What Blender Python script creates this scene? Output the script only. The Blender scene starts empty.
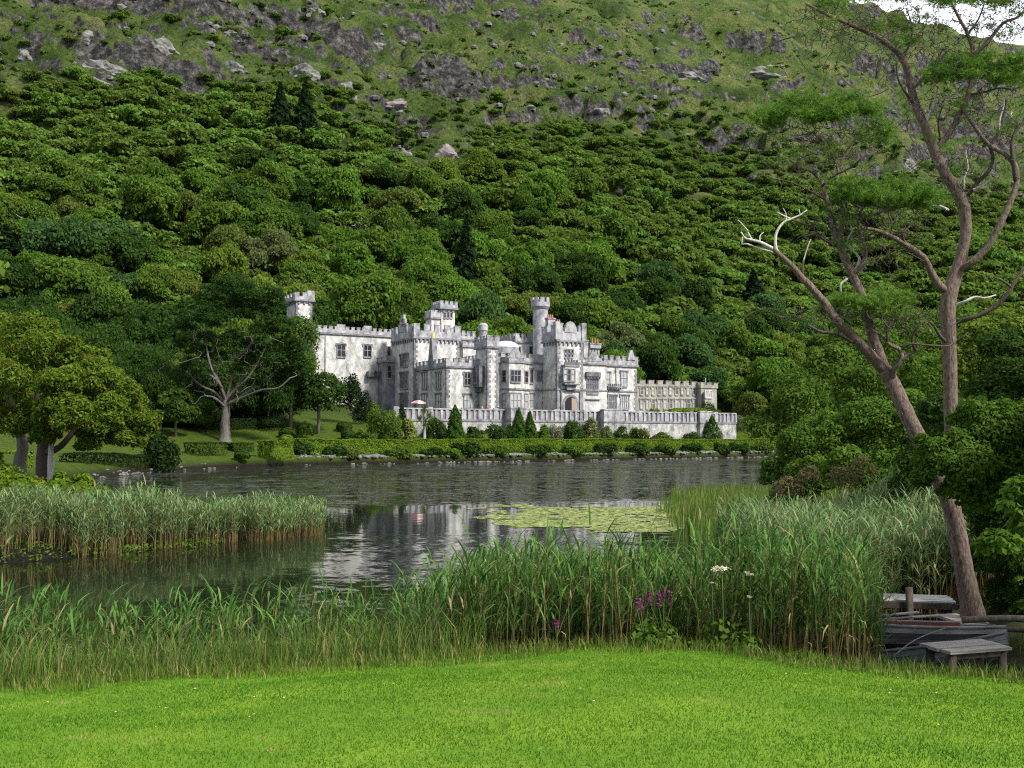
import bpy, math, random
import numpy as np
from mathutils import Vector, Matrix

R = math.radians
sc = bpy.context.scene
COL = sc.collection
random.seed(7)
rng = np.random.default_rng(7)

# ------------------------------------------------------------------ camera, sky, sun, exposure
EYE = 4.0                 # lens height above the lake
FPX = 1005.0              # focal length in pixels of a 1024 px wide frame
PITCH = math.atan(54.0 / FPX)
cam_d = bpy.data.cameras.new('camera')
cam_d.sensor_width = 36.0
cam_d.lens = 36.0 * FPX / 1024.0
cam_d.clip_start = 0.1
cam_d.clip_end = 6000
cam = bpy.data.objects.new('camera', cam_d)
COL.objects.link(cam)
cam.location = (0, 0, EYE)
cam.rotation_euler = (math.pi / 2 + PITCH, 0, 0)
sc.camera = cam

TO_SUN = Vector((0.80, -0.60, 0.95)).normalized()
sun_d = bpy.data.lights.new('sun', 'SUN')
sun_d.energy = 4.3
sun_d.angle = R(9)
sun_d.color = (1.0, 0.95, 0.87)
sun = bpy.data.objects.new('sun', sun_d)
COL.objects.link(sun)
sun.rotation_euler = (-TO_SUN).to_track_quat('-Z', 'Y').to_euler()

world = bpy.data.worlds.new('World')
sc.world = world
world.use_nodes = True
wn, wl = world.node_tree.nodes, world.node_tree.links
wn.clear()
w_out = wn.new('ShaderNodeOutputWorld')
w_bg = wn.new('ShaderNodeBackground')
w_sky = wn.new('ShaderNodeTexSky')
w_sky.sky_type = 'NISHITA'
w_sky.sun_disc = False
w_sky.sun_elevation = math.asin(TO_SUN.z)
w_sky.sun_rotation = math.atan2(TO_SUN.x, TO_SUN.y)
w_sky.dust_density = 2.0
w_tc = wn.new('ShaderNodeTexCoord')
w_map = wn.new('ShaderNodeMapping')
w_map.inputs['Scale'].default_value = (1.0, 1.0, 2.6)
w_noise = wn.new('ShaderNodeTexNoise')
w_noise.inputs['Scale'].default_value = 2.2
w_noise.inputs['Detail'].default_value = 7
w_noise.inputs['Roughness'].default_value = 0.55
w_ramp = wn.new('ShaderNodeValToRGB')
w_ramp.color_ramp.elements[0].position = 0.32
w_ramp.color_ramp.elements[0].color = (0.45, 0.45, 0.45, 1)
w_ramp.color_ramp.elements[1].position = 0.62
w_ramp.color_ramp.elements[1].color = (0.97, 0.97, 0.97, 1)
w_cl = wn.new('ShaderNodeMixRGB')
w_cl.blend_type = 'MIX'
w_cl.inputs['Color2'].default_value = (8.2, 8.4, 9.0, 1)     # bright broken cloud
# the cloud cover is thin and bright to the north over the mountain, heavier to the south
w_sep = wn.new('ShaderNodeSeparateXYZ')
wl.new(w_tc.outputs['Generated'], w_sep.inputs[0])
w_mr = wn.new('ShaderNodeMapRange')
w_mr.interpolation_type = 'SMOOTHSTEP'
w_mr.inputs['From Min'].default_value = -0.3
w_mr.inputs['From Max'].default_value = 0.7
wl.new(w_sep.outputs['Y'], w_mr.inputs['Value'])
w_c2 = wn.new('ShaderNodeMixRGB')
w_c2.inputs['Color1'].default_value = (6.0, 6.3, 7.0, 1)
w_c2.inputs['Color2'].default_value = (14.5, 14.7, 15.4, 1)
wl.new(w_mr.outputs['Result'], w_c2.inputs['Fac'])
wl.new(w_c2.outputs['Color'], w_cl.inputs['Color2'])
wl.new(w_tc.outputs['Generated'], w_map.inputs['Vector'])
wl.new(w_map.outputs['Vector'], w_noise.inputs['Vector'])
wl.new(w_noise.outputs['Fac'], w_ramp.inputs['Fac'])
wl.new(w_ramp.outputs['Color'], w_cl.inputs['Fac'])
wl.new(w_sky.outputs['Color'], w_cl.inputs['Color1'])
wl.new(w_cl.outputs['Color'], w_bg.inputs['Color'])
w_bg.inputs['Strength'].default_value = 0.085
wl.new(w_bg.outputs['Background'], w_out.inputs['Surface'])

sc.view_settings.view_transform = 'Standard'
sc.view_settings.look = 'None'
sc.view_settings.gamma = 1.0
sc.view_settings.exposure = 0.72
sc.cycles.use_denoising = False
sc.cycles.filter_width = 1.15
sc.cycles.max_bounces = 5
sc.cycles.diffuse_bounces = 3
sc.cycles.glossy_bounces = 3
sc.cycles.transmission_bounces = 3
sc.cycles.transparent_max_bounces = 4

# ------------------------------------------------------------------ helpers
def tag(o, label=None, cat=None, group=None, kind=None):
    if label: o['label'] = label
    if cat: o['category'] = cat
    if group: o['group'] = group
    if kind: o['kind'] = kind
    return o

def empty(name, loc=(0, 0, 0), rotz=0.0, label=None, cat=None, group=None):
    o = bpy.data.objects.new(name, None)
    COL.objects.link(o)
    o.location = loc
    o.rotation_euler = (0, 0, rotz)
    return tag(o, label, cat, group)

def copy_tree(o, parent=None):
    c = o.copy()
    COL.objects.link(c)
    c.parent = parent
    for ch in list(o.children):
        copy_tree(ch, c)
    return c

def np_mesh(name, verts, quads=None, tris=None, mats=(), qmat=None, tmat=None, attrs=None, smooth=False):
    me = bpy.data.meshes.new(name)
    verts = np.asarray(verts, np.float32).reshape(-1, 3)
    q = np.zeros((0, 4), np.int32) if quads is None else np.asarray(quads, np.int32).reshape(-1, 4)
    t = np.zeros((0, 3), np.int32) if tris is None else np.asarray(tris, np.int32).reshape(-1, 3)
    me.vertices.add(len(verts))
    me.vertices.foreach_set('co', verts.ravel())
    loops = np.concatenate([q.ravel(), t.ravel()])
    me.loops.add(len(loops))
    me.loops.foreach_set('vertex_index', loops)
    me.polygons.add(len(q) + len(t))
    starts = np.concatenate([np.arange(len(q)) * 4, len(q) * 4 + np.arange(len(t)) * 3]).astype(np.int32)
    me.polygons.foreach_set('loop_start', starts)
    for m in mats:
        me.materials.append(m)
    if qmat is not None or tmat is not None:
        mi = np.concatenate([np.zeros(len(q), np.int32) if qmat is None else np.asarray(qmat, np.int32),
                             np.zeros(len(t), np.int32) if tmat is None else np.asarray(tmat, np.int32)])
        me.polygons.foreach_set('material_index', mi)
    if smooth:
        me.polygons.foreach_set('use_smooth', np.ones(len(q) + len(t), bool))
    for k, a in (attrs or {}).items():
        at = me.attributes.new(k, 'FLOAT', 'POINT')
        at.data.foreach_set('value', np.asarray(a, np.float32))
    me.update(calc_edges=True)
    me.validate()
    return me

def link(name, me, parent=None, loc=None):
    o = bpy.data.objects.new(name, me)
    COL.objects.link(o)
    if parent is not None: o.parent = parent
    if loc is not None: o.location = loc
    return o

class MB:
    """collects boxes, tubes and prisms into one mesh"""
    def __init__(s):
        s.v, s.f, s.m, s.mats, s.sm = [], [], [], [], []
    def mat(s, m):
        if m not in s.mats: s.mats.append(m)
        return s.mats.index(m)
    def add(s, vs, fs, m, smooth=False):
        b = len(s.v)
        s.v += [tuple(v) for v in vs]
        i = s.mat(m)
        for f in fs:
            s.f.append(tuple(b + k for k in f)); s.m.append(i); s.sm.append(smooth)
    def box(s, a, b, m):
        x0, y0, z0 = a; x1, y1, z1 = b
        if x0 > x1: x0, x1 = x1, x0
        if y0 > y1: y0, y1 = y1, y0
        if z0 > z1: z0, z1 = z1, z0
        s.add([(x0, y0, z0), (x1, y0, z0), (x1, y1, z0), (x0, y1, z0), (x0, y0, z1), (x1, y0, z1), (x1, y1, z1), (x0, y1, z1)],
              [(0, 3, 2, 1), (4, 5, 6, 7), (0, 1, 5, 4), (1, 2, 6, 5), (2, 3, 7, 6), (3, 0, 4, 7)], m)
    def prism(s, poly, z0, z1, m):
        n = len(poly)
        vs = [(x, y, z0) for x, y in poly] + [(x, y, z1) for x, y in poly]
        fs = [tuple(range(n))[::-1], tuple(range(n, 2 * n))]
        fs += [(i, (i + 1) % n, n + (i + 1) % n, n + i) for i in range(n)]
        s.add(vs, fs, m)
    def extr(s, pts, d, m):
        """polygon pts (3D) pushed along d"""
        n = len(pts)
        d = Vector(d)
        vs = [tuple(Vector(p)) for p in pts] + [tuple(Vector(p) + d) for p in pts]
        fs = [tuple(range(n))[::-1], tuple(range(n, 2 * n))]
        fs += [(i, (i + 1) % n, n + (i + 1) % n, n + i) for i in range(n)]
        s.add(vs, fs, m)
    def cyl(s, c, r0, r1, z0, z1, m, n=12, smooth=True):
        vs = []
        for r, z in ((r0, z0), (r1, z1)):
            vs += [(c[0] + r * math.cos(2 * math.pi * i / n), c[1] + r * math.sin(2 * math.pi * i / n), z) for i in range(n)]
        fs = [(i, (i + 1) % n, n + (i + 1) % n, n + i) for i in range(n)]
        s.add(vs, fs, m, smooth)
        s.add(vs, [tuple(range(n))[::-1], tuple(range(n, 2 * n))], m)
    def tube(s, pts, rad, m, n=7, rough=0.0, cap=True):
        pts = [Vector(p) for p in pts]
        k = len(pts)
        if k < 2: return
        vs, ref = [], Vector((0.13, 0.9, 0.31)).normalized()
        for i, p in enumerate(pts):
            t = (pts[min(i + 1, k - 1)] - pts[max(i - 1, 0)])
            t = t.normalized() if t.length > 1e-9 else Vector((0, 0, 1))
            a = t.cross(ref)
            if a.length < 1e-3: a = t.cross(Vector((1, 0, 0)))
            a.normalize(); b = t.cross(a)
            for j in range(n):
                th = 2 * math.pi * j / n
                r = rad[i] * (1 + rough * random.uniform(-1, 1))
                vs.append(p + a * (r * math.cos(th)) + b * (r * math.sin(th)))
        fs = [(i * n + j, i * n + (j + 1) % n, (i + 1) * n + (j + 1) % n, (i + 1) * n + j) for i in range(k - 1) for j in range(n)]
        if cap: fs += [tuple(range(n))[::-1], tuple(range((k - 1) * n, k * n))]
        s.add(vs, fs, m, True)
    def build(s, name, parent=None, loc=None):
        me = bpy.data.meshes.new(name)
        me.from_pydata(s.v, [], s.f)
        for m in s.mats: me.materials.append(m)
        me.polygons.foreach_set('material_index', np.array(s.m, np.int32))
        me.polygons.foreach_set('use_smooth', np.array(s.sm, bool))
        me.update()
        return link(name, me, parent, loc)

def smooth_path(pts, rad, sub=4):
    """Catmull-Rom through pts"""
    P = [Vector(p) for p in pts]
    if len(P) < 3: return P, list(rad)
    out, ro = [], []
    for i in range(len(P) - 1):
        p0, p1, p2, p3 = P[max(i - 1, 0)], P[i], P[i + 1], P[min(i + 2, len(P) - 1)]
        for j in range(sub):
            t = j / sub
            out.append(0.5 * ((2 * p1) + (p2 - p0) * t + (2 * p0 - 5 * p1 + 4 * p2 - p3) * t * t + (3 * p1 - p0 - 3 * p2 + p3) * t ** 3))
            ro.append(rad[i] * (1 - t) + rad[i + 1] * t)
    out.append(P[-1]); ro.append(rad[-1])
    return out, ro

# pixel <-> world (for measuring the place off the photograph)
CP, SP = math.cos(PITCH), math.sin(PITCH)
def ray(px, py):
    a, b = (px - 512) / FPX, (384 - py) / FPX
    return np.array([a, CP - b * SP, SP + b * CP])
def at_Y(px, py, Y):
    d = ray(px, py)
    return Vector((d[0] * Y / d[1], Y, EYE + d[2] * Y / d[1]))
def project(x, y, z):
    dep = y * CP + (z - EYE) * SP
    return 512 + FPX * x / dep, 384 - FPX * ((z - EYE) * CP - y * SP) / dep

# noise
def _h(ix, iy, seed):
    n = (ix.astype(np.int64) * 374761393 + iy.astype(np.int64) * 668265263 + seed * 974711) & 0xffffffff
    n = ((n ^ (n >> 13)) * 1274126177) & 0xffffffff
    return ((n ^ (n >> 16)) & 0xffff) / 65535.0
def vnoise(x, y, seed=0):
    ix, iy = np.floor(x), np.floor(y)
    fx, fy = x - ix, y - iy
    fx, fy = fx * fx * fx * (fx * (fx * 6 - 15) + 10), fy * fy * fy * (fy * (fy * 6 - 15) + 10)
    a, b = _h(ix, iy, seed), _h(ix + 1, iy, seed)
    c, d = _h(ix, iy + 1, seed), _h(ix + 1, iy + 1, seed)
    return (a + (b - a) * fx + (c - a) * fy + (a - b - c + d) * fx * fy) * 2 - 1
def fbm(x, y, oct=4, seed=0, gain=0.5):
    s, a = 0.0, 1.0
    for i in range(oct):
        s = s + a * vnoise(x * 2.03 ** i + 17.3 * i, y * 2.03 ** i - 9.1 * i, seed + i)
        a *= gain
    return s
def ss(t):
    t = np.clip(t, 0, 1)
    return t * t * (3 - 2 * t)

# ------------------------------------------------------------------ materials
def M(name):
    m = bpy.data.materials.new(name)
    m.use_nodes = True
    nt = m.node_tree
    return m, nt.nodes, nt.links, nt.nodes['Principled BSDF']

def stone(name, c0, c1, c2=None, scale=0.6, rough=0.85, bump=0.3, streak=0.0, fine=6.0, course=0.0):
    """mottled stone: two tones by noise, darker weather stains with an own shape, optional masonry courses"""
    m, n, l, p = M(name)
    tc = n.new('ShaderNodeTexCoord')
    mp = n.new('ShaderNodeMapping')
    mp.inputs['Scale'].default_value = (1, 1, 1 - 0.75 * streak)
    l.new(tc.outputs['Object'], mp.inputs['Vector'])
    a = n.new('ShaderNodeTexNoise'); a.inputs['Scale'].default_value = scale; a.inputs['Detail'].default_value = 6
    a.inputs['Roughness'].default_value = 0.65
    l.new(mp.outputs['Vector'], a.inputs['Vector'])
    b = n.new('ShaderNodeTexNoise'); b.inputs['Scale'].default_value = fine; b.inputs['Detail'].default_value = 3
    l.new(tc.outputs['Object'], b.inputs['Vector'])
    r = n.new('ShaderNodeValToRGB')
    e = r.color_ramp.elements
    e[0].position, e[0].color = 0.36, (*c0, 1)
    e[1].position, e[1].color = 0.62, (*c1, 1)
    if c2:
        x = r.color_ramp.elements.new(0.27); x.color = (*c2, 1)
    l.new(a.outputs['Fac'], r.inputs['Fac'])
    mx = n.new('ShaderNodeMixRGB'); mx.blend_type = 'MULTIPLY'; mx.inputs['Fac'].default_value = 0.55
    l.new(r.outputs['Color'], mx.inputs['Color1'])
    r2 = n.new('ShaderNodeValToRGB')
    r2.color_ramp.elements[0].position, r2.color_ramp.elements[0].color = 0.3, (0.5, 0.5, 0.52, 1)
    r2.color_ramp.elements[1].position, r2.color_ramp.elements[1].color = 0.6, (1.1, 1.1, 1.1, 1)
    l.new(b.outputs['Fac'], r2.inputs['Fac'])
    l.new(r2.outputs['Color'], mx.inputs['Color2'])
    l.new(mx.outputs['Color'], p.inputs['Base Color'])
    p.inputs['Roughness'].default_value = rough
    bu = n.new('ShaderNodeBump'); bu.inputs['Strength'].default_value = bump; bu.inputs['Distance'].default_value = 0.1
    l.new(b.outputs['Fac'], bu.inputs['Height'])
    l.new(bu.outputs['Normal'], p.inputs['Normal'])
    return m

def plain(name, c, rough=0.6, metal=0.0, var=0.25, scale=8.0):
    m, n, l, p = M(name)
    tc = n.new('ShaderNodeTexCoord')
    a = n.new('ShaderNodeTexNoise'); a.inputs['Scale'].default_value = scale; a.inputs['Detail'].default_value = 4
    l.new(tc.outputs['Object'], a.inputs['Vector'])
    r = n.new('ShaderNodeValToRGB')
    e = r.color_ramp.elements
    e[0].position, e[0].color = 0.3, (*[x * (1 - var) for x in c], 1)
    e[1].position, e[1].color = 0.7, (*[x * (1 + var) for x in c], 1)
    l.new(a.outputs['Fac'], r.inputs['Fac'])
    l.new(r.outputs['Color'], p.inputs['Base Color'])
    p.inputs['Roughness'].default_value = rough
    p.inputs['Metallic'].default_value = metal
    return m

def wood(name, c0, c1, scale=3.0, stretch=(1, 14, 14), rough=0.8, bump=0.5):
    m, n, l, p = M(name)
    tc = n.new('ShaderNodeTexCoord')
    mp = n.new('ShaderNodeMapping'); mp.inputs['Scale'].default_value = stretch
    l.new(tc.outputs['Object'], mp.inputs['Vector'])
    a = n.new('ShaderNodeTexNoise'); a.inputs['Scale'].default_value = scale; a.inputs['Detail'].default_value = 6
    a.inputs['Roughness'].default_value = 0.7
    l.new(mp.outputs['Vector'], a.inputs['Vector'])
    r = n.new('ShaderNodeValToRGB')
    e = r.color_ramp.elements
    e[0].position, e[0].color = 0.33, (*c0, 1)
    e[1].position, e[1].color = 0.66, (*c1, 1)
    l.new(a.outputs['Fac'], r.inputs['Fac'])
    l.new(r.outputs['Color'], p.inputs['Base Color'])
    p.inputs['Roughness'].default_value = rough
    bu = n.new('ShaderNodeBump'); bu.inputs['Strength'].default_value = bump; bu.inputs['Distance'].default_value = 0.02
    l.new(a.outputs['Fac'], bu.inputs['Height'])
    l.new(bu.outputs['Normal'], p.inputs['Normal'])
    return m

def leaf(name, dark, light, accent=None, acc=0.06, trans=0.44, rough=0.6, spec=0.08, objvar=0.12, hue=False):
    """foliage: colour varies leaf to leaf (attribute tint), a little tree to tree"""
    m, n, l, p = M(name)
    at = n.new('ShaderNodeAttribute'); at.attribute_name = 'tint'
    r = n.new('ShaderNodeValToRGB')
    e = r.color_ramp.elements
    e[0].position, e[0].color = 0.08, (*dark, 1)
    e[1].position, e[1].color = min(0.85, 0.96 - acc), (*light, 1)
    if accent:
        x = e.new(1 - acc - 0.015); x.color = (*light, 1)
        x = e.new(1 - acc); x.color = (*accent, 1)
    l.new(at.outputs['Fac'], r.inputs['Fac'])
    oi = n.new('ShaderNodeObjectInfo')
    mr = n.new('ShaderNodeMapRange')
    mr.inputs['To Min'].default_value = 1 - objvar
    mr.inputs['To Max'].default_value = 1 + objvar
    hs = n.new('ShaderNodeHueSaturation')
    l.new(r.outputs['Color'], hs.inputs['Color'])
    if hue:
        ah = n.new('ShaderNodeAttribute'); ah.attribute_name = 'hue'
        l.new(ah.outputs['Fac'], mr.inputs['Value'])
        m2 = n.new('ShaderNodeMapRange'); m2.inputs['To Min'].default_value = 0.495; m2.inputs['To Max'].default_value = 0.522
        l.new(ah.outputs['Fac'], m2.inputs['Value'])
        l.new(m2.outputs['Result'], hs.inputs['Hue'])
    else:
        l.new(oi.outputs['Random'], mr.inputs['Value'])
    l.new(mr.outputs['Result'], hs.inputs['Value'])
    l.new(hs.outputs['Color'], p.inputs['Base Color'])
    p.inputs['Roughness'].default_value = rough
    p.inputs['Specular IOR Level'].default_value = spec
    t = n.new('ShaderNodeBsdfTranslucent')
    l.new(hs.outputs['Color'], t.inputs['Color'])
    mx = n.new('ShaderNodeMixShader'); mx.inputs['Fac'].default_value = trans
    l.new(p.outputs['BSDF'], mx.inputs[1]); l.new(t.outputs['BSDF'], mx.inputs[2])
    l.new(mx.outputs['Shader'], n['Material Output'].inputs['Surface'])
    return m

def glassy(name, c, rough=0.1):
    m, n, l, p = M(name)
    tc = n.new('ShaderNodeTexCoord')
    a = n.new('ShaderNodeTexNoise'); a.inputs['Scale'].default_value = 1.3
    l.new(tc.outputs['Object'], a.inputs['Vector'])
    r = n.new('ShaderNodeValToRGB')
    r.color_ramp.elements[0].color = (*[x * 0.5 for x in c], 1)
    r.color_ramp.elements[1].color = (*[x * 1.6 for x in c], 1)
    l.new(a.outputs['Fac'], r.inputs['Fac'])
    l.new(r.outputs['Color'], p.inputs['Base Color'])
    p.inputs['Roughness'].default_value = rough
    return m
# ------------------------------------------------------------------ the lie of the land
FAR_SHORE = [(190, 322), (62, 217), (52, 211), (18, 184.5), (-14.7, 161), (-31.4, 149.5), (-39.5, 136), (-42.5, 118), (-42.4, 106), (-40, 85), (-29, 68)]
LAKE = FAR_SHORE + [(-21.5, 58), (-16, 46), (-12.5, 38.5), (-15, 33), (-22, 30), (-32, 28), (-70, 26), (-70, 15.5),
        (-14, 14.6), (-8, 14.6), (-3.5, 15.9), (1, 17.3), (3.6, 17.1), (5.6, 15.8), (6.8, 15.3), (8.3, 15.3), (8.9, 16.6), (8.5, 19.0), (8.9, 20.4), (9.5, 22.5), (10.0, 30), (12.5, 42),
        (16, 55), (24, 75), (40, 110), (75, 160), (140, 215), (240, 300)]
LK = np.array(LAKE, float)
def sd_lake(x, y):
    """distance to the shoreline, negative over water"""
    x = np.asarray(x, float); y = np.asarray(y, float)
    d = np.full(x.shape, 1e18); ins = np.zeros(x.shape, bool)
    for i in range(len(LK)):
        ax, ay = LK[i]; bx, by = LK[(i + 1) % len(LK)]
        ex, ey = bx - ax, by - ay
        t = np.clip(((x - ax) * ex + (y - ay) * ey) / (ex * ex + ey * ey), 0, 1)
        d = np.minimum(d, (x - ax - t * ex) ** 2 + (y - ay - t * ey) ** 2)
        c = ((ay > y) != (by > y))
        with np.errstate(divide='ignore', invalid='ignore'):
            xi = ax + (y - ay) * ex / (ey if ey != 0 else 1e-9)
        ins ^= c & (x < xi)
    d = np.sqrt(d)
    return np.where(ins, -d, d)

THETA = R(30)
UX, UY = math.cos(THETA), math.sin(THETA)
VX, VY = -UY, UX
CO_Y = 212.0
CO_X = (414 - 512) / FPX * CO_Y
TERR = 8.6                # terrace floor level
WALL_V = -25.0            # front plane of the terrace wall in the castle's own axes
def to_uv(x, y):
    return (x - CO_X) * UX + (y - CO_Y) * UY, (x - CO_X) * VX + (y - CO_Y) * VY
def from_uv(u, v):
    return CO_X + u * UX + v * VX, CO_Y + u * UY + v * VY

HD = [-120, -75, -40, 0, 50, 120, 200, 330, 515, 560, 640, 900, 1500]
HZ = [2.5, 4.0, 7.0, 14, 40, 85, 140, 243, 425, 440, 425, 330, 200]
def hill_d(x, y):
    return -0.4 * x + 0.917 * y - 230 + 6 * fbm(x / 60, y / 60, 3, 5)

def H(x, y):
    x = np.asarray(x, float); y = np.asarray(y, float)
    sd = sd_lake(x, y)
    # lake bed
    bed = -0.25 - 1.3 * ss(-sd / 8)
    e = 0.05 * fbm(x / 1.7, y / 1.7, 3, 11)
    near = 0.9 * ss(sd / 2.4) + 0.115 * np.clip(sd - 2.4, 0, 12) + 0.03 * np.clip(sd - 14.4, 0, 60) + e * 0.5 * ss(sd)
    pen = 0.4 * ss(sd / 2) + 0.015 * np.clip(sd, 0, 60) + e
    right = 0.6 * ss(sd / 2) + 0.035 * np.clip(sd, 0, 120) + e
    far = 1.4 * ss(sd / 2.5) + 1.2 * ss((sd - 3) / 10) + 2.7 * ss((sd - 10) / 20) + 0.15 * fbm(x / 9, y / 9, 3, 3)
    wn = 1 - ss((y - 22) / 6)
    wr = ss((x - (0.5 * (y - 28) + 3)) / 6) * (1 - wn)
    wf = ss((y - 62) / 30) * (1 - wr)
    land = near * wn + (1 - wn) * (right * wr + (1 - wr) * (far * wf + pen * (1 - wf)))
    # hill
    hd = hill_d(x, y)
    hz = np.interp(hd, HD, HZ)
    hz = np.minimum(hz, 1.0 + 0.11 * sd + 0.0024 * sd * sd)
    amp = ss((hd - 20) / 160)
    hz = hz + amp * (7 * fbm(x / 70, y / 70, 4, 21) + 1.6 * fbm(x / 14, y / 14, 3, 27))
    # rock ledges higher up
    rk = ss((hd - 140) / 100)
    wob = 12 * fbm(x / 55, y / 55, 4, 31) + 3.0 * fbm(x / 11, y / 11, 3, 37)
    hs = 18.0
    q = (hz + wob) / hs
    f = q - np.floor(q)
    g = np.where(f < 0.74, f * 0.24 / 0.74, 0.24 + (f - 0.74) * (0.76 / 0.26))
    patch = ss((fbm(x / 90 + 3.1, y / 90, 3, 41) + 0.55) / 0.8)
    tz = hs * (np.floor(q) + g) - wob
    hz = hz + rk * patch * (tz - hz)
    crag = ss((hd - 120) / 120) * patch
    hz = hz + crag * (1.6 * np.abs(fbm(x / 7, y / 7, 4, 51)) + 0.5 * fbm(x / 2.6, y / 2.6, 2, 57))
    # long rock steps across the upper slope
    for c0, hgt_, sd_ in ((175, 9, 1), (235, 13, 2), (300, 11, 3), (390, 16, 4)):
        c = c0 + 22 * fbm(x / 75 + sd_, y / 200, 3, 100 + sd_) + 3 * fbm(x / 9, y / 40, 2, 110 + sd_)
        on = ss((fbm(x / 85 + 7 * sd_, x * 0 + sd_, 2, 120 + sd_) + .25) / .5)
        hz = hz + on * hgt_ * (ss((hd - c) / 5.5) - ss((hd - c - 5.5) / 75))
    # gullies running down the slope
    gx = (x * 0.917 + y * 0.4)
    gul = np.abs(fbm(gx / 45, (y - x) / 260, 3, 61))
    hz = hz - amp * 6 * np.exp(-(gul / 0.07) ** 2)
    wh = ss((y - 110) / 40) * (1 - ss((0.35 * x - 0.9 * (y - 150)) / 40))
    z = np.where(sd > 0, np.maximum(land, np.where(wh > 0.01, hz * wh + land * (1 - wh), -9)), bed)
    # platform of the castle behind the terrace wall
    u, v = to_uv(x, y)
    inside = ss((v - (WALL_V + 0.7)) / 0.8) * (1 - ss((v - 20) / 10)) * ss((u + 10) / 8) * (1 - ss((u - 96) / 14))
    z = z * (1 - inside) + (TERR - 0.02) * inside
    return z

def ground_hit(px, py, y0=6, y1=1200):
    ys = np.concatenate([np.linspace(y0, 60, 900), np.geomspace(60.05, y1, 2500)])
    ys = ys[ys >= y0]
    d = ray(px, py)
    x, z = d[0] / d[1] * ys, EYE + d[2] / d[1] * ys
    h = np.maximum(H(x, ys), 0)
    k = np.argmax(h > z)
    return Vector((x[k], ys[k], float(h[k])))
def on_ground(x, y, sink=0.0):
    return Vector((x, y, float(H(np.array([x]), np.array([y]))[0]) - sink))

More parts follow.
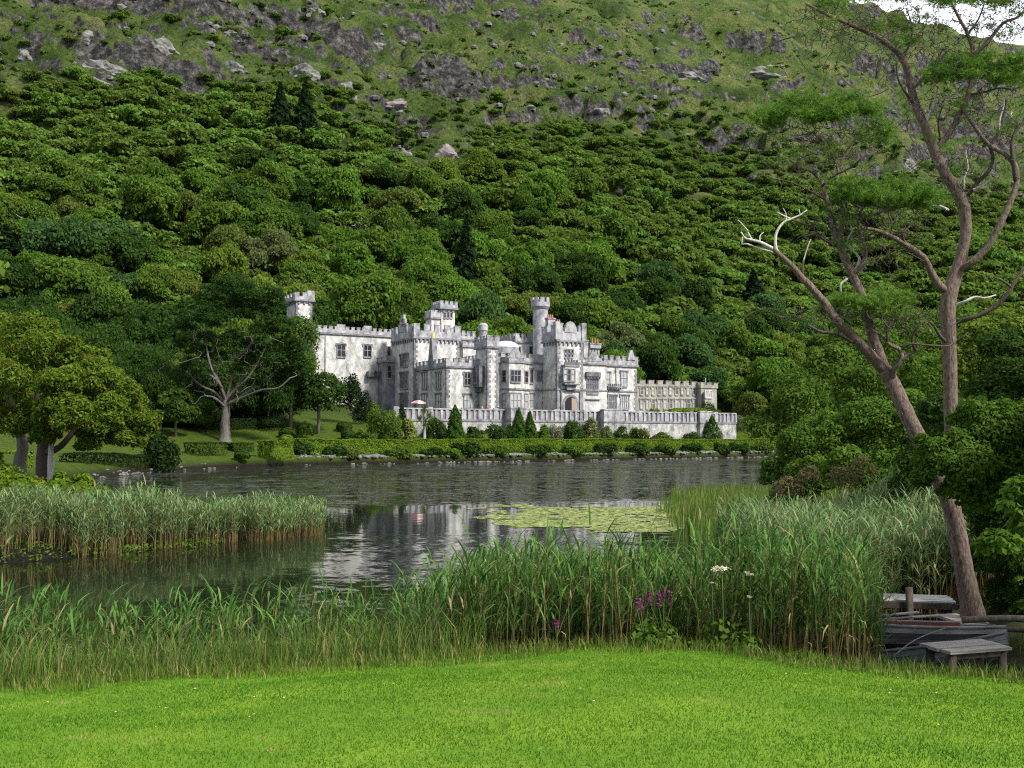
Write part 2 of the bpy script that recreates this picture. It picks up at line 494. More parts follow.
# terrain materials
def ground_mat():
    m, n, l, p = M('hill grass heath and rock')
    geo = n.new('ShaderNodeNewGeometry')
    sep = n.new('ShaderNodeSeparateXYZ'); l.new(geo.outputs['Position'], sep.inputs[0])
    def noise(s, d=5, r=0.6):
        a = n.new('ShaderNodeTexNoise'); a.inputs['Scale'].default_value = s; a.inputs['Detail'].default_value = d
        a.inputs['Roughness'].default_value = r
        l.new(geo.outputs['Position'], a.inputs['Vector']); return a
    def ramp(src, *st):
        r = n.new('ShaderNodeValToRGB')
        while len(r.color_ramp.elements) < len(st): r.color_ramp.elements.new(0.5)
        for e, (pos, c) in zip(r.color_ramp.elements, st):
            e.position = pos; e.color = (*c, 1) if len(c) == 3 else c
        l.new(src, r.inputs['Fac']); return r
    def mix(a, b, f, t='MIX'):
        x = n.new('ShaderNodeMixRGB'); x.blend_type = t
        if isinstance(f, float): x.inputs['Fac'].default_value = f
        else: l.new(f, x.inputs['Fac'])
        l.new(a, x.inputs['Color1']); l.new(b, x.inputs['Color2']); return x
    g1 = ramp(noise(0.035, 6, 0.7).outputs['Fac'], (0.34, (0.026, 0.052, 0.010)), (0.48, (0.070, 0.118, 0.022)), (0.63, (0.15, 0.172, 0.058)))
    g2 = ramp(noise(0.75, 8, 0.85).outputs['Fac'], (0.39, (0.10, 0.12, 0.09)), (0.59, (1.4, 1.38, 1.25)))
    grass = mix(g1.outputs['Color'], g2.outputs['Color'], 0.85, 'MULTIPLY')
    rk1 = ramp(noise(0.25, 8, 0.75).outputs['Fac'], (0.38, (0.013, 0.013, 0.012)), (0.5, (0.066, 0.064, 0.060)), (0.64, (0.235, 0.228, 0.212)))
    rk2 = ramp(noise(1.1, 8, 0.85).outputs['Fac'], (0.38, (0.15, 0.15, 0.15)), (0.6, (1.4, 1.4, 1.4)))
    rock = mix(rk1.outputs['Color'], rk2.outputs['Color'], 0.8, 'MULTIPLY')
    # slope decides rock
    sn = n.new('ShaderNodeSeparateXYZ'); l.new(geo.outputs['Normal'], sn.inputs[0])
    ad = n.new('ShaderNodeMath'); ad.operation = 'MULTIPLY_ADD'
    nsum = n.new('ShaderNodeMath'); nsum.operation = 'MULTIPLY_ADD'; l.new(noise(0.022, 4, 0.6).outputs['Fac'], nsum.inputs[0]); nsum.inputs[1].default_value = 1.2
    l.new(noise(0.11, 9, 0.8).outputs['Fac'], nsum.inputs[2])
    ns2 = n.new('ShaderNodeMath'); ns2.operation = 'SUBTRACT'; l.new(nsum.outputs[0], ns2.inputs[0]); ns2.inputs[1].default_value = 1.1
    l.new(ns2.outputs[0], ad.inputs[0]); ad.inputs[1].default_value = 0.75
    hr_ = n.new('ShaderNodeMapRange'); hr_.inputs['From Min'].default_value = 210; hr_.inputs['From Max'].default_value = 420
    hr_.inputs['To Min'].default_value = 0.0; hr_.inputs['To Max'].default_value = 0.05
    l.new(sep.outputs['Z'], hr_.inputs['Value'])
    sb = n.new('ShaderNodeMath'); sb.operation = 'SUBTRACT'; l.new(sn.outputs['Z'], sb.inputs[0]); l.new(hr_.outputs['Result'], sb.inputs[1])
    l.new(sb.outputs[0], ad.inputs[2])
    rmask = ramp(ad.outputs[0], (0.465, (1, 1, 1)), (0.525, (0, 0, 0)))
    hi = n.new('ShaderNodeMapRange'); hi.inputs['From Min'].default_value = 45; hi.inputs['From Max'].default_value = 85
    l.new(sep.outputs['Z'], hi.inputs['Value'])
    ml = n.new('ShaderNodeMath'); ml.operation = 'MULTIPLY'
    l.new(rmask.outputs['Color'], ml.inputs[0]); l.new(hi.outputs['Result'], ml.inputs[1])
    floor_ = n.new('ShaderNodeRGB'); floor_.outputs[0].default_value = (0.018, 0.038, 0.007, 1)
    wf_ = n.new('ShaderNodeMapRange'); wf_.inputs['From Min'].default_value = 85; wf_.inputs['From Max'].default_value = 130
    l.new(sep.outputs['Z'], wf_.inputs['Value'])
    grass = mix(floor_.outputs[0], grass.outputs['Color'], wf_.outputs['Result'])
    col = mix(grass.outputs['Color'], rock.outputs['Color'], ml.outputs[0])
    # mown garden grass low down, dark mud under the water line
    lowg = ramp(noise(0.8, 5, 0.6).outputs['Fac'], (0.3, (0.06, 0.13, 0.008)), (0.7, (0.14, 0.20, 0.02)))
    lo = n.new('ShaderNodeMapRange'); lo.inputs['From Min'].default_value = 7; lo.inputs['From Max'].default_value = 13
    l.new(sep.outputs['Z'], lo.inputs['Value'])
    col = mix(lowg.outputs['Color'], col.outputs['Color'], lo.outputs['Result'])
    mud = n.new('ShaderNodeRGB'); mud.outputs[0].default_value = (0.035, 0.03, 0.02, 1)
    wt = n.new('ShaderNodeMapRange'); wt.inputs['From Min'].default_value = 0.25; wt.inputs['From Max'].default_value = 0.95
    l.new(sep.outputs['Z'], wt.inputs['Value'])
    col = mix(mud.outputs[0], col.outputs['Color'], wt.outputs['Result'])
    l.new(col.outputs['Color'], p.inputs['Base Color'])
    p.inputs['Roughness'].default_value = 0.95
    p.inputs['Specular IOR Level'].default_value = 0.15
    b = n.new('ShaderNodeBump'); b.inputs['Strength'].default_value = 1.0; b.inputs['Distance'].default_value = 3.0
    l.new(noise(0.4, 9, 0.85).outputs['Fac'], b.inputs['Height'])
    l.new(b.outputs['Normal'], p.inputs['Normal'])
    return m

def lawn_mat():
    m, n, l, p = M('mown lawn')
    geo = n.new('ShaderNodeNewGeometry')
    sep = n.new('ShaderNodeSeparateXYZ'); l.new(geo.outputs['Position'], sep.inputs[0])
    a = n.new('ShaderNodeTexNoise'); a.inputs['Scale'].default_value = 0.55; a.inputs['Detail'].default_value = 6; a.inputs['Roughness'].default_value = 0.65
    b = n.new('ShaderNodeTexNoise'); b.inputs['Scale'].default_value = 22; b.inputs['Detail'].default_value = 4; b.inputs['Roughness'].default_value = 0.8
    for t in (a, b): l.new(geo.outputs['Position'], t.inputs['Vector'])
    r = n.new('ShaderNodeValToRGB'); e = r.color_ramp.elements
    e[0].position, e[0].color = 0.32, (0.07, 0.165, 0.008, 1)
    e[1].position, e[1].color = 0.68, (0.15, 0.235, 0.014, 1)
    l.new(a.outputs['Fac'], r.inputs['Fac'])
    r2 = n.new('ShaderNodeValToRGB'); e = r2.color_ramp.elements
    e[0].position, e[0].color = 0.3, (0.8, 0.82, 0.78, 1)
    e[1].position, e[1].color = 0.66, (1.1, 1.08, 1.1, 1)
    l.new(b.outputs['Fac'], r2.inputs['Fac'])
    mx = n.new('ShaderNodeMixRGB'); mx.blend_type = 'MULTIPLY'; mx.inputs['Fac'].default_value = 0.8
    l.new(r.outputs['Color'], mx.inputs['Color1']); l.new(r2.outputs['Color'], mx.inputs['Color2'])
    mud = n.new('ShaderNodeRGB'); mud.outputs[0].default_value = (0.03, 0.032, 0.014, 1)
    wt = n.new('ShaderNodeMapRange'); wt.inputs['From Min'].default_value = 0.35; wt.inputs['From Max'].default_value = 0.85
    l.new(sep.outputs['Z'], wt.inputs['Value'])
    m3 = n.new('ShaderNodeMixRGB'); l.new(wt.outputs['Result'], m3.inputs['Fac'])
    l.new(mud.outputs[0], m3.inputs['Color1']); l.new(mx.outputs['Color'], m3.inputs['Color2'])
    l.new(m3.outputs['Color'], p.inputs['Base Color'])
    p.inputs['Roughness'].default_value = 0.9
    p.inputs['Specular IOR Level'].default_value = 0.15
    bu = n.new('ShaderNodeBump'); bu.inputs['Strength'].default_value = 0.6; bu.inputs['Distance'].default_value = 0.02
    l.new(b.outputs['Fac'], bu.inputs['Height']); l.new(bu.outputs['Normal'], p.inputs['Normal'])
    return m

def water_mat():
    m, n, l, p = M('lake water')
    geo = n.new('ShaderNodeNewGeometry')
    sep = n.new('ShaderNodeSeparateXYZ'); l.new(geo.outputs['Position'], sep.inputs[0])
    p.inputs['Base Color'].default_value = (0.008, 0.011, 0.006, 1)
    p.inputs['Roughness'].default_value = 0.04
    p.inputs['IOR'].default_value = 1.333
    def noise(sx, sy, d, rg=0.55, rot=18):
        mp = n.new('ShaderNodeMapping'); mp.inputs['Scale'].default_value = (sx, sy, 1); mp.inputs['Rotation'].default_value = (0, 0, R(rot))
        l.new(geo.outputs['Position'], mp.inputs['Vector'])
        a = n.new('ShaderNodeTexNoise'); a.inputs['Scale'].default_value = 1.0; a.inputs['Detail'].default_value = d; a.inputs['Roughness'].default_value = rg
        l.new(mp.outputs['Vector'], a.inputs['Vector']); return a
    def math_(op, a, b):
        x = n.new('ShaderNodeMath'); x.operation = op
        for i, v in enumerate((a, b)):
            if isinstance(v, (int, float)): x.inputs[i].default_value = v
            else: l.new(v, x.inputs[i])
        return x.outputs[0]
    def mapr(src, a, b, c, d):
        x = n.new('ShaderNodeMapRange'); x.interpolation_type = 'SMOOTHSTEP'
        for k, v in zip(('From Min', 'From Max', 'To Min', 'To Max'), (a, b, c, d)): x.inputs[k].default_value = v
        l.new(src, x.inputs['Value']); return x.outputs['Result']
    # small waves as slopes of the surface; wind ruffles the open lake, the lee of the near reeds lies calm
    wave = noise(1.5, 2.4, 3)
    swell = noise(0.28, 0.5, 2)
    gust = noise(0.10, 0.030, 4, 0.6, 10)
    big = noise(0.05, 0.05, 3)
    yw = math_('ADD', sep.outputs['Y'], math_('MULTIPLY', big.outputs['Fac'], 24))
    open_ = mapr(yw, 72, 82, 0.0, 1.0)
    near = mapr(sep.outputs['Y'], 47, 38, 0.0, 0.11)
    side = mapr(math_('ADD', sep.outputs['X'], math_('MULTIPLY', big.outputs['Fac'], 8)), -9, 3, 0.06, 1.0)
    gz = mapr(gust.outputs['Fac'], 0.38, 0.60, 0.35, 1.7)
    k1 = math_('ADD', math_('MULTIPLY', math_('MULTIPLY', open_, gz), 2.2), math_('ADD', 0.012, math_('MULTIPLY', near, side)))
    def vec(src, k):
        s1 = n.new('ShaderNodeVectorMath'); s1.operation = 'SUBTRACT'; l.new(src, s1.inputs[0]); s1.inputs[1].default_value = (.5, .5, .5)
        s2 = n.new('ShaderNodeVectorMath'); s2.operation = 'MULTIPLY'; l.new(s1.outputs[0], s2.inputs[0])
        cmb = n.new('ShaderNodeCombineXYZ'); l.new(k, cmb.inputs[0]); l.new(k, cmb.inputs[1])
        l.new(cmb.outputs[0], s2.inputs[1]); return s2.outputs[0]
    a1 = n.new('ShaderNodeVectorMath'); l.new(vec(wave.outputs['Color'], k1), a1.inputs[0]); l.new(vec(swell.outputs['Color'], math_('MULTIPLY', k1, 0.5)), a1.inputs[1])
    a2 = n.new('ShaderNodeVectorMath'); l.new(a1.outputs[0], a2.inputs[0]); a2.inputs[1].default_value = (0, 0, 1)
    nn = n.new('ShaderNodeVectorMath'); nn.operation = 'NORMALIZE'; l.new(a2.outputs[0], nn.inputs[0])
    l.new(nn.outputs[0], p.inputs['Normal'])
    return m

ys = np.concatenate([np.linspace(-14, 30, 170), np.geomspace(30, 1500, 760)[1:]])
aa = np.linspace(-0.95, 0.95, 620)
Xg = aa[None, :] * (np.maximum(ys, 0)[:, None] + 25)
Yg = np.repeat(ys[:, None], len(aa), 1)
Zg = H(Xg, Yg)
def sheet(name, r0, r1, mat):
    nr, nc = r1 - r0 + 1, len(aa)
    v = np.stack([Xg[r0:r1 + 1], Yg[r0:r1 + 1], Zg[r0:r1 + 1]], -1).reshape(-1, 3)
    i = np.arange(nr - 1)[:, None] * nc + np.arange(nc - 1)[None, :]
    q = np.stack([i, i + 1, i + nc + 1, i + nc], -1).reshape(-1, 4)
    o = link(name, np_mesh(name, v, q, mats=[mat], smooth=True))
    o['kind'] = 'structure'
    return o
k_l = int(np.searchsorted(ys, 23.5))
sheet('lawn', 0, k_l, lawn_mat())
sheet('hillside', k_l, len(ys) - 1, ground_mat())
wv = [(-90, 8, 0), (420, 8, 0), (420, 420, 0), (-90, 420, 0)]
lake = link('lake', np_mesh('lake', wv, [(0, 1, 2, 3)], mats=[water_mat()]))
lake['kind'] = 'structure'
# ------------------------------------------------------------------ foliage generators
def unit(a):
    return a / np.maximum(np.linalg.norm(a, axis=-1, keepdims=True), 1e-9)

def cards(P, N, size, r, aspect=1.45, fold=0.18, tint=None):
    """leaf or spray faces: rhombs at P facing N"""
    n = len(P)
    t = unit(np.cross(N, unit(r.normal(size=(n, 3)))))
    b = np.cross(N, t)
    s = (np.asarray(size) * r.uniform(0.6, 1.35, n))[:, None]
    a = s * 0.5 * aspect
    w = s * 0.5 / aspect * r.uniform(0.8, 1.5, n)[:, None]
    f = s * fold
    v = np.stack([P - t * a - N * f * 0.5, P + b * w + N * f * r.uniform(0, 1, n)[:, None], P + t * a - N * f, P - b * w + N * f * 0.4], 1)
    q = np.arange(n * 4).reshape(n, 4)
    tt = r.uniform(0, 1, n) if tint is None else tint
    return v.reshape(-1, 3), q, np.repeat(tt, 4)

def lobe_points(lobes, n, r, low=-0.35, fill=0.45, zs=0.86):
    """points spread over the outside of a set of overlapping lobes; returns P, N, lobe index"""
    L = np.asarray(lobes, float)
    w = (L[:, 3] ** 2); w = w / w.sum()
    k = r.choice(len(L), int(n * 1.8), p=w)
    d = unit(r.normal(size=(len(k), 3)))
    d[:, 2] = np.where(d[:, 2] < low, -d[:, 2] * r.uniform(0.2, 1, len(k)), d[:, 2])
    d = unit(d)
    rad = L[k, 3] * (1 - fill * r.uniform(0, 1, len(k)) ** 1.8) * (1 + .14 * np.abs(r.normal(size=len(k))))
    P = L[k, :3] + d * rad[:, None] * np.array([1, 1, zs])
    keep = np.ones(len(k), bool)
    for j in range(len(L)):
        ins = (np.linalg.norm((P - L[j, :3]) / np.array([1, 1, zs]), axis=1) < L[j, 3] * 0.72) & (k != j)
        keep &= ~(ins & (r.uniform(0, 1, len(k)) < 0.9))
    idx = np.nonzero(keep)[0][:n]
    return P[idx], d[idx], k[idx]

def crown_mesh(name, lobes, n, size, mat, r, jitter=0.75, up=0.25, low=-0.35, lobevar=0.35, aspect=1.45, zs=0.86, fill=.45):
    P, D, k = lobe_points(lobes, n, r, low, zs=zs, fill=fill)
    N = unit(D + jitter * unit(r.normal(size=P.shape)) + np.array([0, 0, up]))
    lv = r.uniform(0, 1, len(lobes))[k]
    tint = np.clip(lobevar * lv + (1 - lobevar) * r.uniform(0, 1, len(P)), 0, 1)
    v, q, t = cards(P, N, size, r, aspect, tint=tint)
    return np_mesh(name, v, q, mats=[mat], attrs={'tint': t})

def broad_lobes(r, n=16, flat=0.75, spread=1.0):
    """unit crown: centre about z = 0.62, radius about 1"""
    L = [(0, 0, 0.55, 0.55)]
    for i in range(n):
        a = i * 2.39996 + r.uniform(-0.3, 0.3)
        h = r.uniform(-0.35, 1.0)
        rr = math.sqrt(max(0.05, 1 - h * h * 0.9)) * r.uniform(0.5, 0.86) * spread
        L.append((rr * math.cos(a), rr * math.sin(a), 0.62 + 0.5 * h * flat, r.uniform(0.17, 0.40)))
    return L

def trunk_mesh(name, h, r0, mat, r, limbs=4, spread=0.5):
    mb = MB()
    pts = [(0, 0, -0.15 * h), (r.uniform(-.03, .03) * h, r.uniform(-.03, .03) * h, h * 0.4), (r.uniform(-.06, .06) * h, r.uniform(-.06, .06) * h, h)]
    mb.tube(pts, [r0 * 1.3, r0, r0 * 0.55], mat, 7)
    for i in range(limbs):
        a = i * 2.4 + r.uniform(-0.4, 0.4)
        z0 = h * r.uniform(0.45, 0.85)
        e = spread * r.uniform(0.6, 1.1)
        mb.tube([(0, 0, z0), (e * .5 * math.cos(a), e * .5 * math.sin(a), z0 + e * 0.35), (e * math.cos(a), e * math.sin(a), z0 + e * 0.75)],
                [r0 * .5, r0 * .35, r0 * .15], mat, 5)
    o = mb.build(name); me = o.data
    bpy.data.objects.remove(o)
    return me

BARK = wood('grey bark', (0.06, 0.05, 0.04), (0.2, 0.17, 0.14), 2.2, (9, 9, 1.6), 0.9, 0.8)
BARK_PALE = wood('pale bark', (0.16, 0.15, 0.13), (0.42, 0.4, 0.36), 2.2, (9, 9, 1.6), 0.9, 0.8)
BARK_PINE = wood('pine bark', (0.025, 0.019, 0.016), (0.235, 0.165, 0.135), 4.0, (6, 6, 2.0), 0.95, 2.0)
BARK_DARK = wood('dark twig bark', (0.025, 0.018, 0.015), (0.09, 0.06, 0.05), 3.0, (7, 7, 2.6), 0.9, 0.8)
BARK_DEAD = wood('bleached dead wood', (0.25, 0.24, 0.22), (0.6, 0.58, 0.54), 3.0, (7, 7, 1.6), 0.85, 0.6)

LEAF = {
    'yellow-green': leaf('yellow green leaves', (0.070, 0.125, 0.012), (0.165, 0.235, 0.032)),
    'bright green': leaf('bright green leaves', (0.045, 0.115, 0.011), (0.120, 0.225, 0.026)),
    'mid-green': leaf('mid green leaves', (0.040, 0.095, 0.010), (0.115, 0.190, 0.024)),
    'dark green': leaf('dark green leaves', (0.016, 0.045, 0.007), (0.052, 0.105, 0.015)),
    'olive green': leaf('olive green leaves', (0.058, 0.092, 0.013), (0.135, 0.180, 0.034)),
    'grey-green': leaf('grey green leaves', (0.070, 0.100, 0.030), (0.150, 0.195, 0.070)),
    'blue-green': leaf('blue green leaves', (0.028, 0.075, 0.018), (0.075, 0.145, 0.038)),
}
# ------------------------------------------------------------------ the castle
WALL_ST = stone('pale limestone wall', (0.27, 0.268, 0.262), (0.62, 0.612, 0.59), (0.085, 0.085, 0.09), 0.9, 0.85, 0.35, 0.55, 4.0)
TRIM_ST = stone('grey dressed limestone', (0.10, 0.10, 0.115), (0.27, 0.27, 0.29), (0.05, 0.05, 0.055), 0.8, 0.85, 0.4, 0.3, 5.0)
PARA_ST = stone('weathered parapet stone', (0.15, 0.15, 0.165), (0.42, 0.42, 0.44), (0.06, 0.06, 0.07), 0.9, 0.85, 0.4, 0.5, 4.0)
DARK_ST = stone('blackened stone', (0.05, 0.05, 0.06), (0.16, 0.16, 0.175), (0.03, 0.03, 0.035), 0.8, 0.85, 0.4, 0.3, 4.0)
BEIGE_ST = stone('beige rendered wall', (0.20, 0.19, 0.17), (0.34, 0.325, 0.285), (0.14, 0.13, 0.115), 0.5, 0.9, 0.2, 0.5, 4.0)
GLASS_D = glassy('dark window glass', (0.018, 0.02, 0.024), 0.08)
GLASS_P = glassy('pale blind behind glass', (0.33, 0.34, 0.35), 0.25)
GLASS_G = glassy('grey window glass', (0.10, 0.105, 0.12), 0.12)
POT = plain('orange chimney pot clay', (0.36, 0.13, 0.07), 0.8, var=0.3)
POT_Y = plain('buff chimney pot clay', (0.62, 0.42, 0.16), 0.8, var=0.2)
SLATE = plain('slate roof', (0.11, 0.115, 0.13), 0.5, var=0.3, scale=3)
SKYLIGHT = plain('white glazed lantern', (0.62, 0.66, 0.70), 0.3, var=0.15)
DOOR_W = wood('faded door wood', (0.22, 0.15, 0.13), (0.36, 0.26, 0.23), 3)
INTERIOR_DARK = plain('painted interior dark', (0.008, 0.008, 0.008), 0.9)  # flat black painted for the unlit depth of doorway and arrow slit

def Uat(px, v):
    t = (px - 512) / FPX
    bx, by = CO_X + v * VX, CO_Y + v * VY
    return (t * by - bx) / (UX - t * UY)
def Vat(px, u):
    t = (px - 512) / FPX
    bx, by = CO_X + u * UX, CO_Y + u * UY
    return (t * by - bx) / (VX - t * VY)
def Zat(py, u, v):
    y = CO_Y + u * UY + v * VY
    return EYE + y * math.tan(math.atan((384 - py) / FPX) + PITCH)

castle = empty('castle', (CO_X, CO_Y, 0), THETA,
               'pale grey stone castle with battlemented towers standing above the terrace wall by the lake', 'castle')

def merlons(mb, u0, u1, v0, v1, z0, z1, m, mer=1.15, gap=0.85, th=0.42, sides='flrb', low=0.5, cap=True):
    """parapet ring with merlons; f front (v0), b back, l left (u0), r right"""
    zl = z0 + (z1 - z0) * low
    def run(a0, a1, horiz, c0, c1):
        L = a1 - a0
        n = max(2, int(round((L + gap) / (mer + gap))))
        mw = (L - gap * (n - 1)) / n
        if mw < 0.3: n, mw = 2, (L - gap) / 2
        for i in range(n):
            s = a0 + i * (mw + gap)
            if horiz: mb.box((s, c0, zl - 0.02), (s + mw, c1, z1), m)
            else: mb.box((c0, s, zl - 0.02), (c1, s + mw, z1), m)
            if cap:
                if horiz: mb.box((s - .06, c0 - .06, z1 + 0.002), (s + mw + .06, c1 + .06, z1 + .14), m)
                else: mb.box((c0 - .06, s - .06, z1 + 0.002), (c1 + .06, s + mw + .06, z1 + .14), m)
    if 'f' in sides:
        mb.box((u0, v0, z0), (u1, v0 + th, zl), m); run(u0, u1, True, v0, v0 + th)
    if 'b' in sides:
        mb.box((u0, v1 - th, z0), (u1, v1, zl), m); run(u0, u1, True, v1 - th, v1)
    if 'l' in sides:
        mb.box((u0, v0 + th, z0), (u0 + th, v1 - th, zl - .003), m); run(v0 + th + .5, v1 - th - .5, False, u0, u0 + th)
    if 'r' in sides:
        mb.box((u1 - th, v0 + th, z0), (u1, v1 - th, zl - .003), m); run(v0 + th + .5, v1 - th - .5, False, u1 - th, u1)

def quoins(mb, u, v, z0, z1, m, su, sv):
    """toothed corner stones at a vertical edge; su/sv point into the wall"""
    z, k = z0, 0
    while z < z1 - 0.4:
        a, b = (0.75, 0.42) if k % 2 else (0.42, 0.75)
        mb.box((u - su * 0.05, v - sv * 0.05, z), (u + su * a, v + sv * b, z + 0.47), m)
        z += 0.5; k += 1

def block(name, u0, u1, v0, v1, zs, zc, z0=TERR - 2, wall=WALL_ST, para=PARA_ST, corbel=True, bands=(), sides='flrb', q=True,
          over=0.22, mer=1.15, gap=0.85, low=0.5, qz=None):
    mb = MB()
    mb.box((u0, v0, z0), (u1, v1, zs), wall)
    if q:
        quoins(mb, u0, v0, TERR, zs - 0.5, TRIM_ST, 1, 1)
        quoins(mb, u1, v0, TERR, zs - 0.5, TRIM_ST, -1, 1)
    o = mb.build(name, castle)
    cb = MB()
    cb.box((u0 - over - .12, v0 - over - .12, zs + 0.003), (u1 + over + .12, v1 + over + .12, zs + 0.38), TRIM_ST)
    for z in bands:
        bb_ = MB(); bb_.box((u0 - .16, v0 - .16, z), (u1 + .16, v1 + .16, z + 0.3), TRIM_ST); bb_.build('string_course', o)
    if corbel:
        n = max(3, int((u1 - u0) / 0.95))
        for i in range(n):
            c = u0 + (i + 0.5) * (u1 - u0) / n
            cb.box((c - .2, v0 - .3, zs - 0.62), (c + .2, v0 - .004, zs - .002), TRIM_ST)
        n = max(3, int((v1 - v0) / 0.95))
        for i in range(n):
            c = v0 + (i + 0.5) * (v1 - v0) / n
            cb.box((u0 - .3, c - .2, zs - 0.62), (u0 - .004, c + .2, zs - .002), TRIM_ST)
    cb.build('string_course', o)
    pb = MB()
    merlons(pb, u0 - over, u1 + over, v0 - over, v1 + over, zs + 0.385, zc, para, mer, gap, sides=sides, low=low)
    pb.build('battlement', o)
    return o

def win_front(pxc, py0, py1, wpx, v, cols=2, rows=2, glass=GLASS_D, hood=True, arch=False, frame=TRIM_ST, transom=0.55):
    ua, ub = Uat(pxc - wpx / 2, v), Uat(pxc + wpx / 2, v)
    uc = (ua + ub) / 2
    window(('f', v), ua, ub, Zat(py1, uc, v), Zat(py0, uc, v), cols, rows, glass, hood, frame)
def win_left(pxc, py0, py1, wpx, u, cols=2, rows=2, glass=GLASS_D, hood=True, frame=TRIM_ST):
    va, vb = Vat(pxc - wpx / 2, u), Vat(pxc + wpx / 2, u)
    va, vb = min(va, vb), max(va, vb)
    window(('l', u), va, vb, Zat(py1, u, (va + vb) / 2), Zat(py0, u, (va + vb) / 2), cols, rows, glass, hood, frame)

def window(plane, a0, a1, z0, z1, cols, rows, glass, hood=True, frame=TRIM_ST, parent=None):
    """stone surround with mullions and sill standing proud of the wall, glass set between"""
    kind, c = plane
    def bx(mb, p0, p1, d0, d1, q0, q1, m):
        if kind == 'f': mb.box((p0, c - d1, q0), (p1, c - d0, q1), m)
        else: mb.box((c - d1, p0, q0), (c - d0, p1, q1), m)
    w = 0.2
    f = MB()
    bx(f, a0 - w, a0, -.1, .14, z0 - w, z1 + w, frame); bx(f, a1, a1 + w, -.1, .14, z0 - w, z1 + w, frame)
    bx(f, a0, a1, -.1, .138, z1, z1 + w, frame); bx(f, a0 - .1, a1 + .1, -.1, .22, z0 - w - .16, z0 - w - .003, frame)
    bx(f, a0, a1, -.1, .139, z0 - w, z0, frame)
    for i in range(1, cols):
        x = a0 + (a1 - a0) * i / cols
        bx(f, x - .075, x + .075, -.1, .12, z0, z1, frame)
    for j in range(1, rows):
        z = z0 + (z1 - z0) * (j / rows + (0.06 if rows == 2 else 0))
        bx(f, a0, a1, -.1, .117, z - .07, z + .07, frame)
    if hood:
        bx(f, a0 - w - .15, a1 + w + .15, -.1, .26, z1 + w + .003, z1 + w + .18, frame)
        bx(f, a0 - w - .15, a0 - w - .003, -.1, .25, z1 - .2, z1 + w, frame); bx(f, a1 + w + .003, a1 + w + .15, -.1, .25, z1 - .2, z1 + w, frame)
    o = f.build('window', parent or castle)
    g = MB()
    bx(g, a0, a1, -.05, .04, z0, z1, glass)
    g.build('pane', o)
    return o

def pots(mb, u, v, z, n=3, m=POT, h=1.0, r=0.2, du=0.55):
    for i in range(n):
        mb.cyl((u + (i - (n - 1) / 2) * du, v), r, r * 0.8, z, z + h, m, 8)

# --- west tower with the stair turret behind it
aU0, aU1 = Uat(414, 0), Uat(459, 0)
aD = Vat(392, aU0)
zsA, zcA = Zat(338.5, aU0, 0), Zat(324, aU0, 0)
block('tower', aU0, aU1, 0, aD, zsA, zcA, mer=1.6, gap=1.1)
g = MB()      # stepped gable on the tower's west side
gv = aD * 0.5
for w, h in ((2.0, 0.0), (1.35, 1.1), (0.75, 2.0)):
    g.box((aU0 - .25, gv - w, zcA + h - 1.2), (aU0 + .2, gv + w, zcA + h + 0.55), PARA_ST)
g.build('gable', castle)
for py0, py1 in ((355, 366), (373, 388), (394, 408)):
    win_left(404, py0, py1, 7.5, aU0, 3, 2, GLASS_G)
# stair turret
tv = aD * 0.62
tU0, tU1 = Uat(441, tv), Uat(454.5, tv)
block('turret', tU0, tU1, tv, tv + (tU1 - tU0), Zat(309, tU0, tv), Zat(301.5, tU0, tv), z0=zsA - 1, mer=0.7, gap=0.5, q=False, over=0.5)
for k in range(3):
    win_front(444.3 + 3.2 * k, 313, 317.5, 1.5, tv, 1, 1, GLASS_D, hood=False)
sU0 = Uat(431, tv + .4)
block('turret', sU0, tU0 - .02, tv + .4, tv + 3.2, Zat(318.5, sU0, tv), Zat(310.5, sU0, tv), z0=zsA - 1, mer=0.7, gap=0.3, q=False, corbel=False, low=0.9)
# little bay hugging the tower's back corner
lv = aD - 1.5
bU0 = Uat(385.5, lv)
block('bay', bU0, aU0 + .5, lv, lv + 4.5, Zat(362, bU0, lv), Zat(357, bU0, lv), wall=TRIM_ST, q=False, corbel=False, mer=.8, gap=.5)
win_front(389, 366, 378, 3, lv, 1, 2, GLASS_D, hood=False)

# --- south-west block, lower
cU0 = Uat(417, 0)
cV = Vat(446.5, cU0)
cU1 = Uat(478.5, cV)
zsC, zcC = Zat(367.5, cU0, cV), Zat(358.5, cU0, cV)
block('wing', cU0, cU1, cV, 5.0, zsC, zcC, corbel=False, mer=1.0, gap=0.9)
for pc in (424.5, 438.5):
    win_left(pc, 373, 388, 4.4, cU0, 2, 2, GLASS_G); win_left(pc, 394.5, 409, 4.6, cU0, 2, 2, GLASS_P)
win_front(467, 373.5, 384.5, 5.6, cV, 2, 2, GLASS_D); win_front(467, 395, 407.5, 5.6, cV, 2, 2, GLASS_P)
ch = MB()     # tapered chimney with a buff pot on the west parapet
cv0 = Vat(431.5, cU0)
zt, zb = Zat(338, cU0, cv0), zsC + .4
for (h0, h1, z0_, z1_) in ((1.5, 1.0, zb, zb + (zt - zb) * .45), (0.95, 0.42, zb + (zt - zb) * .45, zt)):
    vs = [(cU0 + .3 - s * .55, cv0 + t, z) for z, r_ in ((z0_, h0), (z1_, h1)) for s, t in ((-1, -r_), (1, -r_), (1, r_), (-1, r_))]
    ch.add(vs, [(3, 2, 1, 0), (4, 5, 6, 7), (0, 1, 5, 4), (1, 2, 6, 5), (2, 3, 7, 6), (3, 0, 4, 7)], TRIM_ST)
o_ch = ch.build('chimney', castle)
pt = MB(); pt.cyl((cU0 + .3, cv0), 0.42, 0.32, zt - .02, zt + 1.1, POT_Y, 10); pt.build('chimney_pot', o_ch)
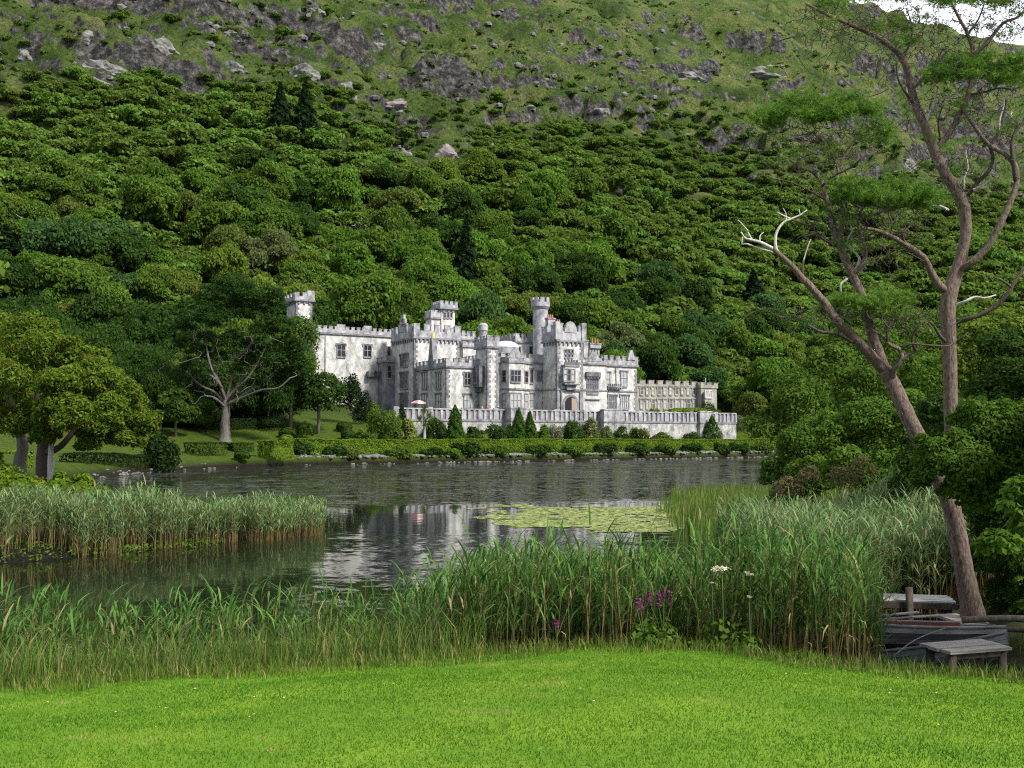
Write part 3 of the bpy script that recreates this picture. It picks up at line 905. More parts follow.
# attic block behind it
v_ = 2.5
block('attic', Uat(463, v_), Uat(476, v_), v_, v_ + 5.5, Zat(347, Uat(463, v_), v_), Zat(342, Uat(463, v_), v_), z0=zsC - 1, q=False, corbel=False, mer=.9, gap=.6, low=.8)
v_ = 13
block('wing', Uat(457, v_), Uat(474, v_), v_, v_ + 4, Zat(340, Uat(457, v_), v_), Zat(331, Uat(457, v_), v_), z0=zsC - 1, q=False, corbel=False, mer=.9, gap=.6, low=.35)

# --- corner turret of the bay front
dV = cV - 3.6
dU0 = Uat(487.5, dV)
dU1 = Uat(498, dV)
dV1 = Vat(475.5, dU0)
zsD, zcD = Zat(348, dU0, dV), Zat(336, dU0, dV)
block('turret', dU0, dU1, dV, dV1, zsD, zcD, mer=.9, gap=.55, corbel=False, low=.6)
dc = MB()
uc, vc = dU0 + 1.1, dV1 - 1.2
z1_ = Zat(323, uc, vc)
dc.cyl((uc, vc), .85, .85, zsD, z1_ - 1.6, PARA_ST, 10); dc.cyl((uc, vc), 1.02, 1.02, z1_ - 1.6, z1_ - .5, PARA_ST, 10)
dc.cyl((uc, vc), 1.02, .45, z1_ - .498, z1_, PARA_ST, 10)
dc.build('chimney', castle)
# corbelled oriel in the angle under the turret
zo0, zo1 = Zat(387, dU0 - .5, dV + 2), Zat(366, dU0 - .5, dV + 2)
ob = MB()
ob.box((dU0 - 1.3, dV + 1.2, zo0), (dU0 + .05, dV + 5.2, zo1), DARK_ST)
ob.prism([(dU0 - .8, dV + 1.7), (dU0 + .04, dV + 1.7), (dU0 + .04, dV + 4.7), (dU0 - .8, dV + 4.7)], zo0 - 1.0, zo0 - .003, DARK_ST)
ob.build('oriel', castle)
window(('l', dU0 - 1.3), dV + 2.0, dV + 4.2, zo0 + .9, zo1 - .7, 2, 2, GLASS_G, False)

# --- bay front
eV = dV + 0.7
eU0, eU1 = dU1 - .4, Uat(545, eV)
zsE, zcE = Zat(362.5, eU0, eV), Zat(353, eU0, eV)
block('wing', eU0, eU1, eV, 6, zsE, zcE, corbel=False, mer=.9, gap=.7, bands=(Zat(389.5, eU0, eV),), q=True)
bV = eV - 2.3
k0, k1, k2, k3 = Uat(500, eV), Uat(509, bV), Uat(522, bV), Uat(530.5, eV)
bb = MB()
bb.prism([(k0, eV + .1), (k1, bV), (k2, bV), (k3, eV + .1)], TERR - 2, zsE - .1, WALL_ST)
e_ = .22
bay = bb.build('bay', castle)
bs = MB()
for za, zb in ((zsE - .097, zsE + .36), (Zat(389.6, k1, bV), Zat(388, k1, bV))):
    bs = MB()
    bs.prism([(k0 - e_, eV), (k1 - e_ * .6, bV - e_), (k2 + e_ * .6, bV - e_), (k3 + e_, eV)], za, zb, TRIM_ST)
    bs.build('string_course', bay)
bp = MB()
bp.prism([(k0 - e_, eV + .02), (k1 - e_ * .6, bV - e_), (k2 + e_ * .6, bV - e_), (k3 + e_, eV + .02)], zsE + .363, zsE + 1.1, PARA_ST)
for i in range(4):
    a = k1 + (k2 - k1) * (i + .1) / 4
    bp.box((a, bV - e_ + .01, zsE + 1.08), (a + (k2 - k1) * .17, bV + .2, zsE + 1.8), PARA_ST)
bp.build('battlement', bay)
gb = MB()
gc = (k1 + k2) / 2
gb.extr([(gc - 2.0, bV - .26, zsE + .9), (gc + 2.0, bV - .26, zsE + .9), (gc + 1.1, bV - .26, zsE + 1.9), (gc, bV - .26, zsE + 3.2), (gc - 1.1, bV - .26, zsE + 1.9)], (0, .5, 0), PARA_ST)
gb.build('gable', bay)
win_front(515.5, 370.5, 381.5, 9.5, bV, 3, 2, GLASS_D, hood=False); win_front(515.5, 393.5, 408, 10.5, bV, 3, 2, GLASS_P, hood=False)
win_front(529.5, 369.5, 382.5, 6.5, eV, 3, 1, GLASS_D); win_front(529.5, 394, 408, 8, eV, 3, 2, GLASS_P)
win_front(540, 372, 380, 4, eV, 2, 2, GLASS_G)
# slanted cheek windows of the bay
def slant_window(p, q, z0, z1, glass):
    P, Q = Vector((p[0], p[1], 0)), Vector((q[0], q[1], 0))
    d = (Q - P).normalized(); nrm = Vector((d.y, -d.x, 0))
    A, B = P + d * ((Q - P).length * .32), P + d * ((Q - P).length * .68)
    def slab(a, b, za, zb, out, m, mb):
        pts = [a + Vector((0, 0, za)), b + Vector((0, 0, za)), b + Vector((0, 0, zb)), a + Vector((0, 0, zb))]
        mb.extr([x - nrm * .1 for x in pts], nrm * (out + .1), m)
    f = MB()
    slab(A - d * .2, A, z0 - .2, z1 + .2, .13, TRIM_ST, f); slab(B, B + d * .2, z0 - .2, z1 + .2, .13, TRIM_ST, f)
    slab(A, B, z1, z1 + .2, .128, TRIM_ST, f); slab(A, B, z0 - .2, z0, .127, TRIM_ST, f)
    mid = (z0 + z1) / 2
    slab(A, B, mid - .07, mid + .07, .1, TRIM_ST, f)
    o = f.build('window', castle)
    g_ = MB(); slab(A, B, z0, z1, .03, glass, g_); g_.build('pane', o)
zu0, zu1 = Zat(381.5, k1, bV), Zat(370.5, k1, bV)
zl0, zl1 = Zat(408, k1, bV), Zat(393.5, k1, bV)
for z0_, z1_, gl in ((zu0, zu1, GLASS_D), (zl0, zl1, GLASS_P)):
    slant_window((k0, eV + .1), (k1, bV), z0_, z1_, gl)
    slant_window((k2, bV), (k3, eV + .1), z0_, z1_, gl)
# glazed lantern on the roof behind the bay
ln = MB()
lu, lv2 = Uat(506, 0.5), 0.5
zl = Zat(341, Uat(506, 0.5), 0.5) - 3.0
for i in range(7):
    a0, a1 = math.pi / 2 * i / 7, math.pi / 2 * (i + 1) / 7
    ln.cyl((lu, lv2), 2.9 * math.cos(a0) + .02, 2.9 * math.cos(a1) + .02, zl + 1.5 + 1.5 * math.sin(a0), zl + 1.5 + 1.5 * math.sin(a1), SKYLIGHT, 16)
ln.cyl((lu, lv2), 2.9, 2.9, zl, zl + 1.49, PARA_ST, 16)
ln.build('roof_lantern', castle)

# --- block behind with the round tower
v_ = 5.0
rU0 = Uat(516, v_)
block('wing', rU0, Uat(549, v_), v_, v_ + 8, Zat(343, rU0, v_), Zat(334, rU0, v_), q=False, mer=1.1, gap=.6, corbel=False, low=.4)
for pc in (519, 531): win_front(pc, 347, 356, 2.6, v_, 1, 1, GLASS_D, hood=False)
rv = 2.0
gu = Uat(540.5, rv)
gr = (Uat(547, rv) - Uat(534, rv)) / 2
rt = MB()
zg0, zg1 = Zat(310, gu, rv), Zat(298.5, gu, rv)
rt.cyl((gu, rv), gr, gr, TERR, zg0, PARA_ST, 20); rt.cyl((gu, rv), gr * 1.02, gr * 1.25, zg0, zg0 + .7, TRIM_ST, 20)
o_rt = rt.build('round_tower', castle)
rb = MB()
rb.cyl((gu, rv), gr * 1.25, gr * 1.25, zg0 + .702, zg1 - 1.0, PARA_ST, 20)
for i in range(9):
    a0, a1 = 2 * math.pi * i / 9, 2 * math.pi * (i + .6) / 9
    pts = [(gu + r_ * math.cos(a), rv + r_ * math.sin(a)) for r_, aa_ in ((gr * 1.25, (a0, (a0 + a1) / 2, a1)), (gr * .85, (a1, a0))) for a in aa_]
    rb.prism(pts, zg1 - 1.02, zg1 + .1, PARA_ST)
rb.build('battlement', o_rt)
zz = Zat(334, gu, rv)
sl = MB(); sl.box((gu - .25, rv - gr - .06, zz - 1.1), (gu + .25, rv - gr + .4, zz + .9), INTERIOR_DARK); sl.build('arrow_slit', o_rt)

# --- entrance tower
hV = eV - 5.6
hU0, hU1 = Uat(557.5, hV), Uat(583, hV)
hD = Vat(543, hU0)
zsH, zcH = Zat(341.5, hU0, hV), Zat(325, hU0, hV)
zb1 = Zat(390, hU0, hV)
block('entrance_tower', hU0, hU1, hV, hD, zsH, zcH, mer=1.5, gap=1.3, bands=(zb1,), low=.62)
pm = MB()      # rounded pediment in the middle of the parapet
um = (hU0 + hU1) / 2
pm.extr([(um + 1.5 * math.cos(t), hV - .33, zcH - 1.4 + 2.3 * math.sin(t)) for t in [math.pi * i / 10 for i in range(11)]], (0, .5, 0), PARA_ST)
pm.build('pediment', castle)
cn = MB()      # corner pinnacles
for uu in (hU0 - .1, hU1 + .1):
    cn = MB(); cn.box((uu - .55, hV - .4, zsH + .4), (uu + .55, hV + .7, zcH + .7), PARA_ST); cn.build('pinnacle', castle)
for py0, py1 in ((350, 353), (353.8, 357)):
    for k in range(3): win_front(565.6 + 3.3 * k, py0, py1, 1.5, hV, 1, 1, GLASS_D, hood=False)
# oriel balcony
ou0, ou1 = Uat(562.5, hV), Uat(576, hV)
oz0, oz1 = Zat(384, um, hV), Zat(367, um, hV)
oo = MB()
oo.box((ou0, hV - 1.1, oz0), (ou1, hV + .1, oz1), WALL_ST)
o_or = oo.build('oriel', castle)
op = MB()
op.box((ou0 - .2, hV - 1.3, oz1 + .003), (ou1 + .2, hV - .005, oz1 + .3), TRIM_ST)
op.box((ou0 - .1, hV - 1.22, oz1 + .303), (ou1 + .1, hV - .9, Zat(362.5, um, hV)), DARK_ST)
for i in range(5):
    a = ou0 + (ou1 - ou0) * (i + .1) / 5
    op.box((a, hV - 1.21, Zat(362.5, um, hV) - .01), (a + .38, hV - .92, Zat(360.3, um, hV)), DARK_ST)
op.build('balcony', o_or); op = MB()
op.box((ou0 - .2, hV - 1.28, oz0 - .25), (ou1 + .2, hV - .004, oz0 - .003), DARK_ST)
op.prism([(ou0 + .6, hV - .75), (ou1 - .6, hV - .75), (ou1 - .6, hV - .005), (ou0 + .6, hV - .005)], oz0 - 1.25, oz0 - .253, TRIM_ST)
op.build('corbel', o_or)
win_front(569.3, 369.5, 380.5, 10.5, hV - 1.1, 3, 2, GLASS_P, hood=False)
win_front(569, 369.5, 380.5, 2.2, hV - 1.16, 1, 1, GLASS_D, hood=False)
# arched doorway
du0, du1 = Uat(564.5, hV), Uat(576.5, hV)
dz1 = Zat(397, um, hV)
cx_, hw = (du0 + du1) / 2, (du1 - du0) / 2
zsp = dz1 - hw * .9
def arch_pts(w, top, y): return [(cx_ - w, y, TERR - .5), (cx_ + w, y, TERR - .5)] + [(cx_ + w * math.cos(t), y, zsp + (top - zsp) * math.sin(t)) for t in [math.pi * i / 12 for i in range(13)]]
da = MB()
da.extr(arch_pts(hw + .45, dz1 + .5, hV - .22), (0, .25, 0), TRIM_ST)
da.box((cx_ - hw - 1.2, hV - .3, Zat(391.3, um, hV)), (cx_ + hw + 1.2, hV - .01, Zat(390.4, um, hV) - .1), TRIM_ST)
for sgn in (-1, 1): da.box((cx_ + sgn * (hw + .85) - .18, hV - .3, TERR), (cx_ + sgn * (hw + .85) + .18, hV - .01, Zat(391.4, um, hV)), TRIM_ST)
o_door = da.build('doorway', castle)
dh = MB(); dh.extr(arch_pts(hw, dz1, hV - .26), (0, .03, 0), INTERIOR_DARK); dh.build('painted_opening', o_door)
dl = MB()
dl.extr([(cx_ + .1, hV - .30, TERR), (cx_ + hw * .98, hV - .30, TERR), (cx_ + hw * .98, hV - .30, zsp), (cx_ + hw * .75, hV - .30, zsp + hw * .6), (cx_ + .1, hV - .30, dz1 - .15)], (0, .05, 0), DOOR_W)
dl.build('door', o_door)
# chimneys behind the entrance tower
for (p0, p1, py, pot_n) in ((548.5, 555.5, 319, 3), (557, 563, 324, 2)):
    c = MB(); vv = hD + 1.5
    a, b = Uat(p0, vv), Uat(p1, vv)
    zt = Zat(py, a, vv)
    c.box((a, vv, zsH - 3), (b, vv + 1.2, zt), PARA_ST); c.box((a - .12, vv - .12, zt + .003), (b + .12, vv + 1.32, zt + .3), TRIM_ST)
    o = c.build('chimney', castle)
    c = MB(); pots(c, (a + b) / 2, vv + .6, zt + .3, pot_n, POT, .75, .22, .5); c.build('chimney_pot', o)

# --- east block
iV = hV + 1.6
iU0, iM, iU1 = hU1 - .2, Uat(604.5, iV), Uat(637, iV)
zsI, zcI = Zat(366, iM, iV), Zat(356, iM, iV)
block('wing', iM, iU1, iV, 2, zsI, zcI, corbel=False, mer=.95, gap=.7, bands=(Zat(391.5, iM, iV),), low=.5)
iW = iV - .7
block('gable_bay', iU0, iM + .1, iW, 2.2, Zat(364.2, iU0, iW), Zat(358, iU0, iW), corbel=False, bands=(Zat(390.5, iU0, iW),), mer=1, gap=.7, q=False, low=.6)
gg = MB()
ua, ub = Uat(585, iW), Uat(602, iW)
um2, zg = (ua + ub) / 2, Zat(361, um2 if False else ua, iW)
gg.extr([(ua, iW - .3, zg), (ub, iW - .3, zg), (ub - .9, iW - .3, zg + .8), (um2 + .5, iW - .3, Zat(352, um2, iW)), (um2 - .5, iW - .3, Zat(352, um2, iW)), (ua + .9, iW - .3, zg + .8)], (0, .45, 0), PARA_ST)
gg.build('gable', castle)
gp = MB(); a = Uat(631, iV)
gp.extr([(a - 1.0, iV - .35, zcI - .6), (a + 1.0, iV - .35, zcI - .6), (a + .25, iV - .35, zcI + 1.5), (a - .25, iV - .35, zcI + 1.5)], (0, .55, 0), PARA_ST)
gp.build('gable', castle)
# the great hall window with pointed lights under a dark hood
win_front(592.5, 377, 393, 11, iW, 5, 2, GLASS_G, hood=False)
hw_ = MB(); a, b = Uat(585.5, iW), Uat(599.8, iW)
hw_.box((a, iW - .5, Zat(376.3, a, iW)), (b, iW - .02, Zat(372, a, iW)), DARK_ST)
for i in range(10):
    s = a + (b - a) * (i + .5) / 10
    hw_.box((s - .1, iW - .42, Zat(376.3, a, iW) - .5), (s + .1, iW - .03, Zat(376.3, a, iW) - .003), DARK_ST)
hw_.build('window_hood', castle)
hw_ = MB(); hw_.box((a, iW - .3, Zat(399.8, a, iW)), (b, iW - .02, Zat(399, a, iW)), DARK_ST); hw_.build('window_sill', castle)
win_front(608, 373, 386, 3.4, iV, 1, 2, GLASS_P); win_front(624, 372, 386, 5.6, iV, 2, 2, GLASS_P)
win_front(612.3, 396, 408.5, 7.6, iV, 4, 2, GLASS_G); win_front(624.5, 396, 408.5, 7.6, iV, 4, 2, GLASS_P)
bl = MB(); a, b = Uat(606, iV), Uat(620.5, iV); zz = Zat(387.5, a, iV)
bl.box((a, iV - .8, zz), (b, iV - .01, zz + .3), TRIM_ST)
for i in range(7):
    s = a + (b - a) * (i + .5) / 7
    bl.box((s - .14, iV - .7, zz - .4), (s + .14, iV - .02, zz - .003), TRIM_ST); bl.box((s - .12, iV - .75, zz + .303), (s + .12, iV - .5, zz + .8), TRIM_ST)
bl.build('balcony', castle)
pipe = MB(); a = Uat(616, iV)
pipe.tube([(a, iV - .12, zsI - .3), (a, iV - .12, TERR + 6.4)], [.09, .09], TRIM_ST, 6); pipe.build('drain_pipe', castle)
# stacks behind with orange pots
for (p0, p1, pt_, n_, hp) in ((584, 588.5, 341, 0, 0), (590.5, 601.5, 344, 3, 1.15)):
    c = MB(); vv = -1.5
    a, b = Uat(p0, vv), Uat(p1, vv); zt = Zat(pt_, a, vv)
    if n_ == 0: c.box((a, vv, zsI - 2), (b, vv + 1.4, zt), PARA_ST)
    else:
        for i in range(4):
            s = a + (b - a) * (i + .5) / 4
            c.cyl((s, vv + .7), .31, .31, zsI - 2, zt - .3, PARA_ST, 8)
        c.box((a, vv, zt - .9), (b, vv + 1.4, zt), PARA_ST)
    c.box((a - .12, vv - .12, zt + .003), (b + .12, vv + 1.52, zt + .3), TRIM_ST)
    o = c.build('chimney', castle)
    if n_:
        c = MB()
        pots(c, (a + b) / 2 + .25, vv + .7, zt + .3, n_, POT, hp, .2, .78); c.build('chimney_pot', o)

# --- rear wing to the west and its far tower
wV = aD + 3.0
wU0, wU1 = Uat(312, wV), Uat(396, wV)
zsW, zcW = Zat(336.5, wU1 - 6, wV), Zat(329, wU1 - 6, wV)
block('wing', wU0, wU1, wV, wV + 9, zsW, zcW, z0=6, corbel=False, mer=.7, gap=.55, q=True, low=.62)
for p0, p1 in ((336, 344), (363, 370.5)):
    wp = MB(); wp.box((Uat(p0, wV), wV - .34, zsW + .4), (Uat(p1, wV), wV + .3, zcW + .6), PARA_ST); wp.build('pinnacle', castle)
win_front(340.5, 345, 356.5, 7.6, wV, 2, 2, GLASS_D); win_front(367, 345.5, 356.5, 7, wV, 2, 2, GLASS_D); win_front(388.3, 347, 355, 2.6, wV, 1, 2, GLASS_D, hood=False)
wd = MB(); a, b = Uat(366, wV), Uat(389, wV)
wd.box((a, wV - 1.4, Zat(377, a, wV)), (b, wV - .01, Zat(371.5, a, wV)), DARK_ST)
for i in range(8):
    s = a + (b - a) * (i + .5) / 8
    wd.box((s - .12, wV - 1.38, Zat(371.5, a, wV) + .003), (s + .12, wV - 1.1, Zat(370, a, wV)), TRIM_ST)
wd.build('covered_passage', castle)
dp = MB(); a = Uat(324.5, wV); dp.tube([(a, wV - .13, zsW - .2), (a, wV - .13, Zat(372, a, wV))], [.1, .1], TRIM_ST, 6); dp.build('drain_pipe', castle)
xv = wV + 12
xU0, xU1 = Uat(295, xv), Uat(311, xv)
block('tower', xU0, xU1, xv, xv + 7, Zat(302, xU1, xv), Zat(294, xU1, xv), z0=6, mer=1.2, gap=.8, over=.45)
xt = MB(); a = xU1 - .3; xt.box((a - 1.0, xv - .5, Zat(301, a, xv)), (a + .6, xv + 1.1, Zat(291, a, xv)), PARA_ST); xt.build('pinnacle', castle)

# ------------------------------------------------------------------ low beige wing beyond the castle
jV = iV + 6
school = empty('school_wing', (CO_X, CO_Y, 0), THETA, 'long low beige two storey building with toothed parapet right of the castle', 'building')
jU0, jU1, jU2 = iU1 + .3, Uat(697, jV), Uat(717, jV - 1.5)
zj = Zat(390.5, jU0, jV) + .1
mb = MB(); mb.box((jU0, jV, TERR - 2), (jU1, jV + 10, Zat(387, jU0 + 10, jV)), BEIGE_ST); o = mb.build('wall', school)
zj = Zat(387, jU0 + 10, jV); zj1 = Zat(381, jU0 + 10, jV)
mb = MB(); merlons(mb, jU0, jU1, jV - .15, jV + 10, zj + .003, zj1, BEIGE_ST, 1.5, .95, sides='fb', low=.45); mb.build('battlement', o)
mb = MB(); mb.box((jU1 - .05, jV - 1.5, TERR - 2), (jU2, jV + 11, zj), BEIGE_ST); o = mb.build('pavilion', school)
mb = MB(); merlons(mb, jU1 - .25, jU2 + .2, jV - 1.7, jV + 11.2, zj + .004, zj1 - .2, BEIGE_ST, 1.2, .8, sides='flrb', low=.6); mb.build('battlement', o)
mb = MB(); mb.prism([(Uat(703, jV - 1.5), jV - 1.6), (Uat(705, jV - 2.5), jV - 2.5), (Uat(712, jV - 2.5), jV - 2.5), (Uat(714, jV - 1.5), jV - 1.6)], TERR - 1, Zat(398, jU1, jV) + 1.3, BEIGE_ST); mb.build('bay', o)
_c = castle; castle = school
for i in range(10):
    px = 641.5 + i * (694 - 641.5) / 9
    for py0, py1 in ((387.5, 394), (400, 408)):
        win_front(px, py0, py1, 2.4, jV, 1, 2, GLASS_P if (i * 7 + int(py0)) % 3 else GLASS_G, hood=True, frame=BEIGE_ST)
win_front(708.5, 391, 397, 6, jV - 2.5, 3, 1, GLASS_P, hood=False, frame=WALL_ST)
castle = _c
mb = MB(); mb.tube([(jU1 + 3.5, jV + 1, zj), (jU1 + 3.5, jV + 1, zj1 + 1.2)], [.16, .12], TRIM_ST, 6); mb.build('flagstaff', school)

# ------------------------------------------------------------------ terrace wall
WALL_W = stone('limewashed terrace wall', (0.12, 0.12, 0.115), (0.45, 0.45, 0.44), (0.03, 0.033, 0.026), 0.9, 0.9, 0.4, 0.35, 3.0)
twall = empty('terrace_wall', (CO_X, CO_Y, 0), THETA, 'long whitewashed stone terrace wall with grey stone balustrade below the castle', 'wall')
tU0, tU1 = Uat(396, WALL_V), Uat(736, WALL_V)
zs_t = Zat(421.5, Uat(470, WALL_V), WALL_V)
mb = MB(); mb.box((tU0, WALL_V, 2.5), (tU1, WALL_V + .7, zs_t), WALL_W)
for p0, p1, dv in ((511, 532, 2.2), (604, 622, 1.6), (700, 712, .8)):
    mb.box((Uat(p0, WALL_V - dv), WALL_V - dv, 2.5), (Uat(p1, WALL_V - dv), WALL_V - .002, zs_t - .001), WALL_W if p0 != 511 else WALL_W)
mb.build('wall', twall)
zt1 = TERR + 0.95
mb = MB()
mb.box((tU0 - .1, WALL_V - .14, zs_t + .003), (tU1 + .1, WALL_V + .8, zs_t + .4), TRIM_ST)
mb.build('string_course', twall)
mb = MB()
mb.box((tU0, WALL_V + .16, zs_t + .403), (tU1, WALL_V + .30, zt1 - .25), TRIM_ST)  # darker infill paints the shaded gaps of an open balustrade
n = int((tU1 - tU0) / 1.15)
for i in range(n + 1):
    s = tU0 + (tU1 - tU0) * i / n
    big = i % 6 == 0
    w = .46 if big else .24 + .1 * ((i * 7) % 3 == 0)
    mb.box((s - w, WALL_V - .06, zs_t + .405), (s + w, WALL_V + .34, zt1 + (.2 if big else -.26)), PARA_ST)
mb.box((tU0 - .1, WALL_V - .1, zt1 - .247), (tU1 + .1, WALL_V + .42, zt1), PARA_ST)
for p0, p1, dv in ((511, 532, 2.2), (604, 622, 1.6), (700, 712, .8)):
    a, b = Uat(p0, WALL_V - dv), Uat(p1, WALL_V - dv)
    mb.box((a - .12, WALL_V - dv - .14, zs_t + .002), (b + .12, WALL_V - .2, zs_t + .37), TRIM_ST)
    mb.box((a, WALL_V - dv, zs_t + .373), (b, WALL_V - .21, zt1 + .08), PARA_ST)
    mb.box((a - .1, WALL_V - dv - .1, zt1 + .083), (b + .1, WALL_V - .15, zt1 + .3), PARA_ST)
mb.build('balustrade', twall)
# return wall at the west end, stepping back to the tower
mb = MB()
mb.box((tU0 + .003, WALL_V + .705, 2.5), (tU0 + .6, WALL_V + 24, zt1 - .5), PARA_ST); mb.build('return_wall', twall)
# ------------------------------------------------------------------ trees and shrubs of the garden
def tree(name, base, h, rad, species, label, cat='tree', group=None, n=5000, size=0.45, trunk=0.28, seed=1, lobes=None, crown_from=0.28,
         bark=None, flat=0.75, limbs=4, jitter=0.75, mat=None, aspect=1.45, up=0.25):
    """trunk with limbs, and a crown of leaf faces over many lobes; base is where it stands, h its height, rad the crown's half width"""
    r = np.random.default_rng(seed)
    root = empty(name, base, 0, label, cat, group)
    L = np.array(lobes if lobes is not None else broad_lobes(r, 18, flat), float)
    if lobes is None:
        zlo, zhi = (L[:, 2] - L[:, 3] * .86).min(), (L[:, 2] + L[:, 3] * .86).max()
        c0 = h * crown_from
        k = (h - c0) / (zhi - zlo)
        L[:, 2] = c0 + (L[:, 2] - zlo) * k
        L[:, :2] *= rad * .85
        L[:, 3] *= (rad * .85 * k) ** .5
    me = crown_mesh('crown', L, n, size, mat or LEAF[species], r, jitter, up=up, aspect=aspect)
    link('crown', me, root)
    if trunk > 0:
        tm = trunk_mesh('trunk', h * 0.72, trunk, bark or BARK, r, limbs, rad * .6)
        link('trunk', tm, root)
    return root

def bush(name, base, rx, h, species, label, cat='bush', group=None, n=1500, size=0.22, seed=1, clip=False, cone=False, mat=None, ry=None, jitter=None):
    """a shrub: leaf faces over lobes (loose), over one smooth dome (clipped) or over a cone"""
    r = np.random.default_rng(seed)
    ry = ry or rx
    m = mat or LEAF[species]
    if cone:
        t = r.uniform(0, 1, n) ** .6
        zz = (1 - t) * h
        rr = rx * (t ** .75) * (1 + .12 * np.sin(9 * zz / h + r.uniform(0, 6))) * (1 - .25 * r.uniform(0, 1, n) ** 2)
        a = r.uniform(0, 2 * np.pi, n)
        rr = rr * (1 + .10 * np.sin(a * 5 + zz * 3) + .08 * np.sin(a * 3 - zz * 5))
        P = np.stack([rr * np.cos(a), rr * np.sin(a), zz], 1)
        D = unit(np.stack([np.cos(a), np.sin(a), np.full(n, rx / h * 1.2)], 1))
        N = unit(D + (jitter or .6) * unit(r.normal(size=P.shape)))
        v, q, tt = cards(P, N, size, r)
        me = np_mesh('foliage', v, q, mats=[m], attrs={'tint': tt})
    else:
        if clip:
            L = [(0, 0, h * .5, 1.0)]
            d = unit(r.normal(size=(n, 3))); d[:, 2] = np.where(d[:, 2] < -.5, -d[:, 2], d[:, 2])
            nz = 1 + .05 * np.sin(d[:, 0] * 7 + seed) + .05 * np.sin(d[:, 1] * 8 + d[:, 2] * 6)
            P = d * np.array([rx, ry, h * .52]) * (nz * (1 - .10 * r.uniform(0, 1, n)))[:, None] + np.array([0, 0, h * .48])
            N = unit(d / np.array([rx, ry, h * .5]) * rx + (jitter or .45) * unit(r.normal(size=P.shape)))
            v, q, tt = cards(P, N, size, r)
            me = np_mesh('foliage', v, q, mats=[m], attrs={'tint': tt})
        else:
            L = []
            for i in range(11):
                a = i * 2.4; rr = r.uniform(.15, .72); s = r.uniform(.28, .5)
                zz = r.uniform(.15, .95) * (1 - .55 * rr)
                L.append((rr * math.cos(a), rr * math.sin(a), zz, s))
            L = np.array(L)
            zhi = (L[:, 2] + L[:, 3] * .86).max()
            P, D, k = lobe_points(L, n, r, low=-.6)
            P = P * np.array([rx, ry, h / zhi])
            P[:, 2] = np.maximum(P[:, 2], .02)
            N = unit(D + (jitter or .75) * unit(r.normal(size=P.shape)) + np.array([0, 0, .2]))
            tt = np.clip(.35 * r.uniform(0, 1, len(L))[k] + .65 * r.uniform(0, 1, len(P)), 0, 1)
            v, q, tt = cards(P, N, size, r, tint=tt)
            me = np_mesh('foliage', v, q, mats=[m], attrs={'tint': tt})
    o = link(name, me, None, base)
    return tag(o, label, cat, group)

def hedge(name, path, w, h, species, label, n=3000, size=0.2, seed=1, wob=0.12, cat='hedge', group=None, mat=None, taper=0.05):
    """a clipped hedge along a path of ground points"""
    r = np.random.default_rng(seed)
    P = np.array([tuple(p) for p in path], float)
    seg = np.linalg.norm(np.diff(P[:, :2], axis=0), axis=1); cum = np.concatenate([[0], np.cumsum(seg)])
    s = r.uniform(0, cum[-1], n)
    pt = np.stack([np.interp(s, cum, P[:, i]) for i in range(3)], 1)
    ds = 0.3
    pa = np.stack([np.interp(np.clip(s - ds, 0, cum[-1]), cum, P[:, i]) for i in range(2)], 1)
    pb = np.stack([np.interp(np.clip(s + ds, 0, cum[-1]), cum, P[:, i]) for i in range(2)], 1)
    T = unit(pb - pa); S = np.stack([T[:, 1], -T[:, 0]], 1)      # S points to the right of the path
    hh = h * (1 + wob * .5 * fbm(s / 3.1, s * 0 + seed, 2, seed))
    f = r.uniform(0, 1, n)
    top = f < w / (w + 2 * h)
    side = np.where(r.uniform(0, 1, n) < .5, 1.0, -1.0)
    z = np.where(top, hh, hh * r.uniform(0, 1, n))
    lat = np.where(top, r.uniform(-.5, .5, n) * w, side * w * .5 * (1 + taper - 2 * taper * z / h))
    lat = lat * (1 + wob * fbm(s / 1.3, z / .9, 2, seed + 4))
    z = z + np.where(top, wob * .5 * fbm(s / .9, lat / .8, 2, seed + 9), 0)
    inn = r.uniform(0, 1, n) ** 2 * .18
    P3 = np.stack([pt[:, 0] + S[:, 0] * lat, pt[:, 1] + S[:, 1] * lat, pt[:, 2] + z], 1)
    N = np.where(top[:, None], np.array([0, 0, 1.0]), np.stack([S[:, 0] * side, S[:, 1] * side, np.full(n, .15)], 1))
    P3 = P3 - N * inn[:, None]
    # closed ends
    e = r.uniform(0, 1, n) < min(.15, w / cum[-1])
    N = unit(N + .55 * unit(r.normal(size=P3.shape)))
    c = P[0]
    v, q, tt = cards(P3 - c, N, size, r)
    me = np_mesh('foliage', v, q, mats=[mat or LEAF[species]], attrs={'tint': tt})
    o = link(name, me, None, tuple(c))
    return tag(o, label, cat, group)

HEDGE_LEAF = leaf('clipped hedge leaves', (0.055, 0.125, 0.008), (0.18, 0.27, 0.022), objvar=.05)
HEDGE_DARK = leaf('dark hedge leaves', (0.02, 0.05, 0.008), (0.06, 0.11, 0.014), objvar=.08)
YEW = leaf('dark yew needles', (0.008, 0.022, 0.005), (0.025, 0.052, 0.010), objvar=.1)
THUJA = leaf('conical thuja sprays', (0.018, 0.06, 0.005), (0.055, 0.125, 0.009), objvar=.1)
BARK_CED = wood('cedar bark', (0.035, 0.03, 0.027), (0.16, 0.145, 0.13), 2.2, (3, 3, .6), 0.9, 0.8)
CEDAR_N = leaf('dark cedar needles', (0.012, 0.040, 0.007), (0.045, 0.095, 0.016), objvar=.05)
SEEDY = leaf('sycamore leaves and seeds', (0.045, 0.102, 0.008), (0.155, 0.232, 0.022), (0.17, 0.10, 0.03), 0.06, objvar=.05)
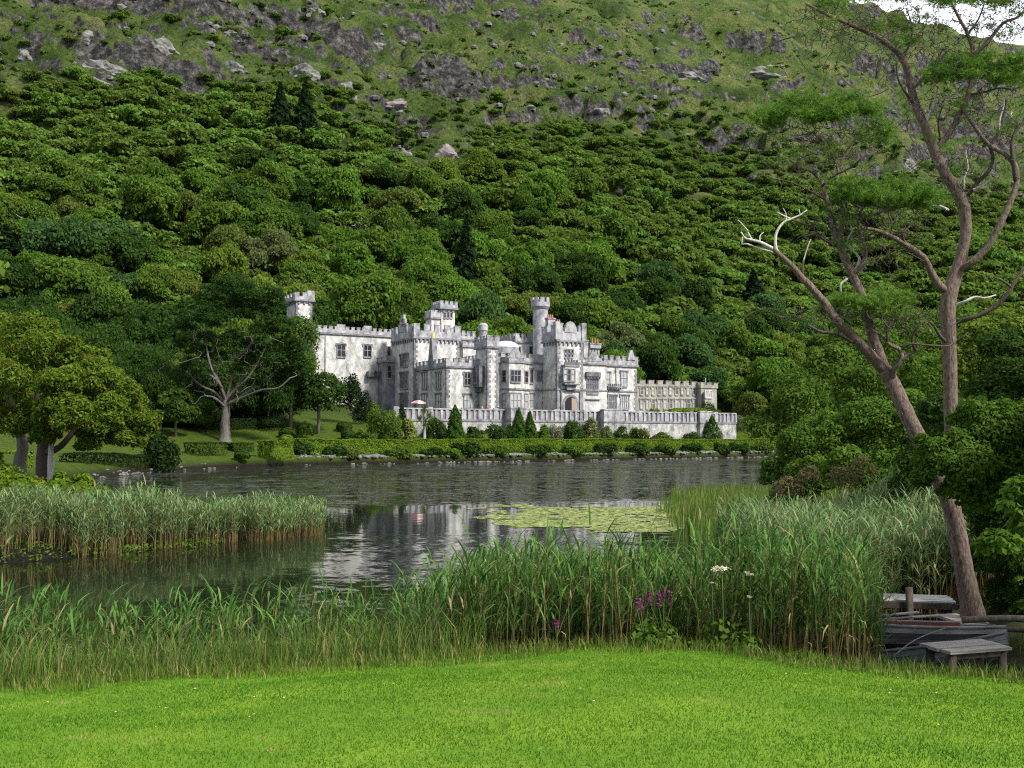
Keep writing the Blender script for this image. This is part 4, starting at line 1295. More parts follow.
PALE_SH = leaf('pale variegated leaves', (0.10, 0.14, 0.02), (0.28, 0.33, 0.09), objvar=.05)
GREY_SH = leaf('silvery shrub leaves', (0.09, 0.11, 0.05), (0.24, 0.26, 0.15), objvar=.05)
RUST_SH = leaf('russet shrub leaves', (0.06, 0.03, 0.012), (0.16, 0.085, 0.03), objvar=.05)
AZALEA = leaf('low bright shrub leaves', (0.06, 0.12, 0.006), (0.15, 0.24, 0.014), (0.14, 0.05, 0.02), 0.05, objvar=.05)

def G(px, py):
    p = ground_hit(px, py)
    u, v = to_uv(p.x, p.y)
    if v > WALL_V - 1.6 and Uat(392, WALL_V) < u < Uat(738, WALL_V) and 425 < py:     # keep plants in front of the terrace wall
        v = WALL_V - 2.0
        x, y = from_uv(Uat(px, v), v)
        p = on_ground(x, y)
    return p
def hpx(base, px_h): return px_h * base.y / FPX

# long clipped hedge along the far shore
def shore_offset(d, x0, x1, n=90):
    pts = []
    P = np.array(FAR_SHORE[::-1], float)
    seg = np.linalg.norm(np.diff(P, axis=0), axis=1); cum = np.concatenate([[0], np.cumsum(seg)])
    for s in np.linspace(0, cum[-1], 400):
        p = np.array([np.interp(s, cum, P[:, 0]), np.interp(s, cum, P[:, 1])])
        a = np.array([np.interp(min(s + 6, cum[-1]), cum, P[:, 0]), np.interp(min(s + 6, cum[-1]), cum, P[:, 1])]) - np.array([np.interp(max(s - 6, 0), cum, P[:, 0]), np.interp(max(s - 6, 0), cum, P[:, 1])])
        a /= np.linalg.norm(a)
        q = p + np.array([-a[1], a[0]]) * d
        px = project(q[0], q[1], 1.5)[0]
        if x0 <= px <= x1: pts.append(on_ground(q[0], q[1]))
    return pts
hp = shore_offset(5.0, 292, 798)
hedge('clipped_hedge', hp, 2.6, 2.15, None, 'very long clipped green hedge running along the far shore below the terrace wall', 60000, .22, 3, .12, mat=HEDGE_LEAF)
# looser growth on the bank in front of it
lr = np.random.default_rng(12)
bank_sp = ['mid-green', 'dark green', 'olive green', 'bright green']
bank = [(303, 455, 11, 12, 'dark'), (335, 456, 14, 9, 'dark'), (352, 459, 8, 9, 'olive'), (398, 457, 16, 9, 'mid'), (436, 458, 12, 8, 'dark'), (468, 458, 16, 13, 'dark'), (452, 460, 11, 7, 'bright'), (497, 458, 13, 9, 'mid'),
        (540, 457, 15, 10, 'dark'), (575, 457, 14, 9, 'mid'), (606, 457, 12, 10, 'dark'), (637, 455, 14, 10, 'dark'), (673, 455, 5, 5, 'bright'), (664, 454, 13, 9, 'mid'), (692, 453, 15, 9, 'dark'), (722, 453, 9, 9, 'dark'), (742, 453, 10, 9, 'dark'), (765, 453, 11, 10, 'mid')]
nm = {'dark': 'dark green', 'olive': 'olive green', 'mid': 'mid-green', 'bright': 'bright green'}
where = ['at the left end of the long clipped hedge', 'in front of the hedge right of the two round clipped bushes', 'with yellowish twigs over the water near the hedge start', 'below the parasol end of the terrace, in front of the hedge',
         'below the palm, at the foot of the hedge', 'tallest on the bank, below the big cone tree', 'low on the waterline below the big cone tree', 'on the bank below the bay front', 'on the bank below the pair of cone trees',
         'on the bank below the entrance tower', 'on the bank below the east block of the castle', 'on the bank where the low wing starts', 'tiny and alone among the shore stones', 'on the bank below the low wing',
         'on the bank under the single cone tree by the wall', 'on the bank just right of the single cone tree', 'on the bank below the olive tree at the wall end', 'at the right end of the long clipped hedge']
for i, (px, py, w, h, sp) in enumerate(bank):
    b = G(px, py)
    b = on_ground(b.x - .3, b.y + .6, .15)
    bush('bank_shrub', b, hpx(b, w) * 1.05, hpx(b, h) * 1.15, nm[sp], f'{nm[sp]} loose shrub {where[i]}', 'shrub', 'shrubs on the shore bank', 1500, .3, 40 + i, ry=1.2)

# stones along the waterline
STONE_M = stone('shore stones', (0.04, 0.042, 0.04), (0.20, 0.195, 0.19), (0.02, 0.02, 0.02), 1.5, 0.9, 0.5, 0, 6)
def rocks_mesh(name, pts, r0, r1, mat, seed):
    r = np.random.default_rng(seed)
    mb = MB()
    for p in pts:
        s = r.uniform(r0, r1)
        n = 7
        vs, fs = [], []
        rings = [(-.3, .8), (.25, 1.0), (.6, .6)]
        for z, q in rings:
            for k in range(n):
                a = 2 * math.pi * k / n
                q2 = q * r.uniform(.75, 1.2)
                vs.append((p[0] + s * q2 * math.cos(a), p[1] + s * .8 * q2 * math.sin(a), p[2] + s * z * r.uniform(.8, 1.2)))
        for j in range(2): fs += [(j * n + k, j * n + (k + 1) % n, (j + 1) * n + (k + 1) % n, (j + 1) * n + k) for k in range(n)]
        fs.append(tuple(range(2 * n, 3 * n)))
        mb.add(vs, fs, mat)
    return mb.build(name)
pts = []
for dd in (-.1, .2, .5, .8, 1.1, 1.5, 1.9):
    for p in shore_offset(dd, 300, 900):
        for k in range(2):
            if fbm(np.array([p.x / 4]), np.array([p.y / 4 + dd]), 2, 3)[0] > -.3: q = on_ground(p.x + lr.uniform(-.9, .9), p.y + lr.uniform(-.7, .7)); pts.append((q.x, q.y, max(q.z, -.05)))
o = rocks_mesh('shore_stones', pts, .12, .42, STONE_M, 4); tag(o, 'grey stones edging the far shore under the hedge', 'stones', kind='stuff')
pts = []
for dd in (-.1, .2, .5):
    for p in shore_offset(dd, 96, 240):
        if fbm(np.array([p.x / 3]), np.array([p.y / 3 + dd]), 2, 5)[0] > -.05: q = on_ground(p.x + lr.uniform(-.6, .6), p.y + lr.uniform(-.6, .6)); pts.append((q.x, q.y, max(q.z, -.05)))
o = rocks_mesh('shore_stones', pts, .1, .34, STONE_M, 5); tag(o, 'pale stones edging the left bay of the lake', 'stones', kind='stuff')

# clipped hedges, bushes and cones, left to right: (px, base py, half width px, height px)
def clip(px, py, w, h, label, mat=None, sp='mid-green', n=1500, size=.2, name='round_bush', **k):
    b = G(px, py); b.z -= .1
    return bush(name, b, hpx(b, w), hpx(b, h), sp, label, 'bush', None, n, size, int(px * 3 + py), clip=True, mat=mat, **k)
def boxhedge(px0, px1, py, h, w, label, mat, n=2000, size=.2):
    a, c = G(px0, py), G(px1, py)
    pts = [on_ground(a.x + (c.x - a.x) * t, a.y + (c.y - a.y) * t, .05) for t in np.linspace(0, 1, 8)]
    return hedge('box_hedge', pts, w, hpx(a, h), None, label, n, size, int(px0), .1, mat=mat)
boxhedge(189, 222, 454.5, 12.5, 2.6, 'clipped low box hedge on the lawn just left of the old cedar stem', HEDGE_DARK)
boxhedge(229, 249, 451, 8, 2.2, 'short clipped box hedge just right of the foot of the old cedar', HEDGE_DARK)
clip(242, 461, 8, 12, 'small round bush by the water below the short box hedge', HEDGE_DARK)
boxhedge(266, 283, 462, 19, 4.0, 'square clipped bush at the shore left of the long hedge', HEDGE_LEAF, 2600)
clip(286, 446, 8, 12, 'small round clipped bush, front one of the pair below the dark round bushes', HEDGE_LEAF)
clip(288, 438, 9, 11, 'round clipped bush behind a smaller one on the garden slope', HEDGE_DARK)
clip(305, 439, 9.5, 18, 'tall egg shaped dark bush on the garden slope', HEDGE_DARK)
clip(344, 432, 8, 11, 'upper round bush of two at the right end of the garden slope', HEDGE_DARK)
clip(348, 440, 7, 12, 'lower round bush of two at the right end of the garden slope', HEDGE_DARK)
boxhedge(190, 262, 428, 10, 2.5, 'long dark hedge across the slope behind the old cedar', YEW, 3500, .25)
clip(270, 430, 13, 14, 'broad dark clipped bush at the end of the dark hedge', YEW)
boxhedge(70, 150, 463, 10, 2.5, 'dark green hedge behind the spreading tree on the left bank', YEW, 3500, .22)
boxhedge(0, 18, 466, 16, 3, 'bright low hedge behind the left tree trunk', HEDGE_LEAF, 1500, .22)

def T(name, px, py, top, w, sp, label, n=4000, size=.4, **k):
    b = G(px, py); b.z -= .2
    return tree(name, b, hpx(b, py - top), hpx(b, w), sp, label, n=n, size=size, seed=int(px * 7 + py), **k)
def B(px, py, w, h, sp, label, n=1800, size=.28, name='shrub', **k):
    b = G(px, py); b.z -= .1
    return bush(name, b, hpx(b, w), hpx(b, h), sp, label, 'shrub', None, n, size, int(px * 5 + py), **k)
B(160, 470, 17, 36, None, 'dark bushy conifer at the water edge left of the box hedges', 2600, .3, cone=False, mat=YEW)
T('round_tree', 176, 437, 383, 21, None, 'round dense dark green tree between the spreading tree and the old cedar', 6000, .38, mat=HEDGE_DARK, crown_from=.05, trunk=.2, flat=1.0)
B(148, 408, 8, 46, None, 'small russet brown conifer in the gloom left of the old cedar', 1500, .3, name='conifer', cone=True, mat=RUST_SH)
T('broadleaf_tree', 290, 431, 296, 22, 'mid-green', 'tall green tree covering the foot of the rear tower', 8000, .36, crown_from=.08)
T('broadleaf_tree', 318, 434, 365, 24, 'dark green', 'dense green tree right of the old cedar above the clipped bushes', 5000, .4, crown_from=.05)
B(355, 424, 17, 51, None, 'broad blackish yew standing left of the terrace wall', 4200, .3, name='yew', mat=YEW)
B(384, 440, 19, 30, 'mid-green', 'big rounded green shrub at the left end of the terrace wall', 2600, .3)
B(366, 443, 12, 14, 'mid-green', 'low green shrub left of the big rounded shrub by the wall end')
B(372, 423, 7, 22, 'yellow-green', 'small yellowish shrub right of the blackish yew')
B(402, 436, 9, 34, None, 'slender dark conifer beside the parasol', 1800, .28, name='conifer', cone=True, mat=YEW)
B(409, 441, 10, 22, None, 'pale yellow variegated shrub left of the palm', 1500, .32, mat=PALE_SH)
B(455, 440, 11.5, 36, None, 'single broad cone tree in front of the south west block', 3200, .26, name='cone_tree', cone=True, mat=THUJA)
B(519, 441, 9, 34, None, 'left of the pair of cone trees below the bay front', 2600, .26, name='cone_tree', cone=True, mat=THUJA)
B(530, 441, 8, 31, None, 'right of the pair of cone trees below the bay front', 2600, .26, name='cone_tree', cone=True, mat=THUJA)
B(712, 439, 12.5, 31, None, 'broad cone tree in front of the right end of the terrace wall', 3000, .26, name='cone_tree', cone=True, mat=THUJA)
B(484, 441, 7, 7, None, 'low lime green mound behind the hedge below the bay front', 700, .25, mat=PALE_SH)
B(395, 444, 9, 5, 'bright green', 'low bright green mound behind the hedge below the conifer')
B(437, 439, 12, 22, 'dark green', 'dark shrub against the wall between the palm and the broad cone tree')
B(475, 438, 12, 13, 'dark green', 'dark shrub against the wall right of the broad cone tree')
B(495, 438, 14, 16, 'blue-green', 'bluish shrub against the wall left of the pair of cone trees')
B(508, 439, 8, 16, 'dark green', 'dark narrow shrub touching the left cone tree')
B(543, 439, 9, 16, 'mid-green', 'green shrub touching the right cone tree')
B(556, 439, 8, 17, None, 'silvery white shrub under the terrace wall below the entrance tower', 1200, .25, mat=GREY_SH)
B(572, 438, 13, 21, 'dark green', 'tall dark shrub under the entrance door', 2000)
B(590, 438, 10, 25, 'olive green', 'tall olive shrub under the great hall window', 1700)
B(606, 438, 8, 17, 'grey-green', 'greyish shrub left of the wall projection')
B(620, 438, 10, 18, 'dark green', 'dark shrub in the wall corner under the east block')
B(638, 438, 10, 16, 'olive green', 'olive shrub right of the wall projection')
B(652, 439, 7, 8, None, 'low russet shrub behind the hedge below the low wing', 800, .22, mat=RUST_SH)
B(660, 438, 12, 12, 'mid-green', 'low green shrub under the wall below the low wing')
B(690, 438, 11, 13, 'dark green', 'low dark shrub left of the cone tree at the wall end')
B(739, 438, 6, 14, None, 'pale dry shrub at the right end of the terrace wall', 900, .22, mat=GREY_SH)
T('round_tree', 733, 412, 386, 13, 'mid-green', 'round green tree beside the end of the low wing', 3500, .4, crown_from=.05)
T('olive_tree', 752, 438, 396, 18, 'olive green', 'leaning olive green tree at the right end of the terrace wall', 4200, .36, crown_from=.22)
B(779, 433, 12, 19, 'dark green', 'dark round shrub right of the olive green tree', 1800)
B(792, 432, 9, 15, 'mid-green', 'green shrub at the garden edge by the right bank')
hedge('clipped_hedge', [G(765, 434), G(800, 432)], 2.0, 1.0, None, 'short bright hedge right of the olive green tree', 1200, .25, 8, mat=HEDGE_LEAF)
# on the terrace behind the balustrade
def on_terrace(px, v):
    u = Uat(px, v); x, y = from_uv(u, v); return Vector((x, y, TERR))
b = on_terrace(688, WALL_V + 6)
bush('terrace_hedge', b, 6.0, 2.2, None, 'bright mounded bush on the terrace in front of the low wing', 'bush', None, 1800, .3, 5, clip=True, mat=HEDGE_LEAF, ry=1.5)
b = on_terrace(709, WALL_V + 7)
bush('terrace_shrub', b, 3.2, 3.6, 'dark green', 'dark shrub on the terrace at the end of the low wing', 'bush', None, 1200, .3, 6)
b = on_terrace(653, WALL_V + 7)
bush('terrace_shrub', b, 1.6, 2.0, 'yellow-green', 'small yellowish shrub on the terrace at the start of the low wing', 'bush', None, 600, .25, 7)

# palm in front of the wall
pb = G(424, 441)
palm = empty('cabbage_palm', pb, 0, 'shaggy palm with a tall bushy head in front of the terrace wall', 'palm')
mb = MB(); hp_ = hpx(pb, 41)
mb.tube(*smooth_path([(0, 0, -.3), (.1, .05, hp_ * .3), (-.05, 0, hp_ * .75)], [.32, .26, .2]), BARK_PALE, 7, .1)
mb.build('trunk', palm)
r = np.random.default_rng(77)
V_, Q_, T_ = [], [], []
for cx_p, cz_p, m_ in ((0, hp_ * .75, 110), (.9, hp_ * .58, 80), (-.8, hp_ * .5, 80), (.3, hp_ * .4, 60)):
    for i in range(m_):
        a = r.uniform(0, 6.283); el = r.uniform(-.5, 1.3); L_ = r.uniform(1.0, 1.7)
        d = np.array([math.cos(a) * math.cos(el), math.sin(a) * math.cos(el), math.sin(el)])
        s_ = np.array([-math.sin(a), math.cos(a), 0]) * .05
        p0 = np.array([cx_p, 0, cz_p]); p1 = p0 + d * L_ * .55; p2 = p0 + d * L_ + np.array([0, 0, -.35 * L_ * (1 - el / 2)])
        b0 = len(V_)
        V_ += [p0 - s_, p0 + s_, p1 + s_, p1 - s_, p2 + s_ * .2, p2 - s_ * .2]
        Q_ += [(b0, b0 + 1, b0 + 2, b0 + 3), (b0 + 3, b0 + 2, b0 + 4, b0 + 5)]; T_ += [r.uniform()] * 6
link('crown', np_mesh('crown', V_, Q_, mats=[LEAF['olive green']], attrs={'tint': T_}), palm)

# the big tree with seed clusters on the left bank, and its neighbour
def px_lobes(base, items, Y):
    """lobes given as pixel centre, pixel radius, depth offset -> local metres"""
    out = []
    for px, py, rp, dy in items:
        p = at_Y(px, py, Y + dy) - base
        out.append((p.x, p.y, p.z, rp * (Y + dy) / FPX))
    rs = np.random.default_rng(int(items[0][0] * 3 + items[0][1]))
    sub_ = []
    for x, y, z, q in out:                 # break every bough mass into smaller clumps
        sub_.append((x, y, z, q * .74))
        for k in range(9):
            d = rs.normal(size=3); d /= np.linalg.norm(d)
            if d[2] < -.7: d[2] = -d[2]
            f = rs.uniform(.22, .46)
            sub_.append((x + d[0] * q * .72, y + d[1] * q * .72, z + d[2] * q * .66, q * f))
    return sub_
SY = 72.0
b1 = at_Y(20, 472, SY + 2); b1.z = on_ground(b1.x, b1.y).z - .2
root = empty('spreading_tree', b1, 0, 'tall yellow-green tree at the far left with a grey stem and reddish seed clusters', 'tree')
L1 = px_lobes(b1, [(20, 345, 30, 0), (-15, 350, 34, 2), (48, 350, 24, -2), (-40, 385, 34, 0), (5, 380, 34, -3), (30, 385, 30, 3), (-12, 415, 30, 1), (22, 420, 22, -2), (45, 330, 14, 1), (30, 325, 16, 0), (0, 328, 18, 3), (60, 365, 22, 3), (-60, 420, 28, 2)], SY + 2)
link('crown', crown_mesh('crown', L1, 46000, .16, SEEDY, np.random.default_rng(5), 1.0, aspect=1.7, lobevar=.0, low=-.9, fill=.65), root)
mb = MB()
def loc(px, py, dy=0, b=b1, Y=SY + 2): return at_Y(px, py, Y + dy) - b
mb.tube(*smooth_path([(0, 0, -.4), loc(20, 462), loc(23, 446), loc(18, 425), loc(8, 395), loc(2, 365)], [.62, .45, .4, .36, .25, .12]), BARK, 9, .08)
mb.tube(*smooth_path([loc(20, 435), loc(30, 412, -1), loc(42, 385, -2), loc(48, 360, -2)], [.25, .2, .14, .06]), BARK, 7)
mb.tube(*smooth_path([loc(20, 430), loc(5, 410, 2), loc(-15, 385, 2)], [.25, .18, .08]), BARK, 7)
mb.build('trunk', root)
b2 = at_Y(46, 474, SY); b2.z = on_ground(b2.x, b2.y).z - .2
root = empty('spreading_tree', b2, 0, 'wide leaning tree on the left bank with many reddish seed clusters reaching over the water', 'tree')
L2 = px_lobes(b2, [(78, 362, 20, 0), (95, 380, 26, -2), (65, 385, 24, -3), (118, 392, 24, 0), (130, 412, 22, 1), (105, 415, 24, -3), (75, 412, 24, -4), (145, 425, 14, 0), (120, 436, 15, -1), (52, 410, 20, -3), (90, 440, 16, -2), (138, 442, 10, 0), (155, 418, 9, 1), (60, 365, 18, 1), (45, 435, 14, -2), (72, 345, 14, 0), (98, 360, 16, 1)], SY)
link('crown', crown_mesh('crown', L2, 46000, .16, SEEDY, np.random.default_rng(6), 1.0, aspect=1.7, lobevar=.0, low=-.9, fill=.65), root)
mb = MB()
def loc2(px, py, dy=0): return at_Y(px, py, SY + dy) - b2
mb.tube(*smooth_path([(0, 0, -.4), loc2(44, 458), loc2(46, 440), loc2(58, 420, -1), loc2(70, 395, -2), loc2(80, 370, -2)], [.7, .55, .42, .3, .2, .08]), BARK_DARK, 9, .08)
mb.tube(*smooth_path([loc2(46, 452), loc2(60, 447, -1), loc2(80, 425, -1), loc2(105, 410), loc2(125, 405)], [.3, .22, .18, .12, .05]), BARK_DARK, 7)
mb.tube(*smooth_path([loc2(48, 437), loc2(62, 430, -1), loc2(70, 415, -2)], [.2, .15, .06]), BARK_PALE, 7)
mb.build('trunk', root)
mb = MB(); b3 = at_Y(51, 474, SY - 1); b3.z = on_ground(b3.x, b3.y).z - .2
mb.tube(*smooth_path([(0, 0, -.3), at_Y(51, 455, SY - 1) - b3, at_Y(53, 432, SY - 1) - b3, at_Y(57, 408, SY - 1) - b3, at_Y(62, 385, SY - 1) - b3], [.24, .2, .18, .13, .05]), BARK_DEAD, 8, .1)
root = empty('birch_stem', b3, 0, 'thin whitish stem close beside the dark trunk of the leaning tree', 'tree')
o = mb.build('trunk', root)
link('crown', crown_mesh('crown', px_lobes(b3, [(62, 385, 14, -1), (70, 372, 10, -1), (54, 376, 10, -1)], SY - 1), 900, .34, SEEDY, np.random.default_rng(8), .7), root)

# the mounded bright shrub at the reed bed's back
b = at_Y(45, 503, 61); b.z = on_ground(b.x, b.y).z - .1
r = np.random.default_rng(31)
L = px_lobes(b, [(-20, 497, 18, 0), (10, 497, 17, 0), (35, 496, 17, -1), (58, 498, 16, 0), (78, 496, 15, 0), (96, 496, 12, 1), (106, 499, 10, 0), (20, 487, 13, 3), (60, 485, 13, 3), (85, 485, 12, 3), (-5, 490, 14, 3)], 61)
o = link('mounded_shrub', crown_mesh('foliage', L, 11000, .22, AZALEA, r, .6, low=-.2, lobevar=.25), None, b)
tag(o, 'low mounded lime green shrub behind the left reed bed', 'shrub')
b = at_Y(8, 466, 66); b.z = on_ground(b.x, b.y).z - .1
bush('mounded_shrub', b, 2.4, 1.8, None, 'small bright shrub behind the left tree stem at the photo edge', 'shrub', None, 1600, .2, 32, mat=AZALEA)

# twig network: thin branches that reach from a skeleton to given tips
def twigs(mb, nodes, tips, mat, r, r_tip=.006, r_base=.02, sides=4, sag=.15, kink=.12, maxr=.05):
    N = [Vector(p) for p in nodes]
    arr = np.array([tuple(p) for p in N])
    tips = [Vector(t) for t in tips]
    d0 = [np.min(np.linalg.norm(arr - np.array(tuple(t)), axis=1)) for t in tips]
    for i in np.argsort(d0):
        t = tips[i]
        dd = np.linalg.norm(arr - np.array(tuple(t)), axis=1)
        j = int(np.argmin(dd)); L_ = dd[j]
        if L_ < .05: continue
        a = Vector(arr[j])
        k = [Vector(r.normal(size=3)) * L_ * kink for _ in range(2)]
        m1 = a.lerp(t, .35) + k[0] + Vector((0, 0, -L_ * sag)); m2 = a.lerp(t, .7) + k[1] + Vector((0, 0, -L_ * sag * .6))
        rb = min(maxr, r_base * (.4 + L_ * .6))
        p, ra = smooth_path([a, m1, m2, t], [rb, rb * .75, rb * .45, r_tip], 2)
        mb.tube(p, ra, mat, sides, cap=False)
        arr = np.vstack([arr] + [np.array([tuple(q)]) for q in (m1, m2, t)])

# old cedar with bare lower limbs
CY = G(225, 441).y
cb_ = G(225, 441); cb_.z -= .3
cedar = empty('old_cedar', cb_, 0, 'big old dark cedar with thick grey stem and bare lower limbs on the garden slope', 'tree')
def lc(px, py, dy=0): return at_Y(px, py, CY + dy) - cb_
mb = MB()
mb.tube(*smooth_path([(0, 0, -.5), lc(225, 436), lc(225, 425), lc(226, 412), lc(226, 400)], [1.3, .85, .72, .62, .45]), BARK_CED, 12, .1)
skel = []
limbs_ = [[(226, 402, 0), (222, 390, -1), (212, 370, -2), (207, 350, -2), (206, 330, -1), (208, 312, 0)], [(226, 402, 0), (230, 385, 0), (235, 360, 1), (232, 335, 1), (228, 308, 0)], [(227, 402, 0), (238, 388, -2), (250, 375, -3), (262, 355, -3), (270, 335, -2)],
          [(226, 406, 0), (242, 398, -2), (262, 390, -4), (278, 388, -5), (290, 378, -5)], [(226, 404, 0), (214, 392, 2), (200, 385, 3), (188, 372, 3), (183, 350, 2)], [(226, 408, 0), (215, 398, -2), (206, 396, -3)],
          [(228, 398, 0), (246, 372, 3), (256, 345, 4), (262, 315, 3)], [(226, 398, 0), (216, 376, 2), (198, 352, 3), (192, 330, 2)], [(235, 360, 1), (248, 348, -1), (258, 330, -1)], [(227, 404, 0), (248, 392, 2), (275, 372, 3), (295, 350, 3)], [(222, 388, -1), (214, 378, -3), (206, 372, -4), (200, 360, -4)]]
for L_ in limbs_:
    pts = [lc(*p) for p in L_]
    n_ = len(pts)
    p, ra = smooth_path(pts, [.19 * (1 - i / n_) + .045 for i in range(n_)], 4)
    mb.tube(p, ra, BARK_CED, 7, .08); skel += p
mb.build('trunk', cedar)
mb = MB(); r = np.random.default_rng(19)
tips = [lc(226 + r.normal() * 30, 365 + r.normal() * 22, r.uniform(-6, 5)) for _ in range(170)]
twigs(mb, skel, tips, BARK_CED, r, .02, .045, 4, .05, .12, .10)
mb.build('bare_branches', cedar)
pads = [(200, 372, 13), (215, 355, 14), (225, 345, 13), (208, 340, 12), (262, 345, 12), (250, 362, 12), (275, 362, 12), (296, 360, 12), (245, 345, 13), (268, 360, 11), (282, 376, 9), (190, 365, 9), (236, 370, 8), (256, 381, 8), (182, 328, 14), (198, 352, 12), (304, 372, 12), (290, 388, 11), (278, 398, 9), (225, 308, 18), (240, 285, 14), (208, 300, 17), (228, 292, 20), (250, 298, 20), (268, 312, 18), (190, 318, 15), (280, 330, 16), (296, 348, 13), (185, 342, 12), (215, 318, 16), (240, 316, 18), (262, 332, 14), (300, 365, 10), (288, 372, 10), (232, 338, 12), (205, 338, 10), (244, 300, 16), (272, 298, 14), (282, 350, 13), (258, 350, 11)]
Lp = px_lobes(cb_, [(a, b, c, r.uniform(-5, 4)) for a, b, c in pads], CY)
link('crown', crown_mesh('crown', Lp, 34000, .27, CEDAR_N, r, .9, up=.4, low=-.2, aspect=1.9, fill=.7), cedar)

# parasol and people on the terrace
CANVAS_R = plain('faded red parasol canvas', (0.55, 0.16, 0.17), .8, var=.12)
CANVAS_W = plain('white parasol canvas', (0.75, 0.68, 0.68), .8, var=.06)
METAL = plain('grey painted metal', (0.25, 0.25, 0.26), .4, .6, .1)
pp = on_terrace(418.5, WALL_V + 3)
par = empty('parasol', pp, 0, 'red and white parasol on the terrace beside the palm', 'parasol')
mb = MB(); mb.tube([(0, 0, .05), (0, 0, 2.45)], [.03, .03], METAL, 8); mb.build('pole', par)
mb = MB(); mb.cyl((0, 0), .35, .3, 0, .1, METAL, 14); mb.build('base', par)
mb = MB()
for k in range(8):
    a0, a1 = 2 * math.pi * k / 8, 2 * math.pi * (k + 1) / 8
    m_ = CANVAS_R if k % 2 else CANVAS_W
    q = lambda a, rr, z: (rr * math.cos(a), rr * math.sin(a), z)
    mb.add([(0, 0, 2.5), q(a0, .75, 2.32), q(a1, .75, 2.32), q(a0, 1.4, 1.98), q(a1, 1.4, 1.98), q(a0, 1.42, 1.8), q(a1, 1.42, 1.8)], [(0, 1, 2), (1, 3, 4, 2), (3, 5, 6, 4)], m_)
mb.build('canopy', par)

SKIN = plain('skin', (0.5, 0.32, 0.25), .6, var=.05)
HAIR = plain('brown hair', (0.05, 0.035, 0.025), .7, var=.2)
def skin_mesh(name, joints, edges, mat, parent, root=0):
    me = bpy.data.meshes.new(name)
    me.from_pydata([j[0] for j in joints], edges, [])
    o = bpy.data.objects.new(name, me)
    sk = o.modifiers.new('skin', 'SKIN'); sk.use_smooth_shade = True
    o.modifiers.new('sub', 'SUBSURF').render_levels = 1
    lay = me.skin_vertices.new(name='') if not me.skin_vertices else me.skin_vertices[0]
    for i, j in enumerate(joints):
        lay.data[i].radius = (j[1], j[1] * (j[2] if len(j) > 2 else 1))
        lay.data[i].use_root = (i == root)
    COL.objects.link(o); o.parent = parent
    me.materials.append(mat)
    return o
def person(loc, rotz, top, legs, label, h=1.68):
    k = h / 1.7
    p = empty('person', loc, rotz, label, 'person', None); p.scale = (k, k, k)
    J = [((0, 0, .95), .13, .8), ((0, 0, 1.15), .12, .8), ((0, 0, 1.38), .13, .75), ((0, 0, 1.47), .05), ((0, -.01, 1.56), .085, 1.1), ((0, -.01, 1.66), .075, 1.1),
         ((.17, 0, 1.38), .05), ((.22, -.02, 1.12), .04), ((.2, -.15, .92), .035), ((.19, -.2, .86), .04), ((-.17, 0, 1.38), .05), ((-.22, -.02, 1.12), .04), ((-.2, -.12, .92), .035), ((-.19, -.16, .86), .04),
         ((.09, 0, .86), .085), ((.1, -.01, .48), .06), ((.1, .02, .09), .045), ((.11, -.13, .035), .04), ((-.09, 0, .86), .085), ((-.1, -.03, .48), .06), ((-.1, 0, .09), .045), ((-.11, -.15, .035), .04)]
    E = [(0, 1), (1, 2), (2, 3), (3, 4), (4, 5), (2, 6), (6, 7), (7, 8), (8, 9), (2, 10), (10, 11), (11, 12), (12, 13), (0, 14), (14, 15), (15, 16), (16, 17), (0, 18), (18, 19), (19, 20), (20, 21)]
    skin_mesh('body', J, E, SKIN, p)
    g = 1.18
    JT = [(J[i][0], J[i][1] * g, *J[i][2:]) for i in (0, 1, 2, 6, 7, 8, 10, 11, 12)]
    skin_mesh('jacket', JT, [(0, 1), (1, 2), (2, 3), (3, 4), (4, 5), (2, 6), (6, 7), (7, 8)], top, p)
    JL = [(J[i][0], J[i][1] * g * 1.05, *J[i][2:]) for i in (0, 14, 15, 16, 18, 19, 20)]
    skin_mesh('trousers', JL, [(0, 1), (1, 2), (2, 3), (0, 4), (4, 5), (5, 6)], legs, p)
    skin_mesh('hair', [((0, .03, 1.6), .09), ((0, .02, 1.69), .085)], [(0, 1)], HAIR, p)
    return p
C_ = lambda n, c: plain(n, c, .8, var=.1)
NAVY, PINK, WHITE, BLACK, RED, JEAN = C_('navy cloth', (.03, .035, .07)), C_('pink cloth', (.5, .12, .22)), C_('pale cloth', (.6, .58, .56)), C_('black cloth', (.015, .015, .02)), C_('red cloth', (.45, .05, .06)), C_('denim', (.06, .08, .14))
person(on_terrace(482, WALL_V + 1.6), 2.6, WHITE, JEAN, 'person in a pale top at the balustrade, leftmost on the terrace')
person(on_terrace(487.5, WALL_V + 1.4), -.4, PINK, NAVY, 'person in a pink top at the balustrade below the corner turret')
person(on_terrace(498, WALL_V + 1.3), .3, NAVY, BLACK, 'person in dark clothes at the balustrade below the bay window', 1.78)
person(on_terrace(597, WALL_V + 4), 1.2, RED, BLACK, 'person in a red top standing below the great hall window')
